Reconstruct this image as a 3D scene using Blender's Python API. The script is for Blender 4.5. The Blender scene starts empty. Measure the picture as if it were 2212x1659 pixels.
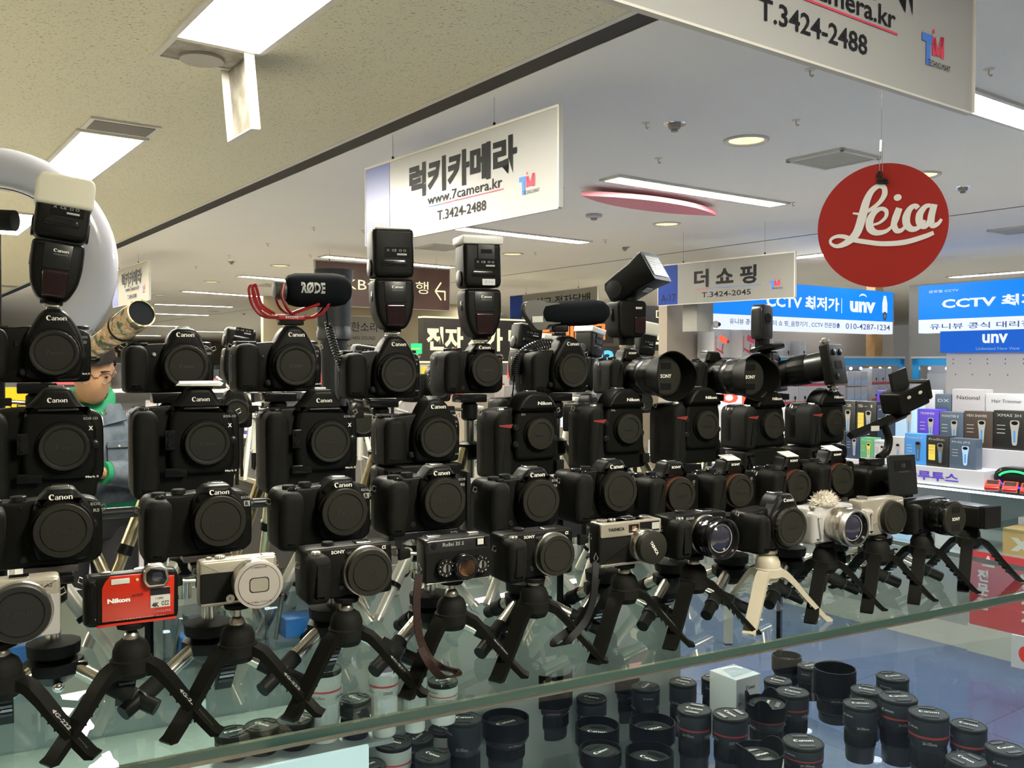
import bpy, bmesh, math, random
from math import sin, cos, pi, radians as R
from mathutils import Vector as V, Matrix as M
S = bpy.context.scene
COL = S.collection
rnd = random.Random(7)
# ---------------------------------------------------------------- camera, world, exposure
EYE = 1.45
FPX = 1965.0
PIT = math.atan((829.5 - 785) / FPX)
cd = bpy.data.cameras.new('camera'); cam = bpy.data.objects.new('camera', cd); COL.objects.link(cam)
cd.sensor_width = 36; cd.sensor_fit = 'HORIZONTAL'; cd.lens = FPX / 2212 * 36
cd.clip_start = .02; cd.clip_end = 200
cam.location = (0, 0, EYE); cam.rotation_euler = (pi / 2 - PIT, 0, 0)
S.camera = cam
S.view_settings.view_transform = 'Standard'; S.view_settings.look = 'None'
S.view_settings.gamma = 1; S.view_settings.use_curve_mapping = False
S.view_settings.exposure = 0.14
w = bpy.data.worlds.new('world'); S.world = w; w.use_nodes = True
w.node_tree.nodes['Background'].inputs[0].default_value = (1, .96, .88, 1)
w.node_tree.nodes['Background'].inputs[1].default_value = .12
FIX = 97.0      # strength of the ceiling fixtures
# ---------------------------------------------------------------- frames of reference
D1 = V((-.59, .807, 0)); D2 = V((.807, .59, 0))          # the hall's two wall directions
DC = V((.881, .4726, 0)); NC = V((-.4726, .881, 0))      # along the glass counter, and away from the visitor
AC = math.atan2(DC.y, DC.x); A1 = math.atan2(D1.y, D1.x); A2 = math.atan2(D2.y, D2.x)
T0 = 1.0414
GZ = EYE - .43                                            # top of the glass counter
CEIL = EYE + 1.08
def ray(px, py):
    a = (px - 1106) / FPX; u = (829.5 - py) / FPX
    return V((a, cos(PIT) + u * sin(PIT), -sin(PIT) + u * cos(PIT)))
def atY(px, py, y):
    r = ray(px, py); return V((0, 0, EYE)) + r * (y / r.y)
def atZ(px, py, z):
    r = ray(px, py); return V((0, 0, EYE)) + r * ((z - EYE) / r.z)
def atT(px, py, t):
    r = ray(px, py); return V((0, 0, EYE)) + r * ((t + T0) / (NC.x * r.x + NC.y * r.y))
def C(s, t, z):
    v = DC * s + NC * (t + T0); return V((v.x, v.y, z))
def B(p, q, z):                                           # building frame: p along D1, q along D2
    v = D1 * p + D2 * q; return V((v.x, v.y, z))
# ---------------------------------------------------------------- materials
MT = {}
def mat(k, c, r=.5, m=0, noise=None, bump=None, spec=None, emit=None, es=0, coat=0, trans=0, mixc=None, sheen=0, sss=0):
    x = bpy.data.materials.new(k); x.use_nodes = True; nt = x.node_tree; b = nt.nodes['Principled BSDF']
    I = b.inputs
    I['Base Color'].default_value = (*c, 1); I['Roughness'].default_value = r; I['Metallic'].default_value = m
    if spec is not None: I['Specular IOR Level'].default_value = spec
    if coat: I['Coat Weight'].default_value = coat; I['Coat Roughness'].default_value = .08
    if trans: I['Transmission Weight'].default_value = trans
    if sheen: I['Sheen Weight'].default_value = sheen
    if emit: I['Emission Color'].default_value = (*emit, 1); I['Emission Strength'].default_value = es
    if noise or bump:
        tc = nt.nodes.new('ShaderNodeTexCoord')
    if noise:
        sc, c2, lo, hi = noise
        n = nt.nodes.new('ShaderNodeTexNoise'); n.inputs['Scale'].default_value = sc; n.inputs['Detail'].default_value = 4
        rp = nt.nodes.new('ShaderNodeValToRGB'); rp.color_ramp.elements[0].position = lo; rp.color_ramp.elements[1].position = hi
        rp.color_ramp.elements[0].color = (*c2, 1); rp.color_ramp.elements[1].color = (*c, 1)
        nt.links.new(tc.outputs['Object'], n.inputs['Vector']); nt.links.new(n.outputs['Fac'], rp.inputs[0]); nt.links.new(rp.outputs[0], I['Base Color'])
    if bump:
        sc, st = bump
        n = nt.nodes.new('ShaderNodeTexNoise'); n.inputs['Scale'].default_value = sc; n.inputs['Detail'].default_value = 2
        bp = nt.nodes.new('ShaderNodeBump'); bp.inputs['Strength'].default_value = st; bp.inputs['Distance'].default_value = .0006
        nt.links.new(tc.outputs['Object'], n.inputs['Vector']); nt.links.new(n.outputs['Fac'], bp.inputs['Height']); nt.links.new(bp.outputs[0], I['Normal'])
    MT[k] = x
    return x
mat('black', (.0048, .0048, .0038), .42, bump=(1400, .25), spec=.11)
mat('black_gloss', (.007, .007, .007), .16, spec=.35)
mat('black_sheen', (.009, .0095, .0095), .3, spec=.4)
mat('leather', (.0055, .0055, .0042), .6, bump=(900, .8), spec=.12)
mat('rubber', (.0058, .0058, .0046), .7, bump=(700, .5), spec=.14)
mat('cap', (.0145, .014, .0098), .62, bump=(1500, .2), spec=.17)
mat('cap_dark', (.010, .010, .008), .6, spec=.25)
mat('gunmetal', (.10, .098, .09), .38, .75)
mat('fresnel_window', (.20, .20, .18), .18, coat=.5)
mat('foam', (.005, .006, .008), .95, bump=(1600, 1.0), spec=.1)
mat('white_ink', (.75, .72, .64), .5)
mat('grey_ink', (.30, .30, .28), .5)
mat('dim_ink', (.09, .09, .08), .5)
mat('black_ink', (.012, .012, .015), .5, spec=.2)
mat('silver', (.52, .49, .44), .32, 1.0)
mat('chrome', (.8, .8, .8), .12, 1.0)
mat('tube', (.66, .62, .54), .26, 1.0)
mat('gold_tube', (.56, .49, .34), .28, 1.0)
mat('steel_paint', (.48, .48, .42), .38, .2)
mat('silver_paint', (.38, .35, .31), .42, .35, bump=(1800, .15))
mat('pearl', (.33, .32, .305), .38, .05)
mat('beige_metal', (.33, .30, .24), .38, .45)
mat('bronze', (.42, .16, .10), .3, .9)
mat('red', (.62, .03, .012), .3, coat=.3)
mat('orange_red', (.42, .018, .004), .25, coat=.35)
mat('mount_red', (.22, .008, .010), .4)
mat('redmark', (.20, .022, .016), .45)
mat('glass_lens', (.02, .02, .03), .04, coat=1)
mat('glass_purple', (.03, .018, .03), .08, coat=1)
mat('glass_amber', (.20, .09, .04), .06, coat=1)
mat('glass_blue', (.05, .25, .65), .1, coat=1)
mat('diffuser', (.56, .53, .42), .5, sss=1, spec=.3)
mat('clear_white', (.5, .5, .47), .3)
mat('ir_red', (.014, .005, .005), .15, coat=.3)
mat('cream', (.38, .34, .255), .45)
mat('fur', (.55, .50, .42), .9)
mat('strap', (.030, .012, .008), .7, noise=(900, (.008, .004, .003), .4, .6), spec=.2)
mat('strap_black', (.006, .0055, .0055), .6, spec=.2)
mat('strap_tan', (.40, .15, .06), .6)
mat('camo', (.42, .34, .20), .6)
mat('sticker', (.48, .47, .42), .5)
mat('sticker_grey', (.38, .37, .34), .35)
mat('blue_plastic', (.03, .14, .34), .35)
# ceiling and room
mat('plaster', (.86, .845, .80), .7, noise=(.6, (.82, .805, .76), .3, .7))
mat('sign_white', (.37, .368, .36), .32, coat=.15)
mat('sign_grey', (.23, .223, .208), .4)
mat('sign_cream', (.36, .33, .25), .4)
mat('sign_blue', (.14, .17, .46), .35)
mat('sign_blue2', (.016, .048, .27), .5, spec=.15)
mat('sign_dark', (.022, .018, .014), .35)
mat('sign_brown', (.085, .04, .035), .35, noise=(3, (.13, .065, .045), .3, .7))
mat('logo_blue', (.06, .19, .68), .4)
mat('logo_red', (.66, .05, .10), .4)
mat('disc_red', (.16, .007, .005), .42, spec=.25)
mat('disc_white', (.36, .355, .345), .45)
mat('frame_grey', (.42, .41, .38), .4, .3)
mat('trim_dark', (.012, .011, .010), .5, spec=.2)
mat('trim_light', (.62, .60, .54), .5)
mat('vent', (.32, .30, .27), .5)
mat('vent_dirty', (.19, .17, .14), .6, noise=(14, (.33, .31, .27), .35, .6))
mat('yellow', (.85, .52, .02), .5)
mat('wall_warm', (.42, .36, .25), .7)
mat('wall_grey', (.30, .29, .26), .6)
mat('wall_brown', (.30, .25, .20), .6)
mat('wood', (.36, .20, .07), .5, noise=(9, (.26, .14, .05), .3, .7))
mat('shelf_blue', (.02, .30, .62), .35)
mat('white_gloss', (.50, .49, .51), .14)
mat('white_matte', (.44, .43, .45), .6)
mat('box_white', (.45, .445, .45), .5)
mat('box_red', (.55, .05, .06), .5)
mat('box_blue', (.04, .22, .55), .4)
mat('box_lightblue', (.35, .52, .72), .5)
mat('box_navy', (.025, .04, .08), .3)
mat('box_slate', (.06, .085, .12), .3)
mat('box_black', (.014, .014, .013), .3)
mat('box_brown', (.045, .03, .022), .4)
mat('box_grey', (.36, .34, .34), .5)
mat('box_green', (.08, .28, .12), .4)
mat('box_yellow', (.66, .50, .07), .5)
mat('kraft', (.45, .28, .11), .7)
mat('purple_ink', (.07, .03, .42), .5)
mat('navy_ink', (.03, .09, .34), .5)
mat('panel_red', (.36, .03, .035), .45)
mat('panel_grey', (.22, .225, .21), .5)
mat('plinth', (.36, .35, .31), .5)
mat('pink', (.62, .20, .26), .45)
mat('desk', (.035, .03, .026), .4)
mat('desk_edge', (.34, .31, .24), .4)
mat('paper', (.62, .60, .62), .6)
mat('cloth_orange', (.66, .40, .15), .8)
mat('skin', (.34, .185, .095), .55)
mat('hair', (.008, .006, .005), .7, spec=.15)
mat('denim', (.085, .105, .125), .85, noise=(22, (.035, .048, .068), .3, .62), bump=(500, .8))
mat('hoodie', (.004, .17, .07), .85)
mat('trousers', (.008, .008, .010), .8)
mat('bottle_green', (.004, .16, .11), .25)
mat('brass_panel', (.30, .20, .045), .35, .4)
mat('ring_white', (.40, .40, .45), .16, coat=.5)
mat('lens_grey', (.014, .0155, .018), .42, spec=.3)
mat('lens_white', (.52, .53, .48), .45)
mat('shelf_white', (.24, .26, .25), .4)
mat('back_door', (.30, .32, .30), .35)
mat('glass_edge', (.004, .035, .026), .06, coat=.6)
mat('case_dark', (.02, .02, .02), .5)
mat('keys_blue', (.03, .04, .55), .4)
# emitters: lamps, backlit signs, lit displays
def emat(k, c, s): mat(k, tuple(x * .12 for x in c), .5, emit=c, es=s, spec=.2)
emat('tube_light', (1, .95, .80), FIX)
emat('troffer_light', (1, .96, .82), FIX * 1.1)
emat('cool_light', (.93, .97, 1), FIX)
emat('down_light', (1, .72, .30), 2.2)
emat('case_led', (.86, .95, 1), 34)
emat('led', (.9, .95, 1), 14)
emat('lit_blue', (.003, .235, .88), .95)
emat('lit_white', (.80, .87, 1), .92)
emat('lit_yellowwhite', (1, .93, .55), 1.0)
emat('lit_orange', (1, .25, .05), 1.1)
emat('lit_cyan', (.10, .55, 1), 1.2)
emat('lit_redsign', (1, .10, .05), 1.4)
emat('lit_case', (.74, .95, .90), .72)
emat('glow_green', (.03, 1, .25), 1.3)
emat('glow_blue', (.05, .05, 1), 1.6)
emat('lit_yellow', (1, .62, .02), .95)
emat('lit_deepblue', (.005, .13, .70), .75)
def ceil_speck(k, c, c2):
    x = mat(k, c, .85); nt = x.node_tree; b = nt.nodes['Principled BSDF']
    tc = nt.nodes.new('ShaderNodeTexCoord'); mp = nt.nodes.new('ShaderNodeMapping'); mp.inputs['Scale'].default_value = (90, 150, 90)
    n = nt.nodes.new('ShaderNodeTexNoise'); n.inputs['Scale'].default_value = 1; n.inputs['Detail'].default_value = 3; n.inputs['Roughness'].default_value = .55
    rp = nt.nodes.new('ShaderNodeValToRGB'); e = rp.color_ramp.elements
    e[0].position = .33; e[1].position = .40; e[0].color = (*c2, 1); e[1].color = (*c, 1)
    bp = nt.nodes.new('ShaderNodeBump'); bp.inputs['Strength'].default_value = .5; bp.inputs['Distance'].default_value = .002
    nt.links.new(tc.outputs['Object'], mp.inputs[0]); nt.links.new(mp.outputs[0], n.inputs['Vector']); nt.links.new(n.outputs['Fac'], rp.inputs[0])
    nt.links.new(rp.outputs[0], b.inputs['Base Color']); nt.links.new(n.outputs['Fac'], bp.inputs['Height']); nt.links.new(bp.outputs[0], b.inputs['Normal'])
ceil_speck('acoustic', (.66, .63, .47), (.26, .23, .155))
def floor_mat():
    mat('floor_mid_bounce', (.22, .21, .19), .35)
    x = mat('floor_tile', (.10, .125, .20), .16, spec=.5); nt = x.node_tree; b = nt.nodes['Principled BSDF']
    tc = nt.nodes.new('ShaderNodeTexCoord'); mp = nt.nodes.new('ShaderNodeMapping'); mp.inputs['Rotation'].default_value = (0, 0, -A2)
    br = nt.nodes.new('ShaderNodeTexBrick'); br.offset = 0; br.inputs['Scale'].default_value = 1; br.inputs['Mortar Size'].default_value = .002
    br.inputs['Brick Width'].default_value = .6; br.inputs['Row Height'].default_value = .6
    br.inputs['Color1'].default_value = (.055, .078, .145, 1); br.inputs['Color2'].default_value = (.05, .072, .135, 1); br.inputs['Mortar'].default_value = (.04, .045, .07, 1)
    nt.links.new(tc.outputs['Object'], mp.inputs[0]); nt.links.new(mp.outputs[0], br.inputs['Vector']); nt.links.new(br.outputs['Color'], b.inputs['Base Color'])
floor_mat()
mat('floor_pale_bounce', (.66, .63, .57), .35)
def pane_mat(k, tint, k_r=1.0):
    x = bpy.data.materials.new(k); x.use_nodes = True; nt = x.node_tree; nt.nodes.clear()
    o = nt.nodes.new('ShaderNodeOutputMaterial'); t = nt.nodes.new('ShaderNodeBsdfTransparent'); g = nt.nodes.new('ShaderNodeBsdfGlossy')
    t.inputs[0].default_value = (*tint, 1); g.inputs['Roughness'].default_value = .0
    f = nt.nodes.new('ShaderNodeFresnel'); f.inputs[0].default_value = 1.52
    ge = nt.nodes.new('ShaderNodeNewGeometry'); s = nt.nodes.new('ShaderNodeMath'); s.operation = 'SUBTRACT'; s.inputs[0].default_value = k_r
    s.use_clamp = True
    m2 = nt.nodes.new('ShaderNodeMath'); m2.operation = 'MULTIPLY'; m2.use_clamp = True; mx = nt.nodes.new('ShaderNodeMixShader')
    L = nt.links.new
    L(ge.outputs['Backfacing'], s.inputs[1]); L(f.outputs[0], m2.inputs[0]); L(s.outputs[0], m2.inputs[1])
    L(m2.outputs[0], mx.inputs[0]); L(t.outputs[0], mx.inputs[1]); L(g.outputs[0], mx.inputs[2]); L(mx.outputs[0], o.inputs[0])
    MT[k] = x
pane_mat('pane', (.86, .93, .91)); pane_mat('pane_clear', (.93, .96, .96)); pane_mat('acrylic', (.80, .84, .88))
def camo_mat():
    x = MT['camo']; nt = x.node_tree; b = nt.nodes['Principled BSDF']
    tc = nt.nodes.new('ShaderNodeTexCoord'); n = nt.nodes.new('ShaderNodeTexNoise'); n.inputs['Scale'].default_value = 38; n.inputs['Detail'].default_value = 5
    rp = nt.nodes.new('ShaderNodeValToRGB'); rp.color_ramp.interpolation = 'CONSTANT'
    for i, (p, c) in enumerate([(0, (.03, .03, .015)), (.40, (.10, .11, .03)), (.47, (.45, .36, .22)), (.55, (.50, .20, .03)), (.60, (.58, .52, .38))]):
        e = rp.color_ramp.elements[i] if i < 2 else rp.color_ramp.elements.new(p)
        e.position = p; e.color = (*c, 1)
    nt.links.new(tc.outputs['Object'], n.inputs['Vector']); nt.links.new(n.outputs['Fac'], rp.inputs[0]); nt.links.new(rp.outputs[0], b.inputs['Base Color'])
camo_mat()
# ---------------------------------------------------------------- mesh building
_tc = {}
def text_data(s, off):
    k = (s, off) if s != 'Canon' else s
    if s == 'Canon' and k not in _tc: _tc[k] = canon_word()
    if k not in _tc:
        c = bpy.data.curves.new('t', 'FONT'); c.body = s; c.offset = off; c.resolution_u = 2
        o = bpy.data.objects.new('t', c); COL.objects.link(o)
        bpy.context.view_layer.update()
        m = bpy.data.meshes.new_from_object(o.evaluated_get(bpy.context.evaluated_depsgraph_get()))
        vs = [v.co.copy() for v in m.vertices]; fs = [tuple(p.vertices) for p in m.polygons]
        x0 = min(v.x for v in vs); x1 = max(v.x for v in vs); y0 = min(v.y for v in vs); y1 = max(v.y for v in vs)
        _tc[k] = ([((v.x - (x0 + x1) / 2) / (x1 - x0), (v.y - (y0 + y1) / 2) / (y1 - y0)) for v in vs], fs, (x1 - x0) / (y1 - y0))
        bpy.data.objects.remove(o); bpy.data.curves.remove(c); bpy.data.meshes.remove(m)
    return _tc[k]
def vstroke(pts, ws, n=5, closed=False):                 # ribbon of changing width -> verts, faces
    P2 = []; N = len(pts)
    g = (lambda i: i % N) if closed else (lambda i: min(max(i, 0), N - 1))
    for i in range(N if closed else N - 1):
        a, c, d, e = pts[g(i - 1)], pts[g(i)], pts[g(i + 1)], pts[g(i + 2)]; w0, w1 = ws[g(i)], ws[g(i + 1)]
        for j in range(n):
            u = j / n; P2.append(tuple(.5 * ((2 * c[k]) + (d[k] - a[k]) * u + (2 * a[k] - 5 * c[k] + 4 * d[k] - e[k]) * u * u + (-a[k] + 3 * c[k] - 3 * d[k] + e[k]) * u ** 3) for k in (0, 1)) + (w0 + (w1 - w0) * u,))
    if not closed: P2.append((*pts[-1], ws[-1]))
    vs = []; M_ = len(P2)
    for i, (x, z, wd) in enumerate(P2):
        q = P2[(i + 1) % M_ if closed else min(i + 1, M_ - 1)]; p = P2[i - 1 if closed else max(i - 1, 0)]; dx, dz = q[0] - p[0], q[1] - p[1]; l = math.hypot(dx, dz) or 1e-6
        vs += [(x - dz / l * wd / 2, z + dx / l * wd / 2), (x + dz / l * wd / 2, z - dx / l * wd / 2)]
    L = len(vs); return vs, [tuple(k % L for k in (2 * i, 2 * i + 1, 2 * i + 3, 2 * i + 2)) for i in range(M_ if closed else M_ - 1)]
def canon_word():
    vs = []; fs = []
    def S_(pts, ws, closed=False, dx=0):
        v, f = vstroke([(x + dx, z) for x, z in pts], ws, 4, closed); o = len(vs); vs.extend(v); fs.extend([tuple(o + k for k in q) for q in f])
    S_([(66, 70), (58, 66), (60, 82), (40, 88), (18, 76), (11, 46), (20, 16), (42, 3), (66, 12)], [3, 12, 12, 12, 19, 25, 22, 13, 4])
    def stem(x, h=60): S_([(x, h), (x, 0)], [16, 16])
    S_([(7, 46), (18, 58), (34, 58), (42, 44)], [9, 7, 9, 15], dx=76); stem(118, 46); S_([(42, 36), (22, 33), (10, 19), (17, 4), (32, 5), (42, 14)], [4, 8, 15, 10, 5, 4], dx=76)
    for dx in (134, 258): stem(dx + 8, 62); S_([(14, 44), (26, 57), (40, 56), (45, 40), (45, 0)], [4, 9, 14, 16, 16], dx=dx); S_([(-3, 58), (10, 60)], [3, 8], dx=dx)
    S_([(27 + 19 * cos(a), 30 + 24 * sin(a)) for a in [2 * pi * i / 12 for i in range(12)]], [5 + 14 * abs(cos(2 * pi * i / 12)) for i in range(12)], True, dx=196)
    x0 = min(v[0] for v in vs); x1 = max(v[0] for v in vs); y0 = min(v[1] for v in vs); y1 = max(v[1] for v in vs)
    return [((a - (x0 + x1) / 2) / (x1 - x0), (b - (y0 + y1) / 2) / (y1 - y0)) for a, b in vs], fs, (x1 - x0) / (y1 - y0)
def smooth(o, n=2, rr=None):                             # fillet every corner
    sz = max(max(p[0] for p in o) - min(p[0] for p in o), max(p[1] for p in o) - min(p[1] for p in o)); rr = rr or sz * .09; r = []; N = len(o)
    for i in range(N):
        p, c, q = o[i - 1], o[i], o[(i + 1) % N]
        l1 = math.hypot(p[0] - c[0], p[1] - c[1]); l2 = math.hypot(q[0] - c[0], q[1] - c[1]); k1 = min(rr, l1 * .42) / l1; k2 = min(rr, l2 * .42) / l2
        a = (c[0] + (p[0] - c[0]) * k1, c[1] + (p[1] - c[1]) * k1); b = (c[0] + (q[0] - c[0]) * k2, c[1] + (q[1] - c[1]) * k2)
        for u in ((0, .33, .67, 1) if n > 1 else (0, .5, 1)): r.append(tuple(a[j] * (1 - u) ** 2 + 2 * c[j] * u * (1 - u) + b[j] * u * u for j in (0, 1)))
    return r
def inset(o, d):
    n = len(o); r = []
    for i in range(n):
        p = o[i - 1]; c = o[i]; q = o[(i + 1) % n]
        e1 = (c[0] - p[0], c[1] - p[1]); e2 = (q[0] - c[0], q[1] - c[1])
        l1 = math.hypot(*e1) or 1e-9; l2 = math.hypot(*e2) or 1e-9
        nx = -(e1[1] / l1 + e2[1] / l2); nz = (e1[0] / l1 + e2[0] / l2); l = math.hypot(nx, nz) or 1e-9
        r.append((c[0] + nx / l * d, c[1] + nz / l * d))
    return r
def rrect(x0, x1, z0, z1, r, k=3):
    o = []
    for cx, cz, a0 in ((x1 - r, z0 + r, -90), (x1 - r, z1 - r, 0), (x0 + r, z1 - r, 90), (x0 + r, z0 + r, 180)):
        for i in range(k + 1):
            a = R(a0 + 90 * i / k); o.append((cx + r * cos(a), cz + r * sin(a)))
    return o
def circ(cx, cz, r, n=24, rz=None):
    return [(cx + r * cos(2 * pi * i / n), cz + (rz or r) * sin(2 * pi * i / n)) for i in range(n)]
def mm(o): return [(a / 1000, b / 1000) for a, b in o]
def frame(p, d, up=V((0, 0, 1))):                       # matrix whose local z runs along d
    d = d.normalized()
    if abs(d.dot(up)) > .99: up = V((0, 1, 0))
    x = up.cross(d).normalized(); y = d.cross(x)
    return M(((x.x, y.x, d.x, p.x), (x.y, y.y, d.y, p.y), (x.z, y.z, d.z, p.z), (0, 0, 0, 1)))
YF = M.Rotation(pi / 2, 4, 'X')                          # local z -> -y (towards the visitor)
class MB:
    def __init__(s, T=None): s.v = []; s.f = []; s.m = []; s.ms = []; s.T = T or M()
    def mi(s, k):
        if k not in s.ms: s.ms.append(k)
        return s.ms.index(k)
    def add(s, vs, fs, k, T=None):
        o = len(s.v); A = s.T @ T if T else s.T; i = s.mi(k)
        s.v += [A @ V(v) for v in vs]; s.f += [[o + j for j in f] for f in fs]; s.m += [i] * len(fs)
        return s
    def box(s, c, d, k, r=0, T=None):
        x, y, z = c; a, b, e = d[0] / 2, d[1] / 2, d[2] / 2
        if r: return s.pillow(rrect(x - a, x + a, z - e, z + e, min(r, a * .98, e * .98)), y - b, y + b, min(r, b * .9) * .7, k, T=T, both=True)
        vs = [(x + i * a, y + j * b, z + l * e) for i in (-1, 1) for j in (-1, 1) for l in (-1, 1)]
        return s.add(vs, [(0, 1, 3, 2), (4, 6, 7, 5), (0, 4, 5, 1), (2, 3, 7, 6), (0, 2, 6, 4), (1, 5, 7, 3)], k, T)
    def pillow(s, o, y0, y1, r, k, T=None, both=False, n=3, ry=None):   # outline in XZ, front face at y0 (rounded), back at y1
        ry = ry or r; rings = []
        for i in range(n + 1):
            a = pi / 2 * i / n
            rings.append((inset(o, r * (1 - sin(a))) if i < n else o, y0 + ry * (1 - cos(a)) if False else y0 + ry * (1 - cos(a))))
        # ring 0 is the flat face, ring n the full outline
        if both:
            for i in range(n, -1, -1):
                a = pi / 2 * i / n; rings.append((inset(o, r * (1 - sin(a))), y1 - ry * (1 - cos(a))))
        else: rings.append((o, y1))
        L = len(o); vs = [(p[0], y, p[1]) for q, y in rings for p in q]; fs = [list(range(L))]
        for j in range(len(rings) - 1):
            for i in range(L):
                i2 = (i + 1) % L; fs.append([j * L + i2, j * L + i, (j + 1) * L + i, (j + 1) * L + i2])
        fs.append([(len(rings) - 1) * L + i for i in reversed(range(L))])
        return s.add(vs, fs, k, T)
    def loft(s, secs, k, T=None, cap=True, closed=False):               # list of equal-length point rings
        L = len(secs[0]); vs = [p for q in secs for p in q]; fs = []; n = len(secs)
        for j in range(n if closed else n - 1):
            for i in range(L):
                i2 = (i + 1) % L; j2 = (j + 1) % n; fs.append([j * L + i, j * L + i2, j2 * L + i2, j2 * L + i])
        if cap and not closed: fs.append(list(reversed(range(L)))); fs.append([(n - 1) * L + i for i in range(L)])
        return s.add(vs, fs, k, T)
    def lathe(s, pr, k, T=None, n=32, f=None, cap=True):                          # profile (r, z) round local z
        secs = []
        for r, z in pr: secs.append([((r + (f(i, r, z) if f else 0)) * cos(2 * pi * i / n), (r + (f(i, r, z) if f else 0)) * sin(2 * pi * i / n), z) for i in range(n)])
        return s.loft(secs, k, T, cap=cap)
    def cyl(s, a, b, r, k, r2=None, n=14):
        a = V(a); b = V(b); return s.lathe([(r, 0), (r if r2 is None else r2, (b - a).length)], k, frame(a, b - a), n)
    def tube(s, pts, r, k, n=8, closed=False, flat=1.0, up=V((0, 0, 1))):
        pts = [V(p) for p in pts]
        if not closed and not isinstance(r, (list, tuple)) and 3 < len(pts) < 12:   # round off coarse paths
            q = []; L_ = len(pts)
            for i in range(L_ - 1):
                a, c, d, e = pts[max(i - 1, 0)], pts[i], pts[i + 1], pts[min(i + 2, L_ - 1)]
                for j in range(5):
                    u = j / 5; q.append(.5 * ((2 * c) + (d - a) * u + (2 * a - 5 * c + 4 * d - e) * u * u + (-a + 3 * c - 3 * d + e) * u ** 3))
            pts = q + [pts[-1]]
        secs = []; N = len(pts)
        px = None
        for i, p in enumerate(pts):
            d = ((pts[(i + 1) % N] - pts[i - 1]) if closed else (pts[min(i + 1, N - 1)] - pts[max(i - 1, 0)])).normalized()
            if px is None:
                u = up if abs(d.dot(up)) < .95 else V((1, 0, 0)); px = u.cross(d).normalized()
            px = (px - d * px.dot(d)).normalized(); py = d.cross(px); rr = r[i] if isinstance(r, (list, tuple)) else r
            secs.append([p + px * cos(2 * pi * j / n) * rr * flat + py * sin(2 * pi * j / n) * rr for j in range(n)])
        return s.loft(secs, k, closed=closed)
    def ball(s, c, r, k, n=16, sc=(1, 1, 1), T=None):
        c = V(c); h = n // 2
        pr = [(max(r * sin(pi * i / h), 1e-5), -r * cos(pi * i / h)) for i in range(h + 1)]
        return s.lathe(pr, k, (T or M()) @ M.Translation(c) @ M.Diagonal((*sc, 1)), n)
    def text(s, t, x, z, h, k, y=0, w=None, off=.012, T=None, rot=0, sl=0):
        vs, fs, asp = text_data(t, off); w = w or h * asp; c, q = cos(rot), sin(rot)
        return s.add([(x + (a + b * sl) * w * c - b * h * q, y, z + (a + b * sl) * w * q + b * h * c) for a, b in vs], fs, k, T)
    def poly(s, pts, k, y=0, T=None):                                   # flat shape in XZ facing -y
        return s.add([(a, y, b) for a, b in pts], [list(range(len(pts)))], k, T)
    def sheet(s, pts, y0, y1, k, T=None):                               # XZ outline with thickness
        L = len(pts); vs = [(a, y0, b) for a, b in pts] + [(a, y1, b) for a, b in pts]
        return s.add(vs, [list(range(L)), list(reversed(range(L, 2 * L)))] + [[(i + 1) % L, i, L + i, L + (i + 1) % L] for i in range(L)], k, T)
    def build(s, name, parent=None, label=None, cat=None, group=None, kind=None, ang=38, mw=None):
        me = bpy.data.meshes.new(name); me.from_pydata(s.v, [], s.f)
        for k in s.ms: me.materials.append(MT[k])
        me.polygons.foreach_set('material_index', s.m); me.polygons.foreach_set('use_smooth', [True] * len(s.f))
        me.update(); me.set_sharp_from_angle(angle=R(ang))
        o = bpy.data.objects.new(name, me); COL.objects.link(o)
        if parent: o.parent = parent
        if mw: o.matrix_world = mw
        return tag(o, label, cat, group, kind)
def tag(o, label=None, cat=None, group=None, kind=None):
    for k, v in (('label', label), ('category', cat), ('group', group), ('kind', kind)):
        if v: o[k] = v
    return o
def thing(name, label, cat, loc, rz=0, group=None, rot=None):
    o = bpy.data.objects.new(name, None); COL.objects.link(o); o.empty_display_size = .05
    o.location = loc; o.rotation_euler = rot or (0, 0, rz)
    return tag(o, label, cat, group)
def copy_tree(o, parent=None):
    c = o.copy(); COL.objects.link(c)
    if parent: c.parent = parent
    for ch in list(o.children): copy_tree(ch, c)
    return c
def struct(mb, name, parent=None): return mb.build(name, parent, kind=None if parent else 'structure')
# ================================================================ the hall: floor, ceiling, its lamps and vents
b = MB()
for p0, p1, q0, q1, k in ((-9, 48, -16, .6, 'floor_pale_bounce'), (-1.5, 6.5, .6, 5.0, 'floor_tile'), (-9, -1.5, .6, 5.0, 'floor_pale_bounce'), (6.5, 48, .6, 5.0, 'floor_mid_bounce'), (-9, 48, 5.0, 24, 'floor_pale_bounce')):  # pale and mid zones are invented tones, bouncing light onto the ceiling
    b.add([tuple(B(p, q, 0)) for p, q in ((p0, q0), (p0, q1), (p1, q1), (p1, q0))], [(0, 1, 2, 3)], k)
struct(b, 'floor')
QA, QB = 2.03, 6.55          # the plaster strip of the ceiling lies between these two shadow gaps
b = MB()
def cslab(q0, q1, k, z0=CEIL, p0=-9, p1=48):
    b.add([tuple(B(p, q, z)) for z in (z0, z0 + .08) for p, q in ((p0, q0), (p1, q0), (p1, q1), (p0, q1))],
          [(3, 2, 1, 0), (4, 5, 6, 7), (0, 1, 5, 4), (1, 2, 6, 5), (2, 3, 7, 6), (3, 0, 4, 7)][:6], k)
cslab(-16, QA - .05, 'acoustic'); cslab(QA + .05, QB - .02, 'plaster'); cslab(QB + .02, 24, 'plaster', CEIL + .0)
cslab(QA - .05, QA + .05, 'trim_dark', CEIL + .003); cslab(QB - .02, QB + .02, 'trim_dark', CEIL + .003)
cslab(QA - .075, QA - .05, 'trim_light', CEIL - .003)
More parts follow.
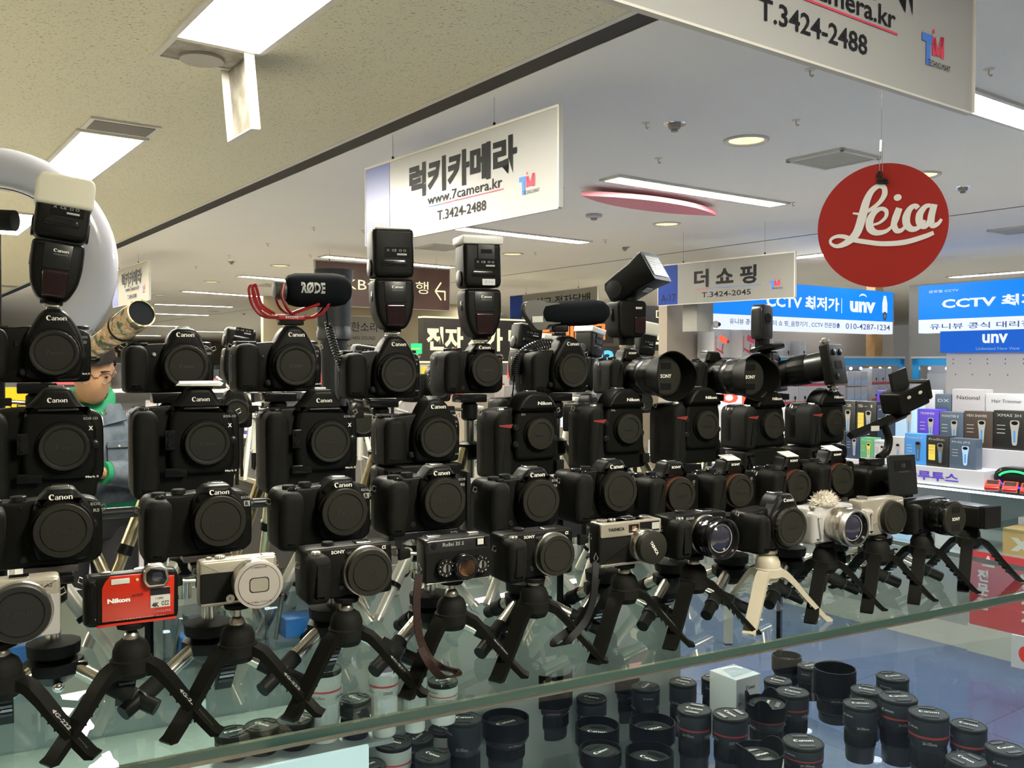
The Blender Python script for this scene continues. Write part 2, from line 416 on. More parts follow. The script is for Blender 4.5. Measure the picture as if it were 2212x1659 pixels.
struct(b, 'ceiling')
b = MB()
for a0, a1, q0, q1 in ((48, 48.1, -16, 24),): b.add([tuple(B(p, q, z)) for p in (a0, a1) for q in (q0, q1) for z in (0, CEIL)], [(0, 1, 3, 2), (4, 6, 7, 5), (0, 4, 5, 1), (2, 3, 7, 6)], 'wall_warm')
struct(b, 'wall_back')
def orient(p, ang): return M.Translation(p) @ M.Rotation(ang, 4, 'Z')
# recessed lamps. local: x along the lamp, z down face at 0
def lamp(name, label, p, ang, L, W, mk, dirty=False, group=None):
    t = thing(name, label, 'ceiling light', p, ang, group)
    f = MB(); e = .022
    for sx, sy, dx, dy in ((0, -1, L + 2 * e, e), (0, 1, L + 2 * e, e), (-1, 0, e, W), (1, 0, e, W)):
        f.box((sx * (L / 2 + e / 2), sy * (W / 2 + e / 2), -.006), (dx, dy, .014), 'trim_light')
    f.build('frame', t)
    MB().box((0, 0, -.003), (L, W, .004), mk).build('diffuser', t)
    return t
def lamp_px(name, label, a, c, W, mk, group, z=CEIL):
    A = atZ(*a, z); Cc = atZ(*c, z); d = Cc - A; return lamp(name, label, (A + Cc) / 2, math.atan2(d.y, d.x), d.length, W, mk, group=group)
G1 = 'slim recessed lamps in the plaster ceiling'
for lab, a, c in (
    ('slim lamp right above the pink surfboard', (1322, 383), (1680, 440)),
    ('slim lamp just beyond the lower edge of the long hanging shop sign with blue end', (985, 490), (1262, 522)),
    ('slim lamp just above the brown hanging bank sign', (700, 552), (975, 576)),
    ('slim lamp above the grey windscreen microphone on its red mount', (520, 595), (660, 606)),
    ('slim lamp behind the red shock mount, left of the microphone', (398, 628), (590, 641))):
    lamp_px('recessed_lamp', lab, a, c, .13, 'tube_light', G1)
d2a = math.atan2(D2.y, D2.x)
lamp('recessed_lamp', 'long slim lamp passing behind the right end of the big sign', atZ(2190, 247, CEIL), d2a, 1.5, .15, 'cool_light', group=G1)
for k, (px, py, L) in enumerate(((420, 659, 1.4), (380, 678, 1.4), (620, 700, 1.4), (330, 703, 1.4), (460, 716, 1.6), (300, 724, 1.6))):
    lamp('recessed_lamp', 'slim lamp far down the hall above the camera stall', atZ(px, py, CEIL), d2a, L, .13, 'tube_light', group=G1)
d1a = math.atan2(D1.y, D1.x)
for lab, px, py, L, mk in (('lamp strip between the round red sign and the grey hanging sign', 1752, 551, 1.3, 'cool_light'), ('bright lamp strip right above the far blue lit sign', 2190, 587, 1.5, 'cool_light'),
                       ('lamp strip behind the head of the tilted flash', 1400, 604, 1.1, 'tube_light'), ('lamp strip left of the blue lettered sign', 1210, 633, 1.1, 'tube_light'),
                       ('lamp strip over the far shops beside the brown sign', 1010, 660, 1.3, 'tube_light')):
    lamp('recessed_lamp', lab, atZ(px, py, CEIL), d1a, L, .14, mk, group='lamp strips beyond the second ceiling gap')
GT = 'wide lamps in the speckled ceiling'
far = atZ(474, 90, CEIL)
def troffer(i, lab):
    base = far + D1 * i; c = base - D1 * .6
    lamp('wide_ceiling_lamp', lab, c, d1a, 1.2, .275, 'troffer_light', group=GT)
for i, lab in ((0, 'wide lamp at the top left, an open vent flap hanging beside it'), (2.72, 'wide lamp above the ring light'), (5.5, 'wide lamp half hidden by the left frame edge beside the ring light'),
               (8.3, 'wide lamp far left behind the ring light'), (11, 'wide lamp far left behind the ring light')):
    troffer(i, lab)
troffer(-3.0, 'wide lamp of the same row nearer than the picture shows')
for q in (-4,):
    for i in (0, 5, 10): lamp('wide_ceiling_lamp', 'wide lamp in the rows left of the picture', far + D1 * i + D2 * q, d1a, 1.2, .275, 'troffer_light', group=GT)
for q, p in ((5.3, .8), (9.5, 2)):
    lamp('recessed_lamp', 'slim lamp behind the visitor, out of view', B(p, q, CEIL), d2a, 1.5, .15, 'cool_light', group=G1)
# air vents in the speckled ceiling
def vent_box(lab, p, ang, L, W, flap=None):
    t = thing('air_vent', lab, 'vent', p, ang); f = MB(); e = .02
    for sx, sy, dx, dy in ((0, -1, L + 2 * e, e), (0, 1, L + 2 * e, e), (-1, 0, e, W), (1, 0, e, W)):
        f.box((sx * (L / 2 + e / 2), sy * (W / 2 + e / 2), -.004), (dx, dy, .01), 'trim_light')
    f.build('frame', t)
    MB().box((0, 0, -.002), (L, W, .003), 'vent_dirty').build('backing', t)
    g = MB()
    if flap:
        n = 14
        T = M.Translation((L / 2 - .01, 0, -.005)) @ M.Rotation(pi / 2, 4, 'Z') @ M.Rotation(R(-5), 4, 'X')
        g.box((0, 0, -.13), (L * .9, .004, .25), 'vent_dirty', T=T)
        for k in range(26): g.box((-L * .43 + k * L * .86 / 25, -.004, -.13), (.003, .006, .24), 'vent', T=T)
        g.box((-L * .46, .012, -.13), (.005, .034, .26), 'trim_light', T=T); g.box((L * .46, .012, -.13), (.005, .034, .26), 'trim_light', T=T); g.box((0, .012, -.26), (L * .92, .034, .005), 'trim_light', T=T)
        g.build('hanging_grille', t, label='dirty grille flap hanging open')
        MB().lathe([(.06, 0), (.075, 0), (.075, -.01), (.06, -.01)], 'vent', M.Translation((0, .05, -.004)), 24).build('duct_collar', t)
    else:
        for k in range(24): g.box((-L * .46 + k * L * .92 / 23, 0, -.008), (.003, W, .008), 'vent')
        g.build('grille', t)
    return t
vent_box('open square vent with its dirty grille flap hanging down', far + D1 * .14, d1a - pi / 2, .26, .20, True)
vent_box('dusty closed vent beyond the wide lamp above the ring light', far + D1 * 1.36, d1a, .18, .26)
vent_box('small vent at the left frame edge under the wide lamps', atZ(14, 617, CEIL), d1a, .2, .26)
def diffuser_px(lab, px, py, s=.34):
    t = thing('ceiling_diffuser', lab, 'vent', atZ(px, py, CEIL), d2a, 'square air diffusers in the plaster ceiling'); f = MB()
    for k in range(4):
        T = M.Rotation(k * pi / 2, 4, 'Z'); f.box((0, s / 2 - .01, -.008), (s, .02, .016), 'trim_light', T=T)
    f.build('frame', t); g = MB(); g.box((0, 0, -.003), (s - .03, s - .03, .004), 'vent')
    for k in range(22): g.box((0, -s / 2 + .025 + k * (s - .05) / 21, -.009), (s - .04, .005, .01), 'trim_light')
    g.build('louvre', t)
diffuser_px('square diffuser left of the round red sign cord', 1800, 341)
diffuser_px('square diffuser left of the tall flash heads', 950, 533)
diffuser_px('square diffuser at the right frame edge beyond the second ceiling gap', 2200, 495)
diffuser_px('square diffuser above the red shock mount', 590, 616)
# downlights, sprinklers, hooks, detector
dl = None
for lab, px, py in (('largest round downlight, right of the shop sign', 1612, 302), ('round downlight below the pink surfboard', 1440, 483), ('round downlight right of the middle tall flash', 1107, 548),
                ('round downlight partly behind the round red sign', 1990, 377), ('round downlight left of the brown sign', 605, 573), ('round downlight above the second camera from the left', 457, 608), ('small round downlight beside the cream sign', 345, 637), ('tiny round downlight over the second camera', 462, 672)):
    p = atZ(px, py, CEIL)
    if dl is None:
        dl = thing('downlight', lab, 'ceiling light', p, 0, 'round downlights')
        MB().lathe([(.082, 0), (.108, 0), (.108, -.008), (.1, -.012), (.085, -.006), (.082, 0)], 'trim_light').build('rim', dl)
        MB().lathe([(.0001, .0), (.084, -.002), (.084, .001)], 'down_light').build('lens', dl)
        MB().lathe([(.0001, -.006), (.035, -.004), (.04, -.001)], 'lit_yellowwhite').build('bulb', dl)
    else:
        o = copy_tree(dl); o.location = p; o['label'] = lab
sp = None
for lab, px, py in (('sprinkler head upper middle beside a ceiling hook', 1457, 268), ('sprinkler head right of the round red sign', 2080, 405), ('sprinkler head below the slim middle lamp', 1350, 534), ('sprinkler head far left over the second camera', 500, 564), ('tiny sprinkler head above the red mount', 527, 677), ('dark sprinkler head far over the third camera', 519, 706)):
    p = atZ(px, py, CEIL)
    if sp is None:
        sp = thing('sprinkler_head', lab, 'sprinkler', p, 0, 'ceiling sprinklers')
        MB().lathe([(.0001, -.004), (.05, -.004), (.053, 0)], 'chrome', n=20).build('escutcheon', sp)
        MB().lathe([(.03, -.004), (.026, -.02), (.014, -.024), (.016, -.034), (.0001, -.036)], 'vent', n=14).build('nozzle', sp)
    else: o = copy_tree(sp); o.location = p; o['label'] = lab
hk = None
for px, py in ((1750, 150), (2136, 149), (1395, 265), (1720, 259), (1422, 342), (1712, 437), (1213, 406), (677, 491), (578, 526), (784, 497), (1307, 518), (1156, 545), (495, 552), (423, 575), (670, 550), (825, 480)):
    p = atZ(px, py, CEIL)
    if hk is None:
        hk = thing('ceiling_hook', 'tiny brass hook screwed into the plaster ceiling', 'hook', p, 0, 'ceiling hooks')
        MB().lathe([(.0001, -.003), (.018, -.003), (.02, 0)], 'trim_light', n=12).build('plate', hk)
        MB().tube([(0, 0, -.002), (0, 0, -.018), (.006, 0, -.026), (.012, 0, -.02)], .003, 'gold_tube', 6).build('hook', hk)
    else: o = copy_tree(hk); o.location = p
t = thing('smoke_detector', 'white round smoke detector between two ceiling lamps', 'smoke detector', atZ(1283, 463, CEIL))
MB().lathe([(.0001, -.028), (.03, -.026), (.06, -.018), (.062, 0)], 'white_matte', n=24).build('housing', t)
MB().lathe([(.0001, -.042), (.02, -.042), (.026, -.028)], 'vent', n=16).build('sensor', t)
# pink surfboard hanging flat below the ceiling
A = atZ(1256, 412, CEIL - .03); Z = atZ(1548, 457, CEIL - .03); d = Z - A; L = d.length
T = orient((A + Z) / 2, math.atan2(d.y, d.x))
b = MB(T); n = 24; top = []
for i in range(n + 1):
    u = -1 + 2 * i / n; top.append((u * L / 2, .15 * (1 - abs(u) ** 2.2)))
pts = top + [(x, -y) for x, y in reversed(top[1:-1])]
b.add([(x, y, z) for z in (-.03, 0) for x, y in pts], [list(reversed(range(len(pts)))), list(range(len(pts), 2 * len(pts)))] + [[i, (i + 1) % len(pts), len(pts) + (i + 1) % len(pts), len(pts) + i] for i in range(len(pts))], 'pink')
sb = b.build('surfboard', None, 'long pink board with pointed ends hanging flat under the ceiling', 'surfboard')
b = MB(T); b.text('tel', .03, 0, .07, 'sign_cream', T=M.Rotation(pi / 2, 4, 'X') @ M.Translation((0, 0, 0)), y=.032, w=.34, off=.03); b.build('lettering', sb)
# ================================================================ hanging signs
def tm_logo(b, x, z, s, y):                               # the two-coloured T M mark with TECHNO-MART under it
    b.poly([(x - .50 * s, z + .30 * s), (x - .50 * s, z + .52 * s), (x + .02 * s, z + .52 * s), (x + .02 * s, z + .30 * s)][::-1][::-1], 'logo_blue', y)
    b.poly([(x - .30 * s, z - .30 * s), (x - .08 * s, z - .30 * s), (x - .08 * s, z + .30 * s), (x - .30 * s, z + .30 * s)], 'logo_blue', y)
    for q in ([(0, 0), (.17, 0), (.17, .5), (0, .5)], [(.43, 0), (.60, 0), (.60, .58), (.43, .58)], [(0, .36), (.17, .5), (.30, .18), (.30, .02), (.22, .02)], [(.30, .02), (.38, .02), (.60, .58), (.43, .58), (.30, .18)], [(.02, .56), (.12, .60), (.12, .70), (.02, .68)]):
        b.poly([(x + a * s, z + c * s) for a, c in q], 'logo_red', y - .0002)
    b.text('TECHNO-MART', x + .36 * s, z - .22 * s, .17 * s, 'black_ink', y - .0002, w=1.15 * s, off=.0)
def hang_sign(lab, A, ang, L, H, base, blue, texts, logo=None, group=None, wires=(), frame_k='trim_light', lines=(), blue_w=.158, th=.014, code=None, zt=None):
    t = thing('hanging_sign', lab, 'sign', A, ang, group); p = MB()
    x0 = -0.0
    p.box((L / 2, th / 2, H / 2), (L, th, H), base); p.build('panel', t)
    f = MB(); f.box((L / 2, th / 2, H + .004), (L + .012, th + .008, .010), frame_k); f.box((-.003, th / 2, H / 2), (.006, th + .006, H), frame_k); f.box((L + .003, th / 2, H / 2), (.008, th + .008, H), frame_k); f.box((L / 2, th / 2, -.002), (L, th + .002, .005), frame_k)
    f.build('frame', t)
    if blue: MB().box((L * blue_w / 2, -.0008, H / 2), (L * blue_w, .0016, H * .995), blue).build('blue_field', t)
    l = MB(); y = -.002
    for s, u, v, h, wd, k, off in texts: l.text(s, L * u, H * v, H * h, k, y, w=L * wd if wd else None, off=off)
    for u0, u1, v, k in lines: l.box((L * (u0 + u1) / 2, y, H * v), (L * (u1 - u0), .001, H * .012), k)
    l.build('lettering', t)
    if logo: g = MB(); tm_logo(g, L * logo[0], H * logo[1], H * logo[2], y); g.build('logo', t)
    for u in wires:
        g = MB(); g.box((L * u, th / 2, H + .016), (.008, .008, .018), 'trim_dark'); g.cyl((L * u, th / 2, H + .02), (L * u, th / 2, CEIL - A.z), .0012, 'vent', n=6); g.build('hanging_wire', t)
    return t
bi = 'black_ink'
luck = [('럭키카메라', .555, .665, .41, .55, bi, .045), ('www.7camera.kr', .575, .395, .115, .38, bi, .014), ('T.3424-2488', .565, .185, .115, .25, bi, .014)]
lk_line = [(.39, .47, .315, 'logo_blue'), (.47, .77, .315, 'logo_red')]
A = atY(791, 531, 4.51); E_ = atY(1206, 432, 3.40); HS = .372
def sgn_ang(a, c): return math.atan2(c.y - a.y, c.x - a.x)
L = math.hypot(E_.x - A.x, E_.y - A.y)
hang_sign('white hanging shop sign with blue end panel, in the picture centre', A, sgn_ang(A, E_), L, HS, 'sign_white', 'sign_blue',
          luck + [('A-21', .083, .16, .20, .11, 'sign_grey', .02)], (.87, .27, .23), None, (.17, .72), lines=lk_line)
P = V((1.11, 2.21, 0)); P.z = atY(2092, 243, 2.21).z
A = V((P.x, P.y, P.z)) - D2 * L; A.z = P.z
hang_sign('big white sign at the top right, cut by the frame', A, A2, L, HS, 'sign_white', None,
          luck, (.87, .27, .23), None, (.17, .72), lines=lk_line)
A = atY(1422, 660, 7.74); E_ = atY(1716, 627, 6.75)
hang_sign('grey hanging sign with blue end panel left of the round red sign', A, sgn_ang(A, E_), math.hypot(E_.x - A.x, E_.y - A.y), .33, 'sign_grey', 'sign_blue2',
          [('더 쇼 핑', .52, .60, .44, .46, bi, .035), ('T.3424-2045', .53, .19, .13, .36, bi, .012), ('A-17', .085, .17, .20, .12, bi, .01)], (.87, .28, .24), None, (.2, .8), lines=[(.3, .4, .34, 'logo_red'), (.4, .78, .34, 'logo_blue')])
A = atY(1102, 735, 13.2); A.z = EYE + .60; E_ = atY(1290, 700, 11.5)
hang_sign('far grey sign with blue end panel behind the long black microphone', A, sgn_ang(A, E_), math.hypot(E_.x - A.x, E_.y - A.y), .37, 'sign_grey', 'sign_blue2',
          [('e시그 전자담배', .60, .66, .34, .66, bi, .02), ('A-015', .085, .17, .16, .12, bi, .01)], None, None, (.2, .8))
E_ = atY(322, 690, 8.6); E_.z = EYE + .60; A = V((E_.x, E_.y, E_.z)) + D1 * 1.43
hang_sign('cream hanging sign at the left, half behind the ring light', A, math.atan2(-D1.y, -D1.x), 1.43, .372, 'sign_cream', 'sign_blue', luck, (.87, .27, .23), None, (.17, .72), lines=lk_line)
A = atY(682, 660, 8.5); A.z = EYE + .545
hang_sign('brown hanging bank sign with a turning arrow', A, A2, 1.47, .415, 'sign_brown', None,
          [('KB국민은행', .52, .52, .30, .62, 'lit_yellowwhite', .0)], None, None, (.1, .9), 'frame_grey', th=.03)
t = [o for o in COL.objects if o.name.startswith('hanging_sign')][-1]
b = MB(); y = -.004; q = 1.47
for a, c in (((1.30, .19), (1.37, .28)), ((1.30, .19), (1.37, .10)), ((1.30, .19), (1.42, .19)), ((1.415, .19), (1.415, .10))):
    dx, dz = c[0] - a[0], c[1] - a[1]; l = math.hypot(dx, dz); nx, nz = -dz / l * .008, dx / l * .008
    b.poly([(a[0] - nx, a[1] - nz), (c[0] - nx, c[1] - nz), (c[0] + nx, c[1] + nz), (a[0] + nx, a[1] + nz)], 'lit_yellowwhite', y)
b.build('arrow', t)
A = atY(728, 762, 14.5); A.z = EYE + .16
hang_sign('small cream sign behind the curled microphone cable', A, A2, .95, .60, 'sign_grey', None, [('새한소리', .42, .72, .26, .66, bi, .0), ('SAE HAN SOUND', .42, .42, .1, .6, bi, 0), ('3424-3090', .42, .2, .1, .5, bi, 0)], None, None, (.2, .8))
# round red sign on a cord
P = atY(1903, 487, 2.05); TH = R(-32)
t = thing('round_sign', 'round red hanging sign with white script lettering', 'sign', P, TH)
MB().sheet(circ(0, 0, .1385, 72), 0, .004, 'disc_red').build('disc', t)
b = MB(); LW = .001
def stroke(pts, ws, k='disc_white', y=-.0012):
    P2 = []
    def cr(p0, p1, p2, p3, u): return .5 * ((2 * p1) + (-p0 + p2) * u + (2 * p0 - 5 * p1 + 4 * p2 - p3) * u * u + (-p0 + 3 * p1 - 3 * p2 + p3) * u ** 3)
    n = len(pts)
    for i in range(n - 1):
        a = pts[max(i - 1, 0)]; c = pts[i]; d = pts[i + 1]; e = pts[min(i + 2, n - 1)]
        for j in range(6):
            u = j / 6; P2.append((cr(a[0], c[0], d[0], e[0], u), cr(a[1], c[1], d[1], e[1], u), ws[i] + (ws[i + 1] - ws[i]) * u))
    P2.append((*pts[-1], ws[-1])); vs = []
    for i, (x, z, wd) in enumerate(P2):
        q = P2[min(i + 1, len(P2) - 1)]; p = P2[max(i - 1, 0)]; dx, dz = q[0] - p[0], q[1] - p[1]; l = math.hypot(dx, dz) or 1e-6
        vs += [(x - dz / l * wd / 2, y, z + dx / l * wd / 2), (x + dz / l * wd / 2, y, z - dx / l * wd / 2)]
    b.add([(v[0] * LS, v[1] - rnd.random() * 2e-5, v[2] * LS) for v in vs], [(2 * i, 2 * i + 1, 2 * i + 3, 2 * i + 2) for i in range(len(P2) - 1)], k)
LS = .1385 / 141
stroke([(-60, 33), (-40, 30), (-22, 36), (2, 52), (14, 70), (12, 86), (0, 90), (-16, 80), (-28, 58), (-38, 22), (-48, -8), (-60, -24), (-78, -36), (-98, -41), (-112, -34), (-112, -24), (-98, -18), (-80, -20), (-60, -28), (-30, -35), (10, -42), (60, -42), (105, -32), (125, -25)],
       [4, 6, 8, 10, 13, 12, 11, 14, 18, 21, 20, 18, 14, 9, 7, 7, 8, 10, 11, 11, 11, 12, 11, 9])
stroke([(-18, 2), (2, 6), (17, 18), (18, 32), (6, 38), (-10, 30), (-20, 12), (-18, -6), (-4, -16), (18, -14), (34, -2)], [5, 6, 8, 10, 9, 14, 18, 18, 13, 9, 6])
stroke([(34, -4), (40, 14), (48, 36)], [12, 17, 15]); stroke([(36, -2), (42, -14), (54, -14), (68, 0)], [14, 13, 9, 6])
stroke([(90, 32), (84, 38), (72, 32), (64, 14), (66, -4), (78, -14), (94, -10), (106, 4)], [12, 10, 13, 18, 17, 13, 9, 6])
stroke([(118, 36), (106, 34), (94, 18), (94, 0), (104, -10), (114, 0), (124, 30)], [8, 11, 16, 17, 12, 10, 12]); stroke([(126, 38), (119, 8), (122, -8), (134, -6), (142, 4)][0:5], [14, 16, 14, 9, 6])
b.poly([(a * LS, c * LS) for a, c in circ(44, 60, 9, 16, 7.5)], 'disc_white', -.0013)
bb = [list(v) for v in b.v]
b.v = [V(((v[0] - .006 ) * .93, v[1], v[2])) for v in bb]
b.build('lettering', t)
b = MB(); b.tube([(-.004, -.004, .105 + .004), (-.009, -.004, .112), (-.004, -.004, .12), (.001, -.004, .112), (-.004, -.004, .105)], .0022, 'rubber', 6); b.box((-.012, -.005, .100), (.020, .004, .008), 'rubber', T=M.Rotation(R(8), 4, 'Y')); b.box((.004, -.005, .096), (.022, .004, .007), 'rubber', T=M.Rotation(R(0), 4, 'Y')); b.build('cable_tie', t, label='black cable tie')
top = .30 * 2.05 / 1.965 
b = MB(); b.cyl((-.004, -.003, .12), (-.003, -.003, .165), .0008, 'silver', n=6); b.cyl((.003, -.003, .12), (.002, -.003, .165), .0008, 'silver', n=6); b.cyl((-.002, -.003, .165), (-.001, -.003, .19), .0028, 'silver', n=8); b.cyl((0, -.003, .165), (0, -.003, EYE + .61 - P.z), .0007, 'chrome', n=6)
b.build('cord', t)
# ================================================================ camera bodies. local frame: x to the visitor's right, -y towards the visitor, z up
def ringcap(root, x, z, r, y, style, txt, knurl=True, mount='black', capk='cap'):
    T = M.Translation((x, y, z)) @ YF
    m = MB(); q = 1.045 if mount == 'bronze' else 1.10; m.lathe([(r * q, -.004), (r * q, .002), (r * (q - .03), .0035), (r * .9, .0035)], mount, T, 40); m.build('lens_mount', root)
    if not style: return
    c = MB(); n = 96
    if style == 'rib': pr = [(r, .003), (r, .0105), (r * .955, .0125), (r * .87, .0128), (r * .80, .0118), (r * .775, .0108), (r * .76, .0118), (.0001, .0122)]
    elif style == 'flat': pr = [(r, .003), (r * 1.01, .010), (r * .985, .0128), (r * .80, .0130), (r * .785, .0118), (r * .765, .0118), (r * .75, .0130), (.0001, .0130)]
    else: pr = [(r * .97, .003), (r, .008), (r * .96, .011), (r * .72, .0115), (r * .70, .0098), (.0001, .0098)]
    c.lathe(pr, capk, T, n, f=(lambda i, rr, zz: (-.0007 if (i // 2) % 2 and rr > r * .97 else 0)) if style == 'rib' else None)
    o = c.build('body_cap', root)
    if txt: l = MB(); l.text(txt, 0, 0, r * .20, 'dim_cap', y=0, T=M.Translation((x, y - .0134 if style != 'rib' else y - .0126, z)), off=.0); l.build('embossed_lettering', o)
mat('dim_cap', (.016, .016, .012), .4)
def camera(label, P, sp, rz=AC, rot=None, extra=None, group=None, sc=1):
    t = thing('camera', label, 'camera', P, rz, group, rot); t.scale = (sc, sc, sc)
    W, H = sp['w'] / 1000, sp['h'] / 1000
    k = sp.get('k', 'black'); yf = sp.get('yf', -6) / 1000; yb = sp.get('yb', 32) / 1000
    o = smooth(mm(sp['out']), 2); b = MB(); b.pillow(o, yf, yb, .004, k, n=3, both=True); body = b.build('body', t)
    if 'bulge' in sp:
        b = MB(); b.pillow(smooth(mm(sp['bulge']), 2), sp.get('by', -22) / 1000, yf + .008, .009, sp.get('bk', k), n=5); b.build('mount_housing', t)
    if 'hump' in sp:
        b = MB(); b.pillow(smooth(mm(sp['hump']), 2), sp.get('hy', -20) / 1000, .022, .008, sp.get('hk', k), n=5, both=True); b.build('viewfinder_hump', t)
    if 'grip' in sp:
        b = MB(); b.pillow(smooth(mm(sp['grip']), 2), sp.get('gy', -42) / 1000, yf + .02, .011, sp.get('gk', 'leather'), n=5); b.build('grip', t)
    if 'skin' in sp:
        b = MB(); b.pillow(mm(sp['skin']), yf - .0008, yf + .003, .0006, sp.get('sk', 'leather'), n=1); b.build('leather_panel', t)
    if 'mount' in sp:
        x, z, r, style, txt = sp['mount']
        ringcap(t, x / 1000, z / 1000, r / 1000, (sp.get('my', sp.get('by', -22)) / 1000), style, txt, mount=sp.get('mk', 'black'), capk=sp.get('ck', 'cap'))
    for nm, x, z, r, y, kk in sp.get('btn', []):
        b = MB(); b.lathe([(r / 1000 * 1.25, -.003), (r / 1000 * 1.25, .0004), (r / 1000, .0004), (r / 1000, .0018), (r / 1000 * .8, .0026), (.0001, .0026)], kk, M.Translation((x / 1000, y / 1000, z / 1000)) @ YF, 18); b.build(nm, t)
    for nm, x, y, z, r, h, kk in sp.get('dial', []):
        n = 40; b = MB(); b.lathe([(r / 1000, 0), (r / 1000, h / 1000), (r / 1000 * .88, h / 1000 + .001), (.0001, h / 1000 + .001)], kk, M.Translation((x / 1000, y / 1000, z / 1000)), n, f=lambda i, rr, zz: -.0005 if i % 2 and rr > r / 1200 else 0); b.build(nm, t)
    for nm, c, d, kk in sp.get('bits', []):
        b = MB(); b.box([q / 1000 for q in c], [q / 1000 for q in d], kk, r=.0012); b.build(nm, t)
    for nm, pts, y, kk in sp.get('flat', []):
        b = MB(); b.sheet(mm(pts), (y) / 1000, y / 1000 + .0008, kk); b.build(nm, t)
    if sp.get('lug', 1):
        b = MB()
        for s in (-1, 1):
            x = s * (W / 2 - .002); z = sp.get('lz', H * 700) / 1000
            b.tube([(x, .008, z), (x + s * .006, .008, z + .003), (x + s * .008, .008, z - .003), (x + s * .003, .008, z - .006)], .0010, 'silver', 6, closed=True)
        b.build('strap_lug', t)
    l = MB()
    for a in sp.get('txt', []):
        s, x, z, h, wd, y, kk, off = a; l.text(s, x / 1000, z / 1000, h / 1000, kk, y / 1000 - .0005, w=wd / 1000 if wd else None, off=off)
    if l.v: l.build('lettering', t)
    if extra: extra(t)
    return t
WI = 'white_ink'
def cn(x, z, y, w=27): return ('Canon', x, z, w * .27, w, y, WI, 0)
SHOE = lambda x, z: ('hot_shoe', (x, 8, z), (20, 18, 3), 'chrome')
c5 = dict(w=152, h=113, out=[(-76, 3), (-70, 0), (68, 0), (75, 4), (76, 60), (74, 74), (68, 80), (56, 84), (40, 84), (10, 84), (-12, 86), (-30, 84), (-60, 83), (-71, 80), (-76, 70), (-77, 40)],
          bulge=[(-14, 3), (58, 3), (65, 20), (65, 60), (60, 78), (52, 92), (45, 103), (37, 110), (29, 112.5), (18, 112.5), (10, 110), (3, 102), (-6, 88), (-16, 70), (-20, 38)], by=-22,
          hump=[(-10, 78), (58, 78), (50, 94), (43, 104), (37, 110), (30, 113.5), (18, 113.5), (10, 111), (3, 104), (-5, 90)], hy=-19,
          grip=[(-77, 2), (-44, 2), (-39, 20), (-37, 50), (-38, 70), (-44, 80), (-60, 83), (-72, 79), (-77, 68)], gy=-44,
          mount=(23, 45, 34.5, 'rib', 'Canon'),
          btn=[('lens_release', 62, 42, 5, -18, 'black_sheen'), ('front_button', -18, 16, 4.5, -13, 'black_sheen')],
          dial=[('mode_dial', 62, 12, 82, 12, 5, 'black_sheen'), ('shutter_button', -58, -26, 81, 6, 3, 'black_gloss'), ('front_dial', -58, -12, 80.5, 8, 3, 'black')],
          bits=[SHOE(24, 114), ('remote_window', (-27, -6, 58), (6, 3, 8), 'ir_red'), ('top_panel', (-54, 8, 84), (34, 30, 4), 'black_sheen'), ('card_edge', (-76.5, 4, 40), (1.5, 6, 44), 'black_gloss')],
          txt=[cn(27, 98, -22.3, 28), ('EOS', 66, 70, 3.2, 9, -6, 'grey_ink', .02), ('5D', 66, 62, 4.4, 7, -6, 'grey_ink', .03), ('Mark II', 67, 13, 2.8, 12, -6, WI, .03)])
def var(base, **k):
    d = dict(base); d.update(k); return d
c80 = var(c5, w=139, h=105, out=[(-70, 3), (-64, 0), (62, 0), (69, 5), (70, 55), (68, 70), (60, 77), (40, 79), (-12, 80), (-34, 78), (-58, 78), (-66, 74), (-70, 64)],
          bulge=[(-10, 3), (54, 3), (60, 20), (60, 56), (54, 74), (48, 88), (42, 97), (33, 102), (12, 102), (4, 96), (-4, 82), (-13, 66), (-16, 36)],
          hump=[(-6, 74), (54, 74), (48, 92), (40, 102), (32, 105), (12, 105), (4, 101), (-4, 88)], grip=[(-70, 2), (-40, 2), (-36, 22), (-35, 56), (-38, 70), (-46, 76), (-62, 76), (-70, 66)],
          mount=(22, 43, 34.5, 'rib', 'Canon'), btn=[('lens_release', 57, 40, 6, -16, 'black_sheen'), ('timer_lamp', -24, 62, 2.6, -8, 'sticker_grey')],
          dial=[('mode_dial', 56, 12, 77, 12, 5, 'black_sheen'), ('shutter_button', -52, -26, 77, 6, 3, 'black_gloss'), ('front_dial', -52, -12, 76, 8, 3, 'black')],
          bits=[SHOE(22, 105.5), ('top_panel', (-48, 8, 79), (30, 30, 3), 'black_sheen')],
          txt=[cn(22, 94, -22.3, 28), ('EOS', 61, 72, 3, 9, -6, 'grey_ink', .02), ('80D', 61, 64, 4, 9, -6, 'grey_ink', .03)])
c5c = var(c5, txt=[cn(27, 98, -22.3, 28), ('EOS', 66, 70, 3.2, 9, -6, 'grey_ink', .02), ('5D', 66, 62, 4.4, 7, -6, 'grey_ink', .03), ('Mark III', 66, 13, 2.6, 12, -6, 'grey_ink', .03)])
def with_pack(sp):                                        # battery pack screwed under the body
    def f(t):
        b = MB(); b.pillow(smooth(mm([(-77, -46), (-40, -46), (-36, -42), (60, -42), (78, -30), (80, -10), (76, -1), (-76, -1), (-78, -20)]), 2), -.010, .034, .005, 'black', both=True)
        b.pillow(smooth(mm([(-77, -46), (-42, -46), (-38, -24), (-40, -2), (-76, -2)]), 2), -.042, .01, .010, 'leather', n=4); o = b.build('battery_pack', t)
        l = MB(); l.text('Canon', .012, -.009, .0035, 'grey_ink', -.0108, w=.014, off=.02); l.build('lettering', o)
        MB().box((.045, -.0105, -.012), (.03, .001, .006), 'black_gloss').build('cover_slot', o)
    return f
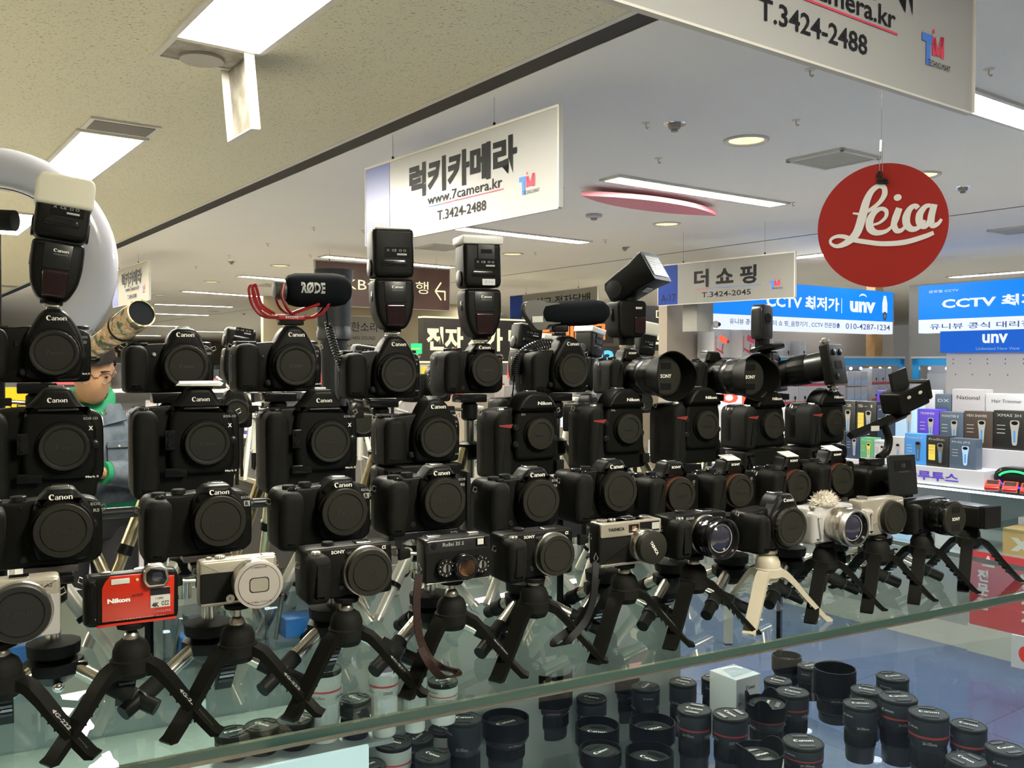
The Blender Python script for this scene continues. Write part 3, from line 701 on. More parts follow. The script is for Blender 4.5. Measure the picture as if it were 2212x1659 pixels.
c1 = dict(w=158, h=167, out=[(-79, 12), (-74, 2), (60, 2), (70, 6), (71, 28), (80, 36), (80, 110), (77, 125), (68, 132), (50, 137), (-10, 138), (-40, 137), (-62, 135), (-74, 132), (-79, 122)],
          bulge=[(-22, 34), (60, 34), (70, 48), (70, 108), (62, 126), (54, 136), (45, 146), (39, 158), (34, 164), (4, 164), (-2, 158), (-10, 146), (-22, 132), (-27, 110), (-27, 50)], by=-20,
          hump=[(-30, 130), (68, 130), (54, 138), (45, 148), (39, 159), (34, 166), (4, 166), (-2, 160), (-12, 146)], hy=-21,
          grip=[(-79, 2), (-48, 2), (-41, 22), (-43, 60), (-42, 108), (-44, 124), (-54, 134), (-72, 132), (-79, 120)], gy=-46,
          mount=(27, 81, 33.5, 'rib', 'Canon'),
          btn=[('lens_release', 67, 84, 5.5, -18, 'black_sheen'), ('function_button', -25, 95, 4.6, -20, 'black_gloss'), ('function_button', -25, 80, 4.6, -20, 'black_gloss'), ('function_button', -25, 38, 4.6, -16, 'black_gloss'), ('function_button', -10, 38, 4.6, -16, 'black_gloss')],
          dial=[('shutter_button', -60, -28, 132, 7, 4, 'black_gloss'), ('shutter_dial', -58, -14, 133, 9, 3, 'black')],
          bits=[SHOE(19, 167), ('button_plate', (-25, -20, 87), (15, 3, 30), 'black_gloss'), ('button_plate', (-17, -17, 38), (32, 6, 13), 'black_gloss'), ('logo_brow', (20, -21, 134), (52, 8, 3), 'black_sheen'), ('lower_shutter', (-58, -40, 14), (16, 16, 10), 'black_gloss')],
          txt=[cn(19, 148, -22, 26), ('EOS-1D', 62, 121, 3.6, 19, -20.6, 'grey_ink', .02), ('X', 62, 107, 6, 6, -20.6, WI, .05), ('Mark II', 63, 37, 3, 17, -20.6, WI, .02)], lz=128)
cr = dict(w=138, h=96, out=[(-69, 6), (-63, 0), (58, 0), (68, 8), (70, 14), (70, 60), (68, 73), (60, 80), (44, 83), (-6, 82), (-20, 80), (-50, 82), (-62, 80), (-69, 70)],
          bulge=[(-2, 6), (54, 6), (60, 30), (60, 62), (52, 80), (44, 88), (37, 95), (9, 95), (4, 90), (-4, 82), (-10, 66), (-10, 28)], by=-16,
          hump=[(-8, 76), (52, 76), (44, 86), (38, 96), (9, 96), (2, 88)], hy=-19,
          grip=[(-69, 2), (-42, 0), (-37, 24), (-35, 52), (-35, 72), (-42, 80), (-60, 81), (-68, 72), (-70, 30)], gy=-46,
          mount=(25, 46, 32.5, 'flat', 'Canon'), btn=[('release_button', 58, 50, 5, -14, 'black_sheen'), ('front_button', -17, 11, 4.5, -5, 'black_sheen'), ('timer_lamp', -20, 74, 1.8, -5, 'ir_red')],
          dial=[('shutter_button', -48, -28, 80.5, 6.5, 3, 'black_gloss'), ('top_dial', -48, -8, 80, 9, 5, 'black_sheen'), ('rear_dial', -22, 6, 81, 9, 5, 'black_sheen')],
          bits=[SHOE(23, 96)], txt=[cn(23, 86, -19.3, 26), ('EOS', 62, 73, 3.6, 11, -6, 'grey_ink', .02), ('R5', 63, 65, 4, 7, -6, 'grey_ink', .03)])
crr = var(cr, h=92, hump=[(-8, 74), (46, 74), (42, 84), (40, 92), (10, 92), (4, 86)], bulge=[(-2, 6), (54, 6), (60, 30), (60, 62), (52, 78), (42, 86), (39, 91), (11, 91), (4, 86), (-4, 80), (-10, 66), (-10, 28)], btn=[('release_button', 58, 46, 5, -14, 'black_sheen')],
          bits=[SHOE(24, 92)], txt=[cn(25, 83, -19.3, 25), ('EOS', 61, 72, 3.6, 11, -6, 'grey_ink', .02)], flat=[('letter_badge', [(59, 60), (67, 60), (67, 67.5), (59, 67.5)], -7, 'grey_ink')])
def r_badge(t): l = MB(); l.text('R', .063, .0638, .0055, 'black_ink', -.0074, off=.04); l.build('badge_letter', t)
nk = dict(w=160, h=157, out=[(-79, 8), (-74, 1), (74, 1), (81, 8), (80, 26), (74, 40), (73, 108), (69, 119), (56, 126), (-14, 128), (-50, 128), (-70, 124), (-79, 112)],
          bulge=[(-22, 32), (62, 32), (67, 46), (66, 104), (60, 126), (52, 140), (44, 149), (34, 155), (6, 156), (-6, 150), (-15, 138), (-22, 120), (-26, 90)], by=-18,
          hump=[(-26, 120), (64, 120), (58, 134), (48, 147), (34, 156), (5, 157), (-8, 150), (-18, 138)], hy=-27,
          grip=[(-79, 2), (-50, 2), (-44, 20), (-47, 60), (-46, 100), (-46, 118), (-54, 127), (-70, 124), (-79, 110)], gy=-50, gk='rubber',
          mount=(24, 80, 29, 'nik', 'Nikon'), btn=[('lens_release', 60, 70, 5, -17, 'black_sheen'), ('function_button', -22, 92, 5, -17, 'black_sheen'), ('function_button', -22, 62, 5, -17, 'black_sheen')],
          dial=[('shutter_button', -62, -32, 124, 7, 4, 'chrome'), ('command_dial', -50, -26, 117, 8, 7, 'black'), ('release_dial', 58, 10, 122, 13, 6, 'black_sheen')],
          bits=[SHOE(20, 157), ('foot_wheel', (72, -4, 20), (16, 26, 18), 'rubber')],
          flat=[('red_flash', [(-74, 98), (-50, 94), (-46, 102), (-50, 101), (-73, 100)], -50.6, 'redmark')],
          txt=[('Nikon', 32, 136, 6.2, 29, -27.3, WI, .025)], lz=122)
nk2 = var(nk, h=124, out=[(-73, 6), (-68, 1), (66, 1), (73, 8), (73, 74), (69, 85), (56, 92), (-14, 94), (-50, 94), (-66, 90), (-73, 80)], w=146,
          bulge=[(-20, 4), (60, 4), (66, 14), (64, 72), (58, 92), (50, 106), (42, 116), (33, 122), (6, 123), (-6, 116), (-15, 104), (-22, 86), (-25, 50)],
          hump=[(-24, 86), (62, 86), (56, 100), (46, 114), (34, 123), (5, 124), (-8, 116), (-18, 104)],
          grip=[(-73, 2), (-46, 2), (-40, 20), (-42, 50), (-40, 82), (-48, 93), (-64, 90), (-73, 78)], mount=(24, 50, 29, 'nik', 'Nikon'),
          btn=[('lens_release', 60, 40, 5, -17, 'black_sheen'), ('function_button', -20, 60, 5, -17, 'black_sheen'), ('function_button', -20, 32, 5, -17, 'black_sheen')],
          dial=[('shutter_button', -56, -32, 90, 7, 4, 'chrome'), ('command_dial', -46, -26, 83, 8, 7, 'black'), ('release_dial', 56, 10, 88, 13, 6, 'black_sheen')],
          bits=[SHOE(20, 124)], flat=[('red_flash', [(-69, 69), (-45, 66), (-41, 73), (-46, 72), (-68, 71)], -50.6, 'redmark')], txt=[('Nikon', 32, 106, 6, 27, -27.3, WI, .025)], lz=88)
def nik_pack(t):
    b = MB(); b.pillow(smooth(mm([(-74, -44), (-44, -44), (-38, -38), (66, -38), (78, -30), (78, -12), (72, -1), (-73, -1), (-75, -20)]), 2), -.014, .034, .005, 'black', both=True)
    b.pillow(smooth(mm([(-74, -44), (-48, -44), (-42, -24), (-42, -2), (-73, -2)]), 2), -.046, .01, .010, 'rubber', n=4); b.build('battery_pack', t)
s7 = dict(w=127, h=93, out=[(-63, 4), (-58, 0), (60, 0), (64, 4), (64, 62), (60, 69), (34, 71), (-28, 71), (-56, 70), (-63, 62)],
          bulge=[(-22, 14), (48, 14), (50, 40), (42, 66), (30, 78), (24, 92), (-10, 92), (-16, 78), (-24, 62)], by=-11,
          hump=[(-24, 66), (36, 66), (28, 76), (23, 93), (-11, 93), (-17, 76)], hy=-15,
          grip=[(-63, 1), (-32, 1), (-28, 20), (-29, 50), (-28, 66), (-36, 70), (-56, 70), (-63, 62)], gy=-38,
          mount=(12, 38, 29, 'sony', 'SONY'), mk='bronze', my=-14, btn=[('lens_release', 46, 38, 4, -8, 'black_sheen')],
          dial=[('shutter_button', -46, -22, 69, 6, 3, 'black_gloss'), ('mode_dial', -30, 8, 70, 9, 6, 'black_sheen'), ('compensation_dial', -50, 14, 69, 9, 5, 'black_sheen')],
          bits=[SHOE(6, 93)], txt=[('SONY', 6, 84.5, 4.2, 20, -15.4, WI, .03), ('α', 52, 56, 4.5, 5, -6, 'grey_ink', .02), ('7', 52, 50, 3, 2.2, -6, 'grey_ink', .02)])
def mark(t, x=.057): pass
s6 = dict(w=120, h=67, out=[(-60, 4), (-56, 0), (56, 0), (60, 4), (60, 63), (56, 67), (-56, 66), (-60, 60)], bulge=[(-8, 6), (50, 6), (54, 30), (50, 62), (20, 64), (-8, 62)], by=-8,
          grip=[(-60, 1), (-32, 1), (-29, 20), (-29, 56), (-36, 62), (-54, 62), (-60, 54)], gy=-34, mount=(24, 32, 30, 'flat', 'SONY'), mk='silver', my=-9,
          btn=[('lens_release', -10, 14, 4, -5, 'black_sheen')], dial=[('shutter_button', -46, -18, 62, 6, 3, 'silver'), ('mode_dial', -22, 12, 66, 8, 4, 'black_sheen')],
          bits=[SHOE(22, 67.5)], txt=[('SONY', -14, 60, 4.4, 18, -6.4, WI, .03), ('α', 47, 61, 4.6, 5.5, -8.6, WI, .02)])
# lenses: segments (radius, distance from mount) in mm
def lens(root, x, z, y, segs, name='lens', T=None, front=None):
    T = T or (M.Translation((x / 1000, y / 1000, z / 1000)) @ YF); b = MB(); o = None
    for prof, k, ribs in segs:
        b = MB(); pr = [(max(r, .01) / 1000, d / 1000) for r, d in prof]; n = 72 if ribs else 40
        b.lathe(pr, k, T, n, f=(lambda i, rr, zz: -.0007 if (i // 2) % 2 and zz > pr[0][1] + 1e-6 and zz < pr[-1][1] - 1e-6 else 0) if ribs else None)
        q = b.build(name if o is None else ('zoom_ring' if ribs else 'barrel_ring'), root if o is None else o); o = o or q
    return o
def petal_hood(par, T, r0, r1, d0, d1, amp=.012, lobes=4, k='black', ph=0.0):
    n = 72; b = MB(); secs = []
    def prof(a): return amp * max(0, cos(lobes * (a + ph))) ** .6 if lobes else 0
    for rr0, rr1, rev in ((r0, r1, 0), (r0 - .0022, r1 - .0022, 1)):
        A = [(rr0 * cos(2 * pi * i / n), rr0 * sin(2 * pi * i / n), d0) for i in range(n)]
        Bc = [(rr1 * cos(2 * pi * i / n), rr1 * sin(2 * pi * i / n), d1 + prof(2 * pi * i / n)) for i in range(n)]
        mid = [((rr0 + rr1) / 2 * 1.0 * cos(2 * pi * i / n), (rr0 + rr1) / 2 * sin(2 * pi * i / n), (d0 + d1) / 2) for i in range(n)]
        secs += [A, mid, Bc] if not rev else [Bc, mid, A]
    b.loft(secs, k, T, cap=False, closed=True); return b.build('lens_hood', par)
def lens_cap(par, T, r, d, txt=None, k='cap'):
    b = MB(); b.lathe([(r, d - .003), (r, d), (r * .97, d + .001), (.0001, d + .001)], k, T, 48)
    for s in (-1, 1): b.box((0, s * r * .55, d + .0012), (r * .7, r * .34, .0012), 'black_gloss', T=T)
    o = b.build('lens_cap', par)
    if txt: l = MB(); l.text(txt, 0, 0, r * .20, WI, -.0018, off=.02, T=T @ M.Translation((0, 0, d)) @ M.Rotation(-pi / 2, 4, 'X')); l.build('lettering', o)
    return o
# ---------------------------------------------------------------- flashes and microphones (sit on the cameras' shoes, things of their own)
def flash(label, P, rz, lean=0, head=1.0, txt='Canon', cap=None, hh=80, sticker=None, tilt=0, front=False):
    t = thing('camera_flash', label, 'flash', P, 0, None, None)
    t.rotation_euler = (M.Rotation(rz, 3, 'Z') @ M.Rotation(lean, 3, 'Y')).to_euler()
    b = MB(); b.box((0, 0, .003), (.022, .024, .005), 'silver', .001); b.lathe([(.016, .005), (.016, .011), (.012, .013)], 'rubber', n=30); b.build('shoe_foot', t)
    b = MB(); b.pillow(smooth(mm([(-18, 10), (18, 10), (26, 20), (33, 36), (37, 62), (37, 96), (33, 101), (-33, 101), (-37, 96), (-37, 62), (-33, 36), (-26, 20)]), 2), -.026, .030, .008, 'black', both=True, n=4)
    b.box((-.036, .0, .070), (.003, .014, .018), 'black_gloss', .001); b.build('body', t)
    MB().pillow(smooth(mm([(-16, 14), (16, 14), (19, 56), (-19, 56)]), 1), -.0295, -.02, .004, 'ir_red').build('red_window', t)
    MB().pillow(mm([(-19, 58), (19, 58), (20, 96), (-20, 96)]), -.0275, -.02, .001, 'black_sheen').build('front_panel', t)
    l = MB(); l.text(txt, .004, .086, .0052, WI, -.028, w=.021 if txt == 'Canon' else .02, off=.03); l.text('SPEEDLITE', .004, .080, .0016, 'grey_ink', -.028, w=.02, off=0); l.build('lettering', t)
    TH_ = M.Translation((0, .002, .104)) @ M.Rotation(tilt, 4, 'X')
    b = MB(TH_); q = hh
    b.pillow(smooth(mm([(-33, 0), (33, 0), (38, 8), (38, q), (-38, q), (-38, 8)]), 1), -.026, .030, .007, 'black', both=True, n=4)
    for s in (-1, 1): b.lathe([(.016, 0), (.016, .0035), (.012, .0045), (.0001, .0045)], 'black_sheen', M.Translation((s * .0365, .004, .018)) @ M.Rotation(s * pi / 2, 4, 'Y'), 24)
    hd = b.build('head', t)
    MB(TH_).pillow(smooth(mm([(-26, 20), (26, 20), (22, 32), (-22, 32)]), 2), -.0272, -.02, .002, 'black_gloss').build('release_slot', hd)
    b = MB(TH_); b.box((.006, -.0265, .045), (.046, .0008, .018), 'black_gloss'); b.text('X  CE  O O', .004, .048, .004, 'grey_ink', -.0272, w=.036, off=0); b.box((.014, -.0272, .041), (.018, .0005, .003), 'grey_ink'); b.build('rating_label', hd)
    b = MB(TH_); b.box((0, .002, q / 1000 + .0005), (.066, .046, .003), 'clear_white', .001); b.build('flash_window', hd)
    if cap == 'box':
        b = MB(TH_); z0 = q / 1000 - .016; b.pillow(smooth(mm([(-41, z0 * 1000), (41, z0 * 1000), (41, q + 22), (36, q + 32), (-36, q + 32), (-41, q + 22)]), 2), -.031, .035, .006, 'diffuser', both=True, n=4); b.build('diffuser_cap', hd, label='milky white bounce cap')
    if cap == 'low':
        b = MB(TH_); b.box((0, .002, q / 1000 + .006), (.082, .062, .017), 'clear_white', .004); b.build('diffuser_cap', hd)
        b = MB(TH_); b.box((.006, -.0278, q / 1000 - .017), (.034, .0015, .028), 'lens_grey', .001); b.box((.006, -.029, q / 1000 - .016), (.022, .001, .007), 'black_gloss'); b.build('clip_plate', hd)
    if sticker: b = MB(TH_); b.box((.010, -.0275, .010), (.026, .0006, .012), 'sticker'); b.text('중고 A', .010, .010, .005, 'logo_blue', -.0281, w=.016, off=0); b.build('sticker', hd)
    return t
def shoe_pt(camo, x, y, z): 
    bpy.context.view_layer.update(); return camo.matrix_world @ V((x / 1000, y / 1000, z / 1000))
# ================================================================ the glass counter
SL, SR, TD = -1.15, 1.86, .86
b = MB(); th = .010
def cbox(b, s0, s1, t0, t1, z0, z1, k):
    vs = [tuple(C(s, t, z)) for z in (z0, z1) for s, t in ((s0, t0), (s1, t0), (s1, t1), (s0, t1))]
    return b.add(vs, [(3, 2, 1, 0), (4, 5, 6, 7), (0, 1, 5, 4), (1, 2, 6, 5), (2, 3, 7, 6), (3, 0, 4, 7)], k)
counter = thing('display_case', 'long glass display case with the camera rows standing on its top', 'display case', C(.3, .3, 0), AC)
CI = counter.matrix_world.copy()
bpy.context.view_layer.update()
INV = counter.matrix_world.inverted()
def cpart(name, mb, par=None):
    mb.v = [INV @ v for v in mb.v]; return mb.build(name, par or counter)
b = MB()
vs = [tuple(C(s, t, z)) for z in (GZ - th, GZ) for s, t in ((SL, 0), (SR, 0), (SR, TD), (SL, TD))]
b.add(vs, [(3, 2, 1, 0), (4, 5, 6, 7)], 'pane'); b.add(vs, [(0, 1, 5, 4), (1, 2, 6, 5), (2, 3, 7, 6), (3, 0, 4, 7)], 'glass_edge')
cpart('glass_top', b)
b = MB(); cbox(b, SL, SR, .006, .0075, GZ - th - .006, GZ - th - .0008, 'beige_metal'); cpart('front_rail', b)
def pane(b, s0, s1, t0, t1, z0, z1):                      # upright pane, one face pair
    cbox(b, s0, s1, t0, t1, z0, z1, 'pane_clear')
b = MB(); pane(b, SL, 1.0, .012, .017, .42, GZ - th - .006); pane(b, 1.004, SR, .012, .017, .42, GZ - th - .006); cpart('front_glass', b)
b = MB(); pane(b, SR - .02, SR - .015, .02, TD - .02, .42, GZ - th - .002); cpart('side_glass', b)
SHZ = .545                                                # the inner shelf the lenses stand on
b = MB(); cbox(b, -.45, SR - .10, .10, .74, SHZ - .008, SHZ, 'pane_clear'); cpart('inner_shelf', b)
b = MB(); cbox(b, SL, -.40, .06, .74, SHZ + .02, SHZ + .028, 'lit_case'); cbox(b, -.40, .58, .49, .74, .767, .775, 'shelf_white'); cbox(b, -.40, .53, .482, .49, .62, .775, 'lit_case'); cpart('lit_riser', b)
b = MB(); cbox(b, SL, SR, .05, TD, 0, .36, 'case_dark'); cpart('base_cabinet', b)
b = MB(); cbox(b, -.40, .52, .12, .60, .385, .39, 'lit_case'); cpart('light_panel', b)
b = MB(); cbox(b, -.5, SR - .06, .020, .032, GZ - th - .010, GZ - th - .0045, 'case_led'); cpart('led_strip', b)
b = MB(); cbox(b, SL, SR - .04, .018, .034, GZ - th - .004, GZ - th - .0008, 'beige_metal'); cbox(b, SL, SR - .04, .0175, .019, GZ - th - .0125, GZ - th - .0008, 'beige_metal'); cpart('led_rail', b)
b = MB(); cbox(b, SL, SR - .04, .05, TD - .06, .362, .37, 'shelf_white'); cpart('case_bottom', b)
b = MB()
for s in (-.42, .30, SR - .03): cbox(b, s, s + .008, TD - .055, TD - .040, .37, GZ - th, 'chrome')
cpart('upright', b)
for px, py in ((1180, 1532), (1437, 1592), (1742, 1580), (1892, 1642), (1085, 1640), (1560, 1632)):  # added glowing discs, standing in for bright white patches on the shelf
    q = atZ(px, py, SHZ); b = MB(); b.lathe([(.013, SHZ), (.013, SHZ + .004), (.0001, SHZ + .005)], 'lit_white', M.Translation((q.x, q.y, 0)), 16); cpart('glow_spot', b)
b = MB(); cbox(b, SL, 1.50, TD - .034, TD - .028, .37, GZ - th - .001, 'back_door'); cpart('back_door', b)
# ---------------------------------------------------------------- lenses inside the case
def lens_item(kind, P, r, h, label, group, txt='Canon', hood=None):
    t = thing('camera_lens', label, 'lens', P, rnd.uniform(-1.2, 1.2), group)
    bk = 'lens_white' if kind == 'white' else ('black_gloss' if kind == 'gloss' else 'lens_grey'); b = MB(); n = 64
    b.lathe([(r * .80, 0), (r * .84, h * .05), (r * .84, h * .25), (r * .9, h * .28), (r * .9, h * .62), (r * .98, h * .66), (r, h * .7), (r, h * .97), (r * .96, h)], bk, None, 40); b.build('barrel', t)
    b = MB(); b.lathe([(r * .91, h * .32), (r * .935, h * .33), (r * .935, h * .57), (r * .91, h * .58)], 'rubber' if kind != 'white' else 'lens_white', None, n, f=lambda i, rr, zz: -.0009 if (i // 2) % 2 else 0); b.build('zoom_ring', t)
    if kind != 'plain':
        MB().lathe([(r * 1.003, h * .76), (r * 1.006, h * .765), (r * 1.006, h * .785), (r * 1.003, h * .79)], 'redmark' if kind != 'white' else 'box_red', None, 40).build('red_ring', t)
    l = MB(); 
    for a, s_, z_ in ((0, txt, .90), (.9, '24-105mm', .70), (2.2, 'ULTRASONIC', .68), (-1.3, 'MACRO', .64)):
        l.text(s_, 0, h * z_, h * .045, 'grey_ink' if kind != 'white' else 'black_ink', -r * 1.012, w=r * .7, off=0, T=M.Rotation(a - 1.0, 4, 'Z'))
    l.build('lettering', t)
    if hood:
        hr = r * 1.12; T = M.Translation((0, 0, h * .80))
        if hood == 'petal': petal_hood(t, T, hr * .95, hr * 1.08, 0, .035, .018, 2 if rnd.random() < .5 else 4)
        else: petal_hood(t, T, hr, hr, 0, hood / 1000, 0, 0)
    b = MB(); b.lathe([(r * 1.0, h), (r * 1.02, h + .002), (r * 1.02, h + .007), (r * .97, h + .009), (r * .9, h + .009), (r * .88, h + .008), (.0001, h + .008)], 'cap_dark', None, 40)
    for s in (-1, 1): b.box((0, s * r * .6, h + .0085), (r * .8, r * .25, .002), 'black_sheen')
    c = b.build('lens_cap', t)
    l = MB(); l.text(txt, 0, 0, r * .24, WI, -.0096 - h, w=r * 1.0, off=.03, T=M.Rotation(-pi / 2, 4, 'X') @ M.Identity(4)); l.build('lettering', c)
    return t
lensn = 0; PL = []
q = atZ(1588, 1452, SHZ + .16); PL.append((q.x, q.y, .055))
def LP(px, py, r, h, kind='l', hood=None, txt='Canon', z=SHZ, lab=None):   # px,py = centre of the lens' upper face
    global lensn
    p = atZ(px, py, z + h); z += .0008; lensn += 1; R_ = r * (1.22 if hood else 1.03)
    for _ in range(30):
        for ox, oy, orr in PL:
            dx, dy = p.x - ox, p.y - oy; dd = math.hypot(dx, dy) or 1e-6; ov = R_ + orr + .001 - dd
            if ov > 0: p.x += dx / dd * ov * .6; p.y += dy / dd * ov * .6
    PL.append((p.x, p.y, R_))
    s = p.x * DC.x + p.y * DC.y; 
    side = lab or 'lens'
    lens_item(kind, (p.x, p.y, z), r, h, lab or 'capped black camera lens standing on the glass shelf among its neighbours', 'lenses on the shelf inside the case', txt, hood)
for px, py, r, h, kind, hood, txt, lab in (
    (1940, 1513, .041, .14, 'l', None, 'Canon', 'capped lens with pale crossed tape marks, front one of the pair beside the tall hood'),
    (1928, 1468, .039, .10, 'l', None, 'Canon', 'capped lens just behind the crossed tape lens, right of the tall hood'),
    (2006, 1548, .040, .15, 'l', None, 'Canon', 'tall capped lens with red ring, right of the crossed tape lens'),
    (2078, 1573, .036, .13, 'l', None, 'Canon', 'capped lens with tape marks, second from the right end of the case'),
    (2172, 1625, .037, .12, 'l', None, 'Canon', 'capped lens at the lower right corner, last of the diagonal line'),
    (2087, 1650, .037, .11, 'l', None, 'Canon', 'capped lens cut by the lower frame edge near the right corner'),
    (1872, 1497, .036, .11, 'plain', None, 'Canon', 'capped lens wedged right behind the tall hood'),
    (1858, 1528, .037, .12, 'plain', None, 'Canon', 'capped lens right of the tall hood, lower one'),
    (1802, 1442, .035, .08, 'plain', None, 'SONY', 'short capped lens with a pale sticker, behind the tall hood'),
    (1764, 1444, .032, .08, 'plain', None, 'SONY', 'short lens half hidden between the small hood and the pale sticker lens'),
    (1712, 1440, .036, .07, 'plain', 40, 'Canon', 'lens under a small open round hood at the back of the shelf'),
    (1803, 1480, .046, .09, 'l', 62, 'Canon', 'lens under the large open round hood in the middle of the right group'),
    (1680, 1477, .034, .09, 'plain', None, 'Canon', 'lens with a blue gleaming front element beside the white box'),
    (1712, 1502, .037, .12, 'l', None, 'Canon', 'capped lens with a pale ring right of the petal hood lens'),
    (1645, 1520, .041, .11, 'l', 'petal', 'Canon', 'lens with petal hood just in front of the white box'),
    (1500, 1540, .037, .13, 'l', None, 'Canon', 'capped lens with red ring left of the yellow reflection stripe'),
    (1572, 1550, .038, .13, 'l', None, 'Canon', 'tall capped lens with red ring under the white box'),
    (1735, 1610, .042, .09, 'l', None, 'Canon', 'capped lens with bright lettering low in the middle of the right group'),
    (1640, 1640, .042, .08, 'l', 'petal', 'Canon', 'petal hooded lens at the lower frame edge'),
    (1475, 1480, .033, .12, 'plain', None, 'Canon', 'slim dark lens behind the red ringed pair'),
    (1545, 1472, .034, .10, 'plain', None, 'Canon', 'dark lens in the back line left of the white box'),
    (1395, 1490, .034, .11, 'plain', None, 'Canon', 'slim lens in the back line with a pale stripe'),
    (1345, 1470, .038, .10, 'plain', 30, 'Canon', 'lens under a straight hood in the back line'),
    (1190, 1500, .047, .10, 'l', 80, 'Canon', 'widest tall hood lens, left half of the case'),
    (1278, 1515, .036, .09, 'plain', None, 'Canon', 'short lens right of the widest tall hood'),
    (1290, 1590, .044, .07, 'l', 40, 'Canon', 'lens under a wide round hood with a silver ring'),
    (1420, 1585, .046, .07, 'l', 40, 'Canon', 'lens under a dark wide round hood, rear of two'),
    (1405, 1632, .046, .05, 'l', 36, 'Canon', 'lens under a dark wide round hood, front of two'),
    (1332, 1605, .040, .07, 'l', 30, 'Canon', 'lens under a reddish lined hood behind the front hoods'),
    (1092, 1570, .047, .09, 'l', 40, 'Canon', 'lens with a wide hood reflecting yellow flowers'),
    (1003, 1560, .036, .15, 'plain', None, 'Canon', 'dark domed tall lens left of the wide yellow reflecting hood'),
    (960, 1582, .034, .10, 'white', None, 'Canon', 'white barrel lens with black cap behind the domed tall lens'),
    (905, 1600, .034, .10, 'plain', None, 'Canon', 'capped lens behind the front left pair'),
    (850, 1612, .037, .12, 'white', None, 'Canon', 'pale barrel lens with black cap, left group'),
    (836, 1640, .038, .10, 'plain', None, 'Canon', 'capped lens front left, lower of the left group'),
    (935, 1640, .036, .10, 'plain', None, 'Canon', 'capped lens with bright lettering in the left group'),
    (755, 1657, .034, .07, 'plain', None, 'Canon', 'capped lens cut by the lower frame edge, far left of the group')):
    LP(px, py, r, h, kind, hood, txt, lab=lab)
for px, py, r, h, kind, lab in ((512, 1652, .030, .035, 'plain', 'small lens under the glass at the far left of the upper step'), (577, 1640, .031, .038, 'gloss', 'small glossy lens second on the upper step'), (650, 1628, .032, .04, 'gloss', 'glossy lens third on the upper step with a white line'),
                          (713, 1612, .030, .12, 'white', 'white telephoto lens standing on the upper step, left one'), (842, 1598, .026, .12, 'white', 'white telephoto lens standing on the upper step, middle one'), (780, 1604, .028, .06, 'plain', 'dark lens between the two white telephoto lenses'),
                          (908, 1588, .022, .10, 'white', 'white telephoto lens standing on the upper step, right one'), (972, 1572, .028, .07, 'white', 'white lens behind the domed tall lens')):
    p = atZ(px, py, .775); p = p + NC * (r + .004); lens_item(kind, (p.x, p.y, .7758), r, h, lab, 'lenses on the upper step of the case')
# white lens carton with black printing
p = atZ(1588, 1452, SHZ + .16); t = thing('lens_carton', 'white lens carton with a black lens printed on it, inside the case', 'box', (p.x, p.y, SHZ + .0008), AC + .1)
MB().box((0, 0, .08), (.085, .085, .16), 'box_white', .001).build('carton', t)
b = MB(); b.text('Canon', .006, .135, .010, 'black_ink', -.0428, w=.03, off=.02); b.text('EF', -.030, .10, .008, 'black_ink', -.0428, off=.02); b.text('III', -.030, .088, .008, 'black_ink', -.0428, off=.02); b.poly(circ(.012, .07, .028, 24), 'black_ink', -.0428); b.build('print', t)
b = MB(); b.add([(-.04, -.03, .162), (.045, -.035, .168), (.035, .035, .162), (-.03, .03, .172), (.0, 0, .178)], [(0, 1, 4), (1, 2, 4), (2, 3, 4), (3, 0, 4)], 'acrylic'); b.build('plastic_wrap', t)
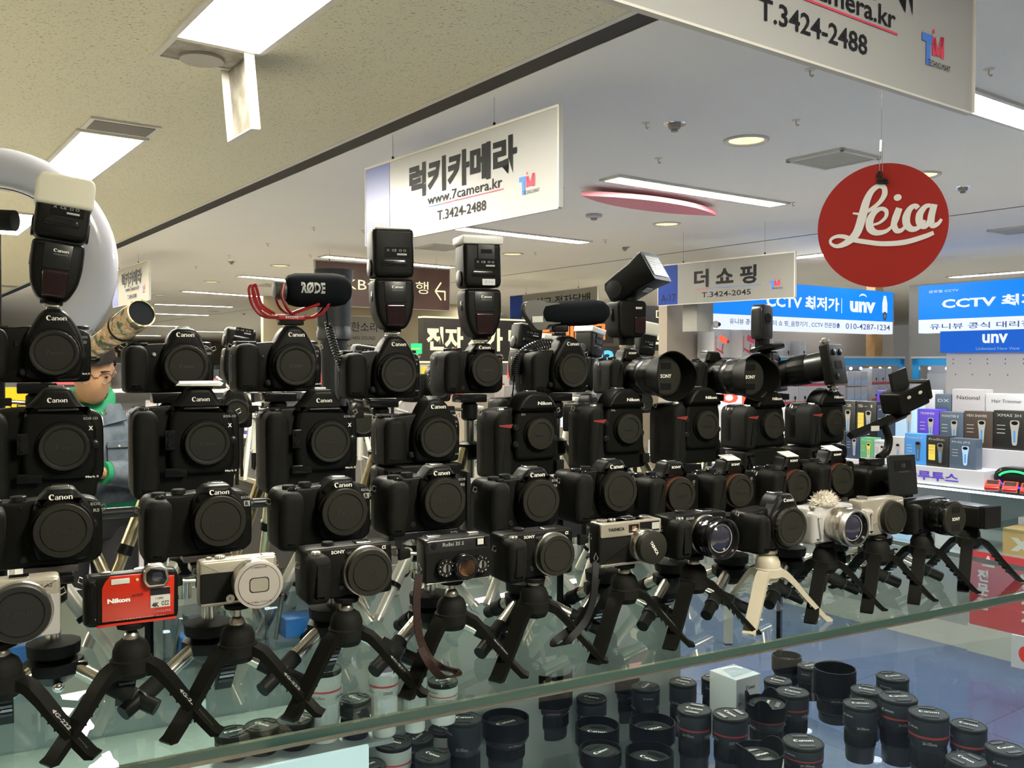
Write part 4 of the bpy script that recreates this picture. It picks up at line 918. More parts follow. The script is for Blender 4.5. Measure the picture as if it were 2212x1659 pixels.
# ---------------------------------------------------------------- mini tripods of the front row
def mini_tripod(label, P, col='black', hubz=.093, top=.135, mark_txt=True):
    t = thing('mini_tripod', label, 'tripod', P, AC, 'mini tripods along the front of the glass'); k = 'rubber' if col == 'black' else 'cream'
    lk = 'black' if col == 'black' else 'cream'
    b = MB(); b.lathe([(.017, .066), (.020, .072), (.0235, .0745), (.0235, .0875), (.021, .089), (.0205, .098), (.017, .106), (.011, .1105), (.0001, .111)], k, None, 36, f=lambda i, r, z: -.0009 if i % 4 == 0 and .0745 < z < .088 else 0); b.build('hub', t)
    MB().ball((0, 0, .1125), .0095, 'silver').build('ball', t)
    MB().cyl((0, 0, .118), (0, 0, top - .006), .0045, 'silver').build('stem', t)
    b = MB(); b.lathe([(.008, top - .008), (.0155, top - .0065), (.0165, top - .0015), (.0155, top)], k, None, 30, f=lambda i, r, z: -.0008 if i % 3 == 0 else 0); b.build('mounting_disc', t)
    for q in (-30, 90, 210):
        T = M.Rotation(R(q), 4, 'Z'); secs = []
        for r, z, wd, h in ((.010, .073, .009, .010), (.020, .076, .010, .010), (.032, .071, .0105, .009), (.045, .058, .0105, .008), (.062, .038, .0105, .007), (.085, .013, .0105, .0065), (.098, .0, .0105, .006), (.106, .0, .0095, .003)):
            secs.append([(r + (.3 * h if s2 > 0 else -.3 * h), s1 * wd, z + (h if s2 > 0 else 0)) for s1, s2 in ((-1, -1), (1, -1), (1, 1), (-1, 1))])
        b = MB(); b.loft(secs, lk, T)
        for r, z in ((.05, .050), (.057, .042), (.064, .034), (.071, .027), (.078, .019)): b.box((r - .001, 0, z - .002), (.0012, .018, .003), 'black_gloss' if col == 'black' else 'pearl', T=T)
        o = b.build('leg', t)
        if mark_txt and q == -30:
            l = MB(); a = math.atan2(-.0255, .023 + .0)
            TT = T @ M.Translation((.067, 0, .0405)) @ M.Rotation(math.atan2(.025, .023), 4, 'Y') @ M.Rotation(pi / 2, 4, 'X') @ M.Rotation(pi, 4, 'Y') @ M.Rotation(0, 4, 'Z')
            TT = T @ M.Translation((.066, -.0030, .0415)) @ M.Rotation(R(47.5), 4, 'Y')
            l.add([(a_ * .031, b_ * .007, .0016) for a_, b_ in text_data('MG-222', .02)[0]], text_data('MG-222', .02)[1], 'grey_ink', TT)
            l.add([(a_ * .024 + .031, b_ * .003, .0018) for a_, b_ in text_data('Motioning', .0)[0]], text_data('Motioning', .0)[1], 'dim_ink', TT)
            l.build('lettering', o)
    return t
def low_tripod(label, P, colh, r=.0095):                  # short tripod with bright tube legs; P on the glass, colh = height of the head
    t = thing('tabletop_tripod', label, 'tripod', P, AC, 'tabletop tripods with bright tube legs')
    b = MB(); b.lathe([(.022, .070), (.030, .074), (.031, .088), (.024, .09)], 'rubber', None, 36, f=lambda i, r_, z: -.001 if i % 3 == 0 and r_ > .026 else 0); b.build('collar', t)
    b = MB(); b.lathe([(.012, .036), (.024, .044), (.034, .052), (.034, .066), (.022, .070)], 'black', None, 8)
    b.box((.022, -.012, .058), (.030, .02, .012), 'black_gloss', .002); b.build('spider', t)
    MB().ball((.004, -.028, .040), .007, 'chrome').build('lock_screw', t)
    MB().cyl((0, 0, .088), (0, 0, colh - .034), .0088, 'tube', n=20).build('centre_column', t)
    b = MB(); b.lathe([(.013, colh - .036), (.016, colh - .033), (.016, colh - .014), (.012, colh - .012)], 'black', None, 24); b.box((0, 0, colh - .006), (.046, .036, .011), 'black_gloss', .002); hd = b.build('head', t)
    b = MB(); b.cyl((-.014, 0, colh - .024), (-.034, 0, colh - .022), .003, 'silver', n=8); b.pillow(smooth(mm([(-50, -9), (-32, -6), (-32, 6), (-50, 9)]), 1), -.005, .005, .002, 'rubber', M.Translation((0, 0, colh - .022)), both=True); b.build('lock_knob', hd)
    for q in (-30, 90, 210):
        c, s = cos(R(q)), sin(R(q)); f = lambda u, z: (c * u, s * u, z)
        b = MB(); b.cyl(f(.024, .058), f(.074, .033), r, 'tube', n=18); o = b.build('leg', t)
        b = MB(); b.cyl(f(.070, .035), f(.100, .020), r * 1.18, 'rubber', n=18); b.cyl(f(.100, .020), f(.102, .019), r * 1.3, 'lens_grey', n=18); b.cyl(f(.102, .019), f(.128, .0075), r * 1.05, 'black', n=18); b.build('rubber_foot', o)
    return t
def tall_tripod(label, P, H, spread=.15, rot=0, k='gold_tube'):   # P on the glass, H = height of the camera's underside
    t = thing('tall_tripod', label, 'tripod', P, AC + rot, 'tall tube legged tripods behind the small ones')
    MB().cyl((0, 0, H - .16), (0, 0, H - .05), .010, 'tube', n=16).build('centre_column', t)
    b = MB(); b.lathe([(.014, H - .125), (.022, H - .12), (.024, H - .095), (.014, H - .09)], 'black', None, 12); b.build('spider', t)
    b = MB(); b.lathe([(.012, H - .05), (.016, H - .046), (.016, H - .02), (.012, H - .016)], 'black', None, 20); b.box((0, 0, H - .008), (.055, .042, .015), 'black_gloss', .002); hd = b.build('head', t)
    b = MB(); b.cyl((-.014, 0, H - .03), (-.036, -.004, H - .028), .003, 'silver', n=8); b.box((-.042, -.004, H - .028), (.016, .008, .012), 'rubber', .002); b.build('lock_knob', hd)
    for q in (-30, 90, 210):
        c, s = cos(R(q)), sin(R(q)); f = lambda u: (c * (.016 + (spread - .016) * u), s * (.016 + (spread - .016) * u), (H - .108) * (1 - u) + .0035)
        b = MB(); b.cyl(f(0), f(.5), .0105, k, n=12); o = b.build('leg', t)
        b = MB(); b.cyl(f(.48), f(.53), .0125, 'black', n=12); b.cyl(f(.53), f(.95), .0082, k, n=12); b.build('lower_tube', o)
        b = MB(); b.cyl(f(.94), f(1.0), .009, 'silver', n=10); b.build('foot', o)
    return t
# ================================================================ the four rows of cameras
GP = lambda p: V((p.x, p.y, GZ))
T4, T3, T2, T1 = .09, .20, .42, .53
def tops(px, py, t): return atT(px, py, t)
# ---- row 1 (top row)
def row1(label, px, py, sp, tri, **k):
    p = atT(px, py, T1); c = camera(label, p, sp, **k)
    tall_tripod('tall tripod under ' + tri, GP(p), p.z - GZ - .001, .15, 0, 'gold_tube'); return c
k1 = row1('black camera with white capped flash, top row far left', 80, 826, var(c5, txt=c5['txt']), 'the far left top row camera')
flash('flash with milky white bounce cap, leftmost on the top row', shoe_pt(k1, 20, 2, 115), AC, R(7), cap='box', hh=66)
row1('bare black camera body, second in the top row, white sheet below it', 366, 848, c80, 'the second top row camera')
k3 = row1('black camera carrying the red mounted microphone, third in the top row', 600, 846, c5, 'the camera with the red mounted microphone')
k4 = row1('black camera under the tallest all black flash, fourth in the top row', 822, 860, c5c, 'the camera with the tallest flash')
flash('tallest all black flash in front of the long shop sign', shoe_pt(k4, 24, 2, 115), AC - .1, R(-1), hh=88)
k5 = row1('black camera with red button and red letter, fifth in the top row', 1014, 850, var(cr, w=142, h=101, btn=[('red_button', -46, 84, 3, -30, 'redmark'), ('front_button', -17, 11, 4.5, -5, 'black_sheen')],
          txt=[cn(23, 88, -19.3, 25), ('EOS', 61, 74, 3.4, 10, -6, 'grey_ink', .02), ('C', 62, 65, 5, 5, -6, 'logo_red', .05)], grip=cr['grip']), 'the camera with the red button')
flash('flash with a pale flat top cap and sticker, beside the far grey sign', shoe_pt(k5, 24, 2, 98), AC - .1, R(-1), hh=84, cap='low', sticker=True)
k6 = row1('black camera carrying the long black foam microphone', 1200, 848, c5c, 'the camera with the long foam microphone')
def lens_2470(t, cap):
    T = M.Translation((.012, -.014, .038)) @ YF
    o = lens(t, 12, 38, -14, [([(31, 0), (33, 8), (34, 20)], 'black_sheen', 0), ([(36, 20), (38, 22), (38, 46), (36, 48)], 'black', 1), ([(37, 48), (38, 50), (38, 62), (37, 64)], 'black_sheen', 0), ([(39, 64), (40, 66), (40, 88), (39, 90)], 'black', 1), ([(39, 90), (40, 92), (40, 104), (36, 104), (.01, 100)], 'black_gloss', 0)])
    petal_hood(t, T, .042, .050, .094, .128, .014, 2, ph=0)
    lens_cap(t, T, .0375, .104, cap)
k7 = row1('black camera with wide petal hood lens under the tilted flash', 1352, 850, var(s7, mount=(12, 38, 29, None, ''), txt=s7['txt'][:1]), 'the camera with the tilted flash', extra=lambda t: lens_2470(t, 'SONY'))
k8 = row1('black camera with capped wide lens in petal hood, second from right of the top row', 1530, 850, var(s7, mount=(12, 38, 29, None, ''), txt=[]), 'the camera with the capped petal hood lens', extra=lambda t: lens_2470(t, 'SONY'))
# tilted flash
P7 = shoe_pt(k7, 6, 6, 95)
t = thing('camera_flash', 'black flash with its head tilted up to the right', 'flash', P7, AC)
b = MB(); b.box((0, 0, .004), (.022, .024, .007), 'silver', .001); b.lathe([(.017, .007), (.017, .02), (.022, .03)], 'black', n=20); b.build('shoe_foot', t)
b = MB(); b.pillow(smooth(mm([(-26, 22), (26, 22), (35, 34), (37, 92), (32, 100), (-32, 100), (-37, 92), (-35, 34)]), 2), -.024, .030, .007, 'black', both=True, n=4); b.box((-.0375, .002, .07), (.002, .006, .026), 'black_gloss', .0005); b.build('body', t)
MB().pillow(smooth(mm([(2, 30), (30, 30), (31, 66), (2, 66)]), 1), -.0275, -.02, .003, 'ir_red').build('red_window', t)
l = MB(); l.text('SONY', .014, .084, .0048, WI, -.0246, off=.03); l.build('lettering', t)
MB().cyl((0, .002, .098), (0, .002, .112), .022, 'rubber', n=24).build('swivel', t)
T = frame(V((0, .004, .128)), V((.42, -.78, .52))); b = MB(T); secs = []
for z, hx, hy in ((-.034, .026, .018), (-.024, .035, .026), (.0, .037, .028), (.045, .038, .030), (.072, .043, .034), (.080, .043, .034)):
    secs.append([(p_, q_, z) for p_, q_ in rrect(-hx, hx, -hy, hy, .006)])
b.loft(secs, 'black'); hd = b.build('head', t)
b = MB(T); b.box((0, 0, .0806), (.066, .048, .0016), 'fresnel_window')
for k in range(9): b.box((0, -.020 + k * .005, .0816), (.064, .0012, .0006), 'clear_white')
b.build('flash_window', hd)
b = MB(T); b.box((0, -.0318, .04), (.030, .0016, .014), 'sticker_grey'); b.text('ZOOM', 0, 0, .005, 'black_ink', 0, off=0, T=M.Translation((0, -.0328, .04))); b.build('size_label', hd)
for s_ in (-1, 1): b = MB(T); b.lathe([(.018, 0), (.018, .003), (.0001, .004)], 'black_sheen', M.Translation((s_ * .036, 0, -.01)) @ M.Rotation(s_ * pi / 2, 4, 'Y'), 24); b.build('hinge', hd)
# radio trigger and ring flash camera at the right end
P9 = atT(1672, 846, T1 - .02)
k9 = camera('black camera turned to the right with a square twin light controller on its lens', P9, var(s7, mount=(12, 38, 29, None, ''), txt=[], hump=s7['hump']), rot=M.Rotation(AC, 3, 'Z').to_euler())
k9.rotation_euler = (M.Rotation(AC + R(20), 3, 'Z') @ M.Rotation(R(-10), 3, 'X')).to_euler()
o = lens(k9, 12, 38, -14, [([(30, 0), (31, 30)], 'black', 0), ([(32, 30), (34, 34), (34, 70), (32, 74)], 'black', 1), ([(32, 74), (33, 100), (33, 118)], 'black_sheen', 0)])
TT = M.Translation((.012, -.014, .038)) @ YF
b = MB(TT); b.box((0, 0, .128), (.080, .088, .022), 'black', .004); o = b.build('light_controller', k9)
b = MB(TT)
for x, y in ((-.018, .026), (.016, .026), (-.018, -.028)): b.lathe([(.007, .139), (.007, .142), (.0001, .143)], 'black_gloss', M.Translation((x, y, 0)), 20)
b.box((.0, -.002, .1395), (.034, .018, .001), 'black_gloss'); b.text('A  B', 0, 0, .005, 'grey_ink', 0, T=M.Translation((0, .03, .1400)) @ M.Rotation(-pi / 2, 4, 'X'), off=0); b.build('controls', o)
for s in (-1, 1):
    b = MB(TT); b.lathe([(.009, -.006), (.011, -.005), (.011, .005), (.009, .006)], 'chrome', M.Translation((-.01 + .0 * s, s * .050, .122)) @ M.Rotation(pi / 2, 4, 'Y'), 30, f=lambda i, r, z: -.0012 if i % 2 else 0); b.build('side_screw', o)
b = MB(); b.lathe([(.036, 0), (.042, .003), (.042, .010), (.034, .014), (.0001, .014)], 'black_gloss', M.Translation((.006, .002, .094)), 8); b.build('rain_cover', k9)
tall_tripod('tall tripod under the camera turned to the right', GP(P9), P9.z - GZ - .003, .12)
P = shoe_pt(k9, -14, 4, 108)
t = thing('radio_trigger', 'tall black radio trigger standing on the turned camera', 'trigger', P, AC + .25)
b = MB(); b.box((0, 0, .006), (.026, .024, .024), 'black', .002); b.build('shoe_foot', t)
b = MB(); b.pillow(smooth(mm([(-22, 14), (22, 14), (25, 20), (25, 84), (17, 94), (-17, 94), (-25, 84), (-25, 20)]), 1), -.013, .016, .004, 'black_sheen', both=True); b.build('body', t)
MB().lathe([(.011, 0), (.012, .0015), (.009, .002), (.0001, .001)], 'black_gloss', M.Translation((.002, -.013, .062)) @ YF, 24).build('button', t)
# ---- row 2
def row2(label, px, py, sp, tri, dz=0, **k):
    p = atT(px, py, T2); c = camera(label, p, sp, **k)
    q = GP(p); q = q + NC * .015
    tall_tripod('tall tripod under ' + tri, q, p.z - GZ - .001 - dz, .105, 0.0, 'steel_paint'); return c
row2('large black camera, leftmost in the second row, with upright grip', 93, 1087, var(c1, w=158), 'the leftmost large camera')
w2 = row2('large black camera with upright grip, white folded sheet on its viewfinder hump', 402, 1070, c1, 'the large camera with the white sheet')
P = shoe_pt(w2, 18, 2, 169); t = thing('paper_sheet', 'white folded plastic sheet lying on the second large camera', 'sheet', P, AC)
b = MB(); b.add([(-.036, -.03, .000), (.030, -.032, -.001), (.034, .02, .003), (-.026, .022, .002), (-.03, -.031, .003), (.034, -.028, .003), (.036, .018, .006), (-.024, .02, .006)], [(0, 1, 2, 3), (7, 6, 5, 4), (0, 4, 5, 1), (1, 5, 6, 2), (2, 6, 7, 3), (3, 7, 4, 0)], 'sticker'); b.build('sheet', t)
row2('large black camera with upright grip, third in the second row below the microphone camera', 668, 1060, c1, 'the third large camera')
row2('black camera on a screwed on battery pack, fourth in the second row', 905, 1000, var(c5c, h=116), 'the camera with battery pack', .046, extra=with_pack(c5))
row2('tall camera with red flash mark on its grip, fifth in the second row', 1128, 1030, var(nk, txt=nk['txt'] + [('D3', -8, 116, 4, 8, -18.4, 'grey_ink', .02)]), 'the fifth second row camera')
row2('tall camera with red flash mark on its grip, below the camera with the tilted flash', 1320, 1014, var(nk, h=157, txt=nk['txt'] + [('D4s', -8, 116, 4, 9, -18.4, 'grey_ink', .02)]), 'the sixth second row camera')
row2('tall camera with red flash mark on its grip, below the capped petal hood lens', 1490, 1002, nk, 'the seventh second row camera')
row2('camera with red mark and battery pack, below the camera turned right', 1634, 968, var(nk2), 'the eighth second row camera', .046, extra=nik_pack)
row2('camera with red mark and battery pack, rightmost of the second row', 1768, 960, var(nk2), 'the ninth second row camera', .046, extra=nik_pack)
# ---- row 3
def row3(label, px, py, sp, tri, **k):
    p = atT(px, py, T3); c = camera(label, p, sp, **k)
    low_tripod('tabletop tripod under ' + tri, GP(p + DC * .014 + NC * .004), p.z - GZ - .0105); return c
def bracket(t):
    b = MB(); b.box((.0, .008, -.005), (.11, .03, .010), 'black_sheen', .001); b.box((.074, .008, .038), (.007, .026, .092), 'black_sheen', .002); o = b.build('side_bracket', t)
    l = MB(); l.text('SmallRig', .048, -.005, .003, 'grey_ink', -.0078, off=0); l.build('lettering', o)
def plate(t): MB().box((.012, .008, -.004), (.06, .034, .008), 'desk', .001).build('quick_plate', t)
row3('compact black camera with large smooth cap, leftmost in the third row', 86, 1224, cr, 'the leftmost third row camera', extra=plate)
row3('compact black camera with letter badge, above the silver camera with silver lens', 426, 1198, crr, 'the second third row camera', extra=lambda t: (plate(t), r_badge(t)))
row3('compact black camera with letter badge, third in the third row', 695, 1174, crr, 'the third third row camera', extra=lambda t: (plate(t), r_badge(t)))
row3('compact black camera in an angled side bracket', 912, 1146, cr, 'the camera with the side bracket', extra=bracket)
row3('compact black camera with large smooth cap, below the fifth tall camera', 1120, 1143, cr, 'the fifth third row camera', extra=plate)
row3('compact black camera, above the black and silver rangefinder style camera', 1292, 1120, var(cr, txt=cr['txt'][:2] + [('R7', 63, 65, 4, 6, -6, 'grey_ink', .03)]), 'the sixth third row camera', extra=plate)
def sonyring(t): pass
row3('small black camera with reddish lens ring, leftmost of the four alike', 1442, 1114, s7, 'the leftmost camera with reddish ring', extra=plate)
s_ = row3('small black camera with reddish lens ring and a handwritten slip on top', 1570, 1104, s7, 'the camera with the handwritten slip', extra=plate)
def slip(c, lab, txt):
    P = shoe_pt(c, 2, 0, 97); t = thing('paper_slip', lab, 'slip', P, AC)
    b = MB(); b.box((0, -.004, 0), (.030, .026, .0015), 'sticker', T=M.Rotation(R(16), 4, 'X')); b.build('slip', t)
    if txt:
        l = MB(T=M.Rotation(R(16), 4, 'X') @ M.Rotation(-pi / 2, 4, 'X'))
        l.add([(a * .026, -.0012, .004 + q * .008) for a, q in text_data(txt, 0)[0]], text_data(txt, 0)[1], 'black_ink'); l.build('handwriting', t)
slip(s_, 'white handwritten slip on top of the second reddish ring camera', '7M3 M3')
s_ = row3('small black camera with reddish lens ring, third of the four alike', 1696, 1092, s7, 'the third camera with reddish ring', extra=plate)
slip(s_, 'pale slip on top of the third reddish ring camera', None)
s_ = row3('small black camera with reddish lens ring, rightmost of the four alike', 1790, 1076, s7, 'the rightmost camera with reddish ring', extra=plate)
slip(s_, 'pale slip on top of the rightmost reddish ring camera', None)
# camera with top handle and audio box
P = atT(1893, 1085, T3); t = thing('handle_camera', 'black video camera with a long top handle rising to the right', 'camera', P, AC)
b = MB(); b.pillow(smooth(mm([(-52, 0), (40, 0), (56, 8), (58, 50), (50, 72), (-40, 76), (-56, 68), (-60, 12)]), 2), -.03, .036, .010, 'black', both=True, n=4); b.build('body', t)
b = MB(); b.pillow(smooth(mm([(20, 4), (56, 4), (60, 50), (48, 74), (24, 74)]), 2), -.046, .0, .012, 'leather', n=4); b.build('grip', t)
b = MB(); b.box((-.014, .0, .082), (.04, .03, .014), 'black_gloss', .002); b.lathe([(.006, 0), (.006, .004), (.0001, .004)], 'silver', M.Translation((.012, -.03, .07)) @ YF, 16); b.build('handle_foot', t)
b = MB(); b.tube([(.006, .0, .088), (.028, 0, .10), (.034, 0, .125), (.022, 0, .15), (.02, 0, .158)], .008, 'black', 10); b.tube([(-.075, .0, .135), (.0, 0, .152), (.08, 0, .174)], [.008, .010, .010], 'black', 4, flat=1.2); h_ = b.build('top_handle', t)
b = MB(M.Translation((.074, -.004, .205)) @ M.Rotation(R(-16), 4, 'Y')); b.box((0, 0, 0), (.085, .05, .044), 'black', .005); b.box((.044, 0, .006), (.014, .054, .040), 'black', .004)
b.box((-.006, .0, .038), (.046, .008, .044), 'black_sheen', .001)
for x in (-.018, .016): b.ball((x, -.0265, .008), .006, 'vent', sc=(1, .3, .6))
b.build('audio_box', h_)
MB().box((-.020, -.0125, .148), (.022, .0015, .010), 'sticker_grey', T=M.Rotation(R(0), 4, 'Y')).build('label_patch', h_)
b = MB(); b.cyl((-.03, -.04, .036), (.03, -.045, .042), .013, 'black', n=20); b.lathe([(.014, 0), (.014, .005), (.0001, .005)], 'lens_grey', M.Translation((.034, -.046, .042)) @ M.Rotation(pi / 2, 4, 'Y'), 24, f=lambda i, r, z: -.001 if i % 2 else 0); b.build('side_microphone', t)
low_tripod('tabletop tripod under the camera with the top handle', GP(P), P.z - GZ - .001)
# ---- row 4 (front)
def row4(label, px, py, sp, tri, col='black', **k):
    p = atT(px, py, T4); c = camera(label, p, sp, **k)
    mini_tripod('mini tripod under ' + tri, GP(p + NC * .004), col, top=p.z - GZ - .0005); return c
xa = dict(w=117, h=67, k='beige_metal', out=[(-58, 3), (-55, 0), (56, 0), (58.5, 3), (58.5, 62), (56, 66), (-56, 66), (-58, 62)], yf=-8, yb=26, skin=rrect(-57, 57.5, 2, 47, 2), sk='pearl', mount=(18, 31, 31, 'flat', 'FUJIFILM'), my=-9, mk='silver', ck='cap_dark',
          dial=[('shutter_button', -40, 0, 66, 7, 4, 'silver')], txt=[('X-A2', 44, 57.5, 3.8, 13, -8.8, 'black_ink', .0)], bits=[SHOE(18, 66)])
row4('silver and white flat camera with black cap, cut by the left frame edge', 2, 1384, xa, 'the silver camera at the left edge')
def w300(t):
    b = MB(); b.pillow(mm([(-36, 6), (51, 6), (52, 58), (20, 60), (16, 64), (-26, 64), (-32, 58), (-36, 50)]), -.0125, -.004, .002, 'orange_red', n=2); b.build('orange_front', t)
    b = MB(); b.pillow(smooth(mm([(18, 46), (40, 46), (45, 54), (42, 70), (36, 75), (20, 75), (13, 68), (13, 54)]), 2), -.020, -.004, .003, 'silver', n=3); b.pillow(smooth(mm([(20, 49), (38, 49), (42, 55), (39, 68), (22, 71), (16, 66), (16, 55)]), 2), -.0205, -.018, .001, 'black_gloss', n=2); b.pillow(mm(rrect(23, 36, 54, 66, 4)), -.021, -.019, .001, 'glass_lens', n=2); b.build('lens_window', t)
    b = MB(); b.box((-.014, -.0128, .057), (.022, .002, .007), 'sticker', .001); b.ball((.006, -.0128, .057), .002, 'cloth_orange', sc=(1, .5, 1)); b.build('flash_window', t)
    b = MB()
    for z in (.056, .012): b.lathe([(.0028, 0), (.0028, .001), (.0001, .0012)], 'chrome', M.Translation((-.046, -.0125, z)) @ YF, 14)
    b.build('screw', t)
    b = MB(); b.box((.034, -.0130, .031), (.024, .0006, .026), 'sticker'); b.box((.034, -.0134, .039), (.024, .0004, .009), 'black_ink'); b.text('4K', .028, .022, .006, 'black_ink', -.0136, w=.009, off=.04); b.text('11005', .033, .030, .003, 'black_ink', -.0136, off=0); b.text('ozz', .040, .023, .006, 'black_ink', -.0136, w=.009, off=0); o = b.build('price_sticker', t)
    b = MB(); b.text('W300', .006, .037, .004, 'black_ink', -.0130, off=.0, rot=.1); b.build('handwriting', t)
row4('small orange red camera with black side grip', 284, 1343, dict(w=112, h=66, out=[(-56, 4), (-50, 0), (52, 0), (57, 4), (57, 60), (52, 66), (14, 66), (-40, 66), (-52, 66), (-57, 58)], yf=-10, yb=14,
     grip=[(-57, 2), (-38, 2), (-38, 64), (-54, 66), (-57, 60)], gk='black', gy=-15, bits=[('base_stripe', (6, -2, 1.6), (96, 22, 3), 'orange_red'), ('shutter_button', (-30, 2, 67), (12, 8, 2), 'silver')],
     txt=[('Nikon', -16, 33, 6, 27, -13, WI, .05), ('COOLPIX', 36, 13, 3, 22, -13, 'grey_ink', -.005), ('WATERPROOF 30m', 10, 7.5, 1.6, 60, -13, 'grey_ink', -.005)], lz=60), 'the orange red camera', extra=w300, sc=.89)
def silverlens(t):
    T = M.Translation((.018, -.010, .031)) @ YF
    o = lens(t, 18, 31, -10, [([(27, 0), (29, 2), (29, 10), (28, 12)], 'silver', 0), ([(30, 12), (30.5, 13), (30.5, 27), (30, 28)], 'silver', 1), ([(29, 28), (31, 29), (31, 34), (28, 35), (.01, 35)], 'silver_paint', 0)])
    b = MB(T); b.lathe([(.0268, .0350), (.0268, .0353), (.0001, .0353)], 'lens_grey', None, 40); b.lathe([(.0261, .0352), (.0261, .0357), (.0001, .0357)], 'silver_paint', None, 40); b.pillow(mm(rrect(-13, 13, -10, 10, 5)), -.0, .001, .0003, 'lens_grey', M.Translation((0, 0, .0358)) @ M.Rotation(-pi / 2, 4, 'X'), n=1); b.pillow(mm(rrect(-11.5, 11.5, -8.5, 8.5, 4.5)), -.0, .001, .0003, 'beige_metal', M.Translation((0, 0, .0362)) @ M.Rotation(-pi / 2, 4, 'X'), n=1); b.build('shutter_window', o)
    l = MB(T @ M.Translation((0, 0, .0360)) @ M.Rotation(-pi / 2, 4, 'X')); l.text('1 NIKKOR', 0, .023, .0025, 'black_ink', -.0, w=.02, off=0); l.text('VR 10-30mm 1:3.5-5.6 PD', 0, -.022, .0022, 'black_ink', -.0, w=.032, off=0); l.build('lettering', o)
    b = MB(); b.lathe([(.0055, 0), (.0055, .002), (.0001, .002)], 'silver', M.Translation((-.012, -.010, .009)) @ YF, 16); b.text('R', -.012, .009, .004, 'black_ink', -.0124, off=0); b.build('release_button', t)
row4('small silver and black camera with a shiny silver lens', 514, 1301, dict(w=100, h=60, k='beige_metal', out=[(-50, 2), (-48, 0), (48, 0), (50, 2), (50, 57), (47, 60), (-47, 60), (-50, 57)], yf=-9, yb=18, skin=rrect(-49, 49, 5, 44, 2),
     dial=[('shutter_button', -22, 4, 60, 7, 3, 'silver'), ('power_button', -36, 4, 60, 4, 2, 'silver')], bits=[('flash_cover', (40, 2, 60), (18, 12, 2), 'silver')], lz=46), 'the silver lens camera', extra=silverlens, sc=.92)
row4('small flat black camera with brownish cap, fourth in the front row', 750, 1288, var(s6, ck='cap'), 'the flat black camera with the brownish cap')
def rollei(t):
    def disc(x, r, k, num):
        T = M.Translation((x, -.019, .022)) @ YF; b = MB(); b.lathe([(r, 0), (r, .008), (r * .9, .009)], 'black_gloss', T, 36, f=lambda i, rr, zz: -.0005 if i % 2 else 0); b.lathe([(r * .9, .009), (r * .60, .0094), (r * .45, .0094)], 'black_gloss', T, 30); b.lathe([(r * .46, .0092), (r * .44, .0112), (r * .3, .0118), (.0001, .0118)], k, T, 24); b.box((x, -.0312, .022), (r * .25, .001, r * .9), 'black_gloss')
        for a in range(10): b.text(str((a * 7) % 10), 0, r * .76, r * .17, WI, -.0097, T=M.Translation((x, -.019, .022)) @ M.Rotation(a * 2 * pi / 10, 4, 'Y'), off=0)
        b.build(num, t)
    disc(-.022, .0125, 'silver', 'speed_dial'); disc(.031, .0125, 'silver', 'aperture_dial')
    T = M.Translation((.005, -.019, .022)) @ YF; b = MB(); b.lathe([(.0175, 0), (.0175, .016), (.016, .018), (.012, .0165)], 'black_gloss', T, 40, f=lambda i, rr, zz: -.0006 if i % 2 and rr > .017 else 0); b.lathe([(.012, .0165), (.008, .0150), (.0001, .0162)], 'glass_amber', T, 30); b.build('lens', t)
    b = MB(); b.text('AMBER', 0, 0, .001, 'dim_ink', 0); 
    b = MB(); b.box((.032, -.0198, .052), (.011, .002, .010), 'black_gloss'); b.box((.032, -.021, .052), (.009, .001, .008), 'sticker'); b.box((.042, -.0198, .052), (.006, .002, .012), 'black_gloss'); b.build('viewfinder', t)
    MB().lathe([(.0038, 0), (.0038, .001), (.0001, .001)], 'black_gloss', M.Translation((-.036, -.0195, .052)) @ YF, 18).build('meter_cell', t)
    b = MB(); b.tube([(-.054, .004, .018), (-.058, 0, .018), (-.060, -.002, .008), (-.056, -.002, .004), (-.054, 0, .010)], .0015, 'chrome', 6, closed=True); b.build('strap_ring', t)
r_ = row4('small black classic camera with round dials either side of its lens', 978, 1250, dict(w=97, h=60, out=[(-48, 2), (-46, 0), (46, 0), (49, 3), (49, 57), (46, 60), (-46, 60), (-49, 57)], yf=-19, yb=14, k='black_sheen', skin=rrect(-48, 48, 3, 43, 2), txt=[('Rollei 35 S', -8, 52, 5, 31, -19.4, 'grey_ink', .01)], lug=0,
     bits=[('base_plate', (0, -3, 1), (92, 30, 2), 'silver'), ('advance_lever', (30, 0, 61), (16, 8, 3), 'silver'), SHOE(-28, 60.5)]), 'the classic camera with round dials', extra=rollei)
row4('small flat black camera below the fifth compact one, sixth in the front row', 1157, 1246, var(s6, mount=(24, 32, 29, 'flat', 'SONY')), 'the sixth front row camera')
def yash(t):
    b = MB(); b.pillow(mm(rrect(-55, 56, 44, 66, 3)), -.0145, .016, .002, 'beige_metal', both=True); b.box((0, -.001, .003), (.112, .03, .004), 'silver', .001); b.build('top_plate', t)
    b = MB(); b.box((.004, -.0150, .055), (.018, .001, .012), 'black_gloss'); b.box((.004, -.0156, .055), (.008, .001, .007), 'glass_amber'); b.box((.033, -.0150, .056), (.036, .001, .014), 'black_gloss'); b.box((.044, -.0156, .056), (.014, .001, .010), 'sticker_grey'); b.build('viewfinder', t)
    o = lens(t, 20, 29, -12, [([(25, 0), (25, 5), (24, 7)], 'silver', 0), ([(24.5, 7), (25, 8), (25, 16), (24, 17)], 'silver', 1), ([(23, 17), (23, 21)], 'black_gloss', 0), ([(23.5, 21), (24.5, 22), (24.5, 31), (23, 32), (.01, 32)], 'cap', 0)])
    l = MB(); l.text('YASHICA', 0, 0, .005, WI, 0, w=.024, off=.02, rot=-1.0, T=M.Translation((.020, -.0446, .029))); l.build('lettering', o)
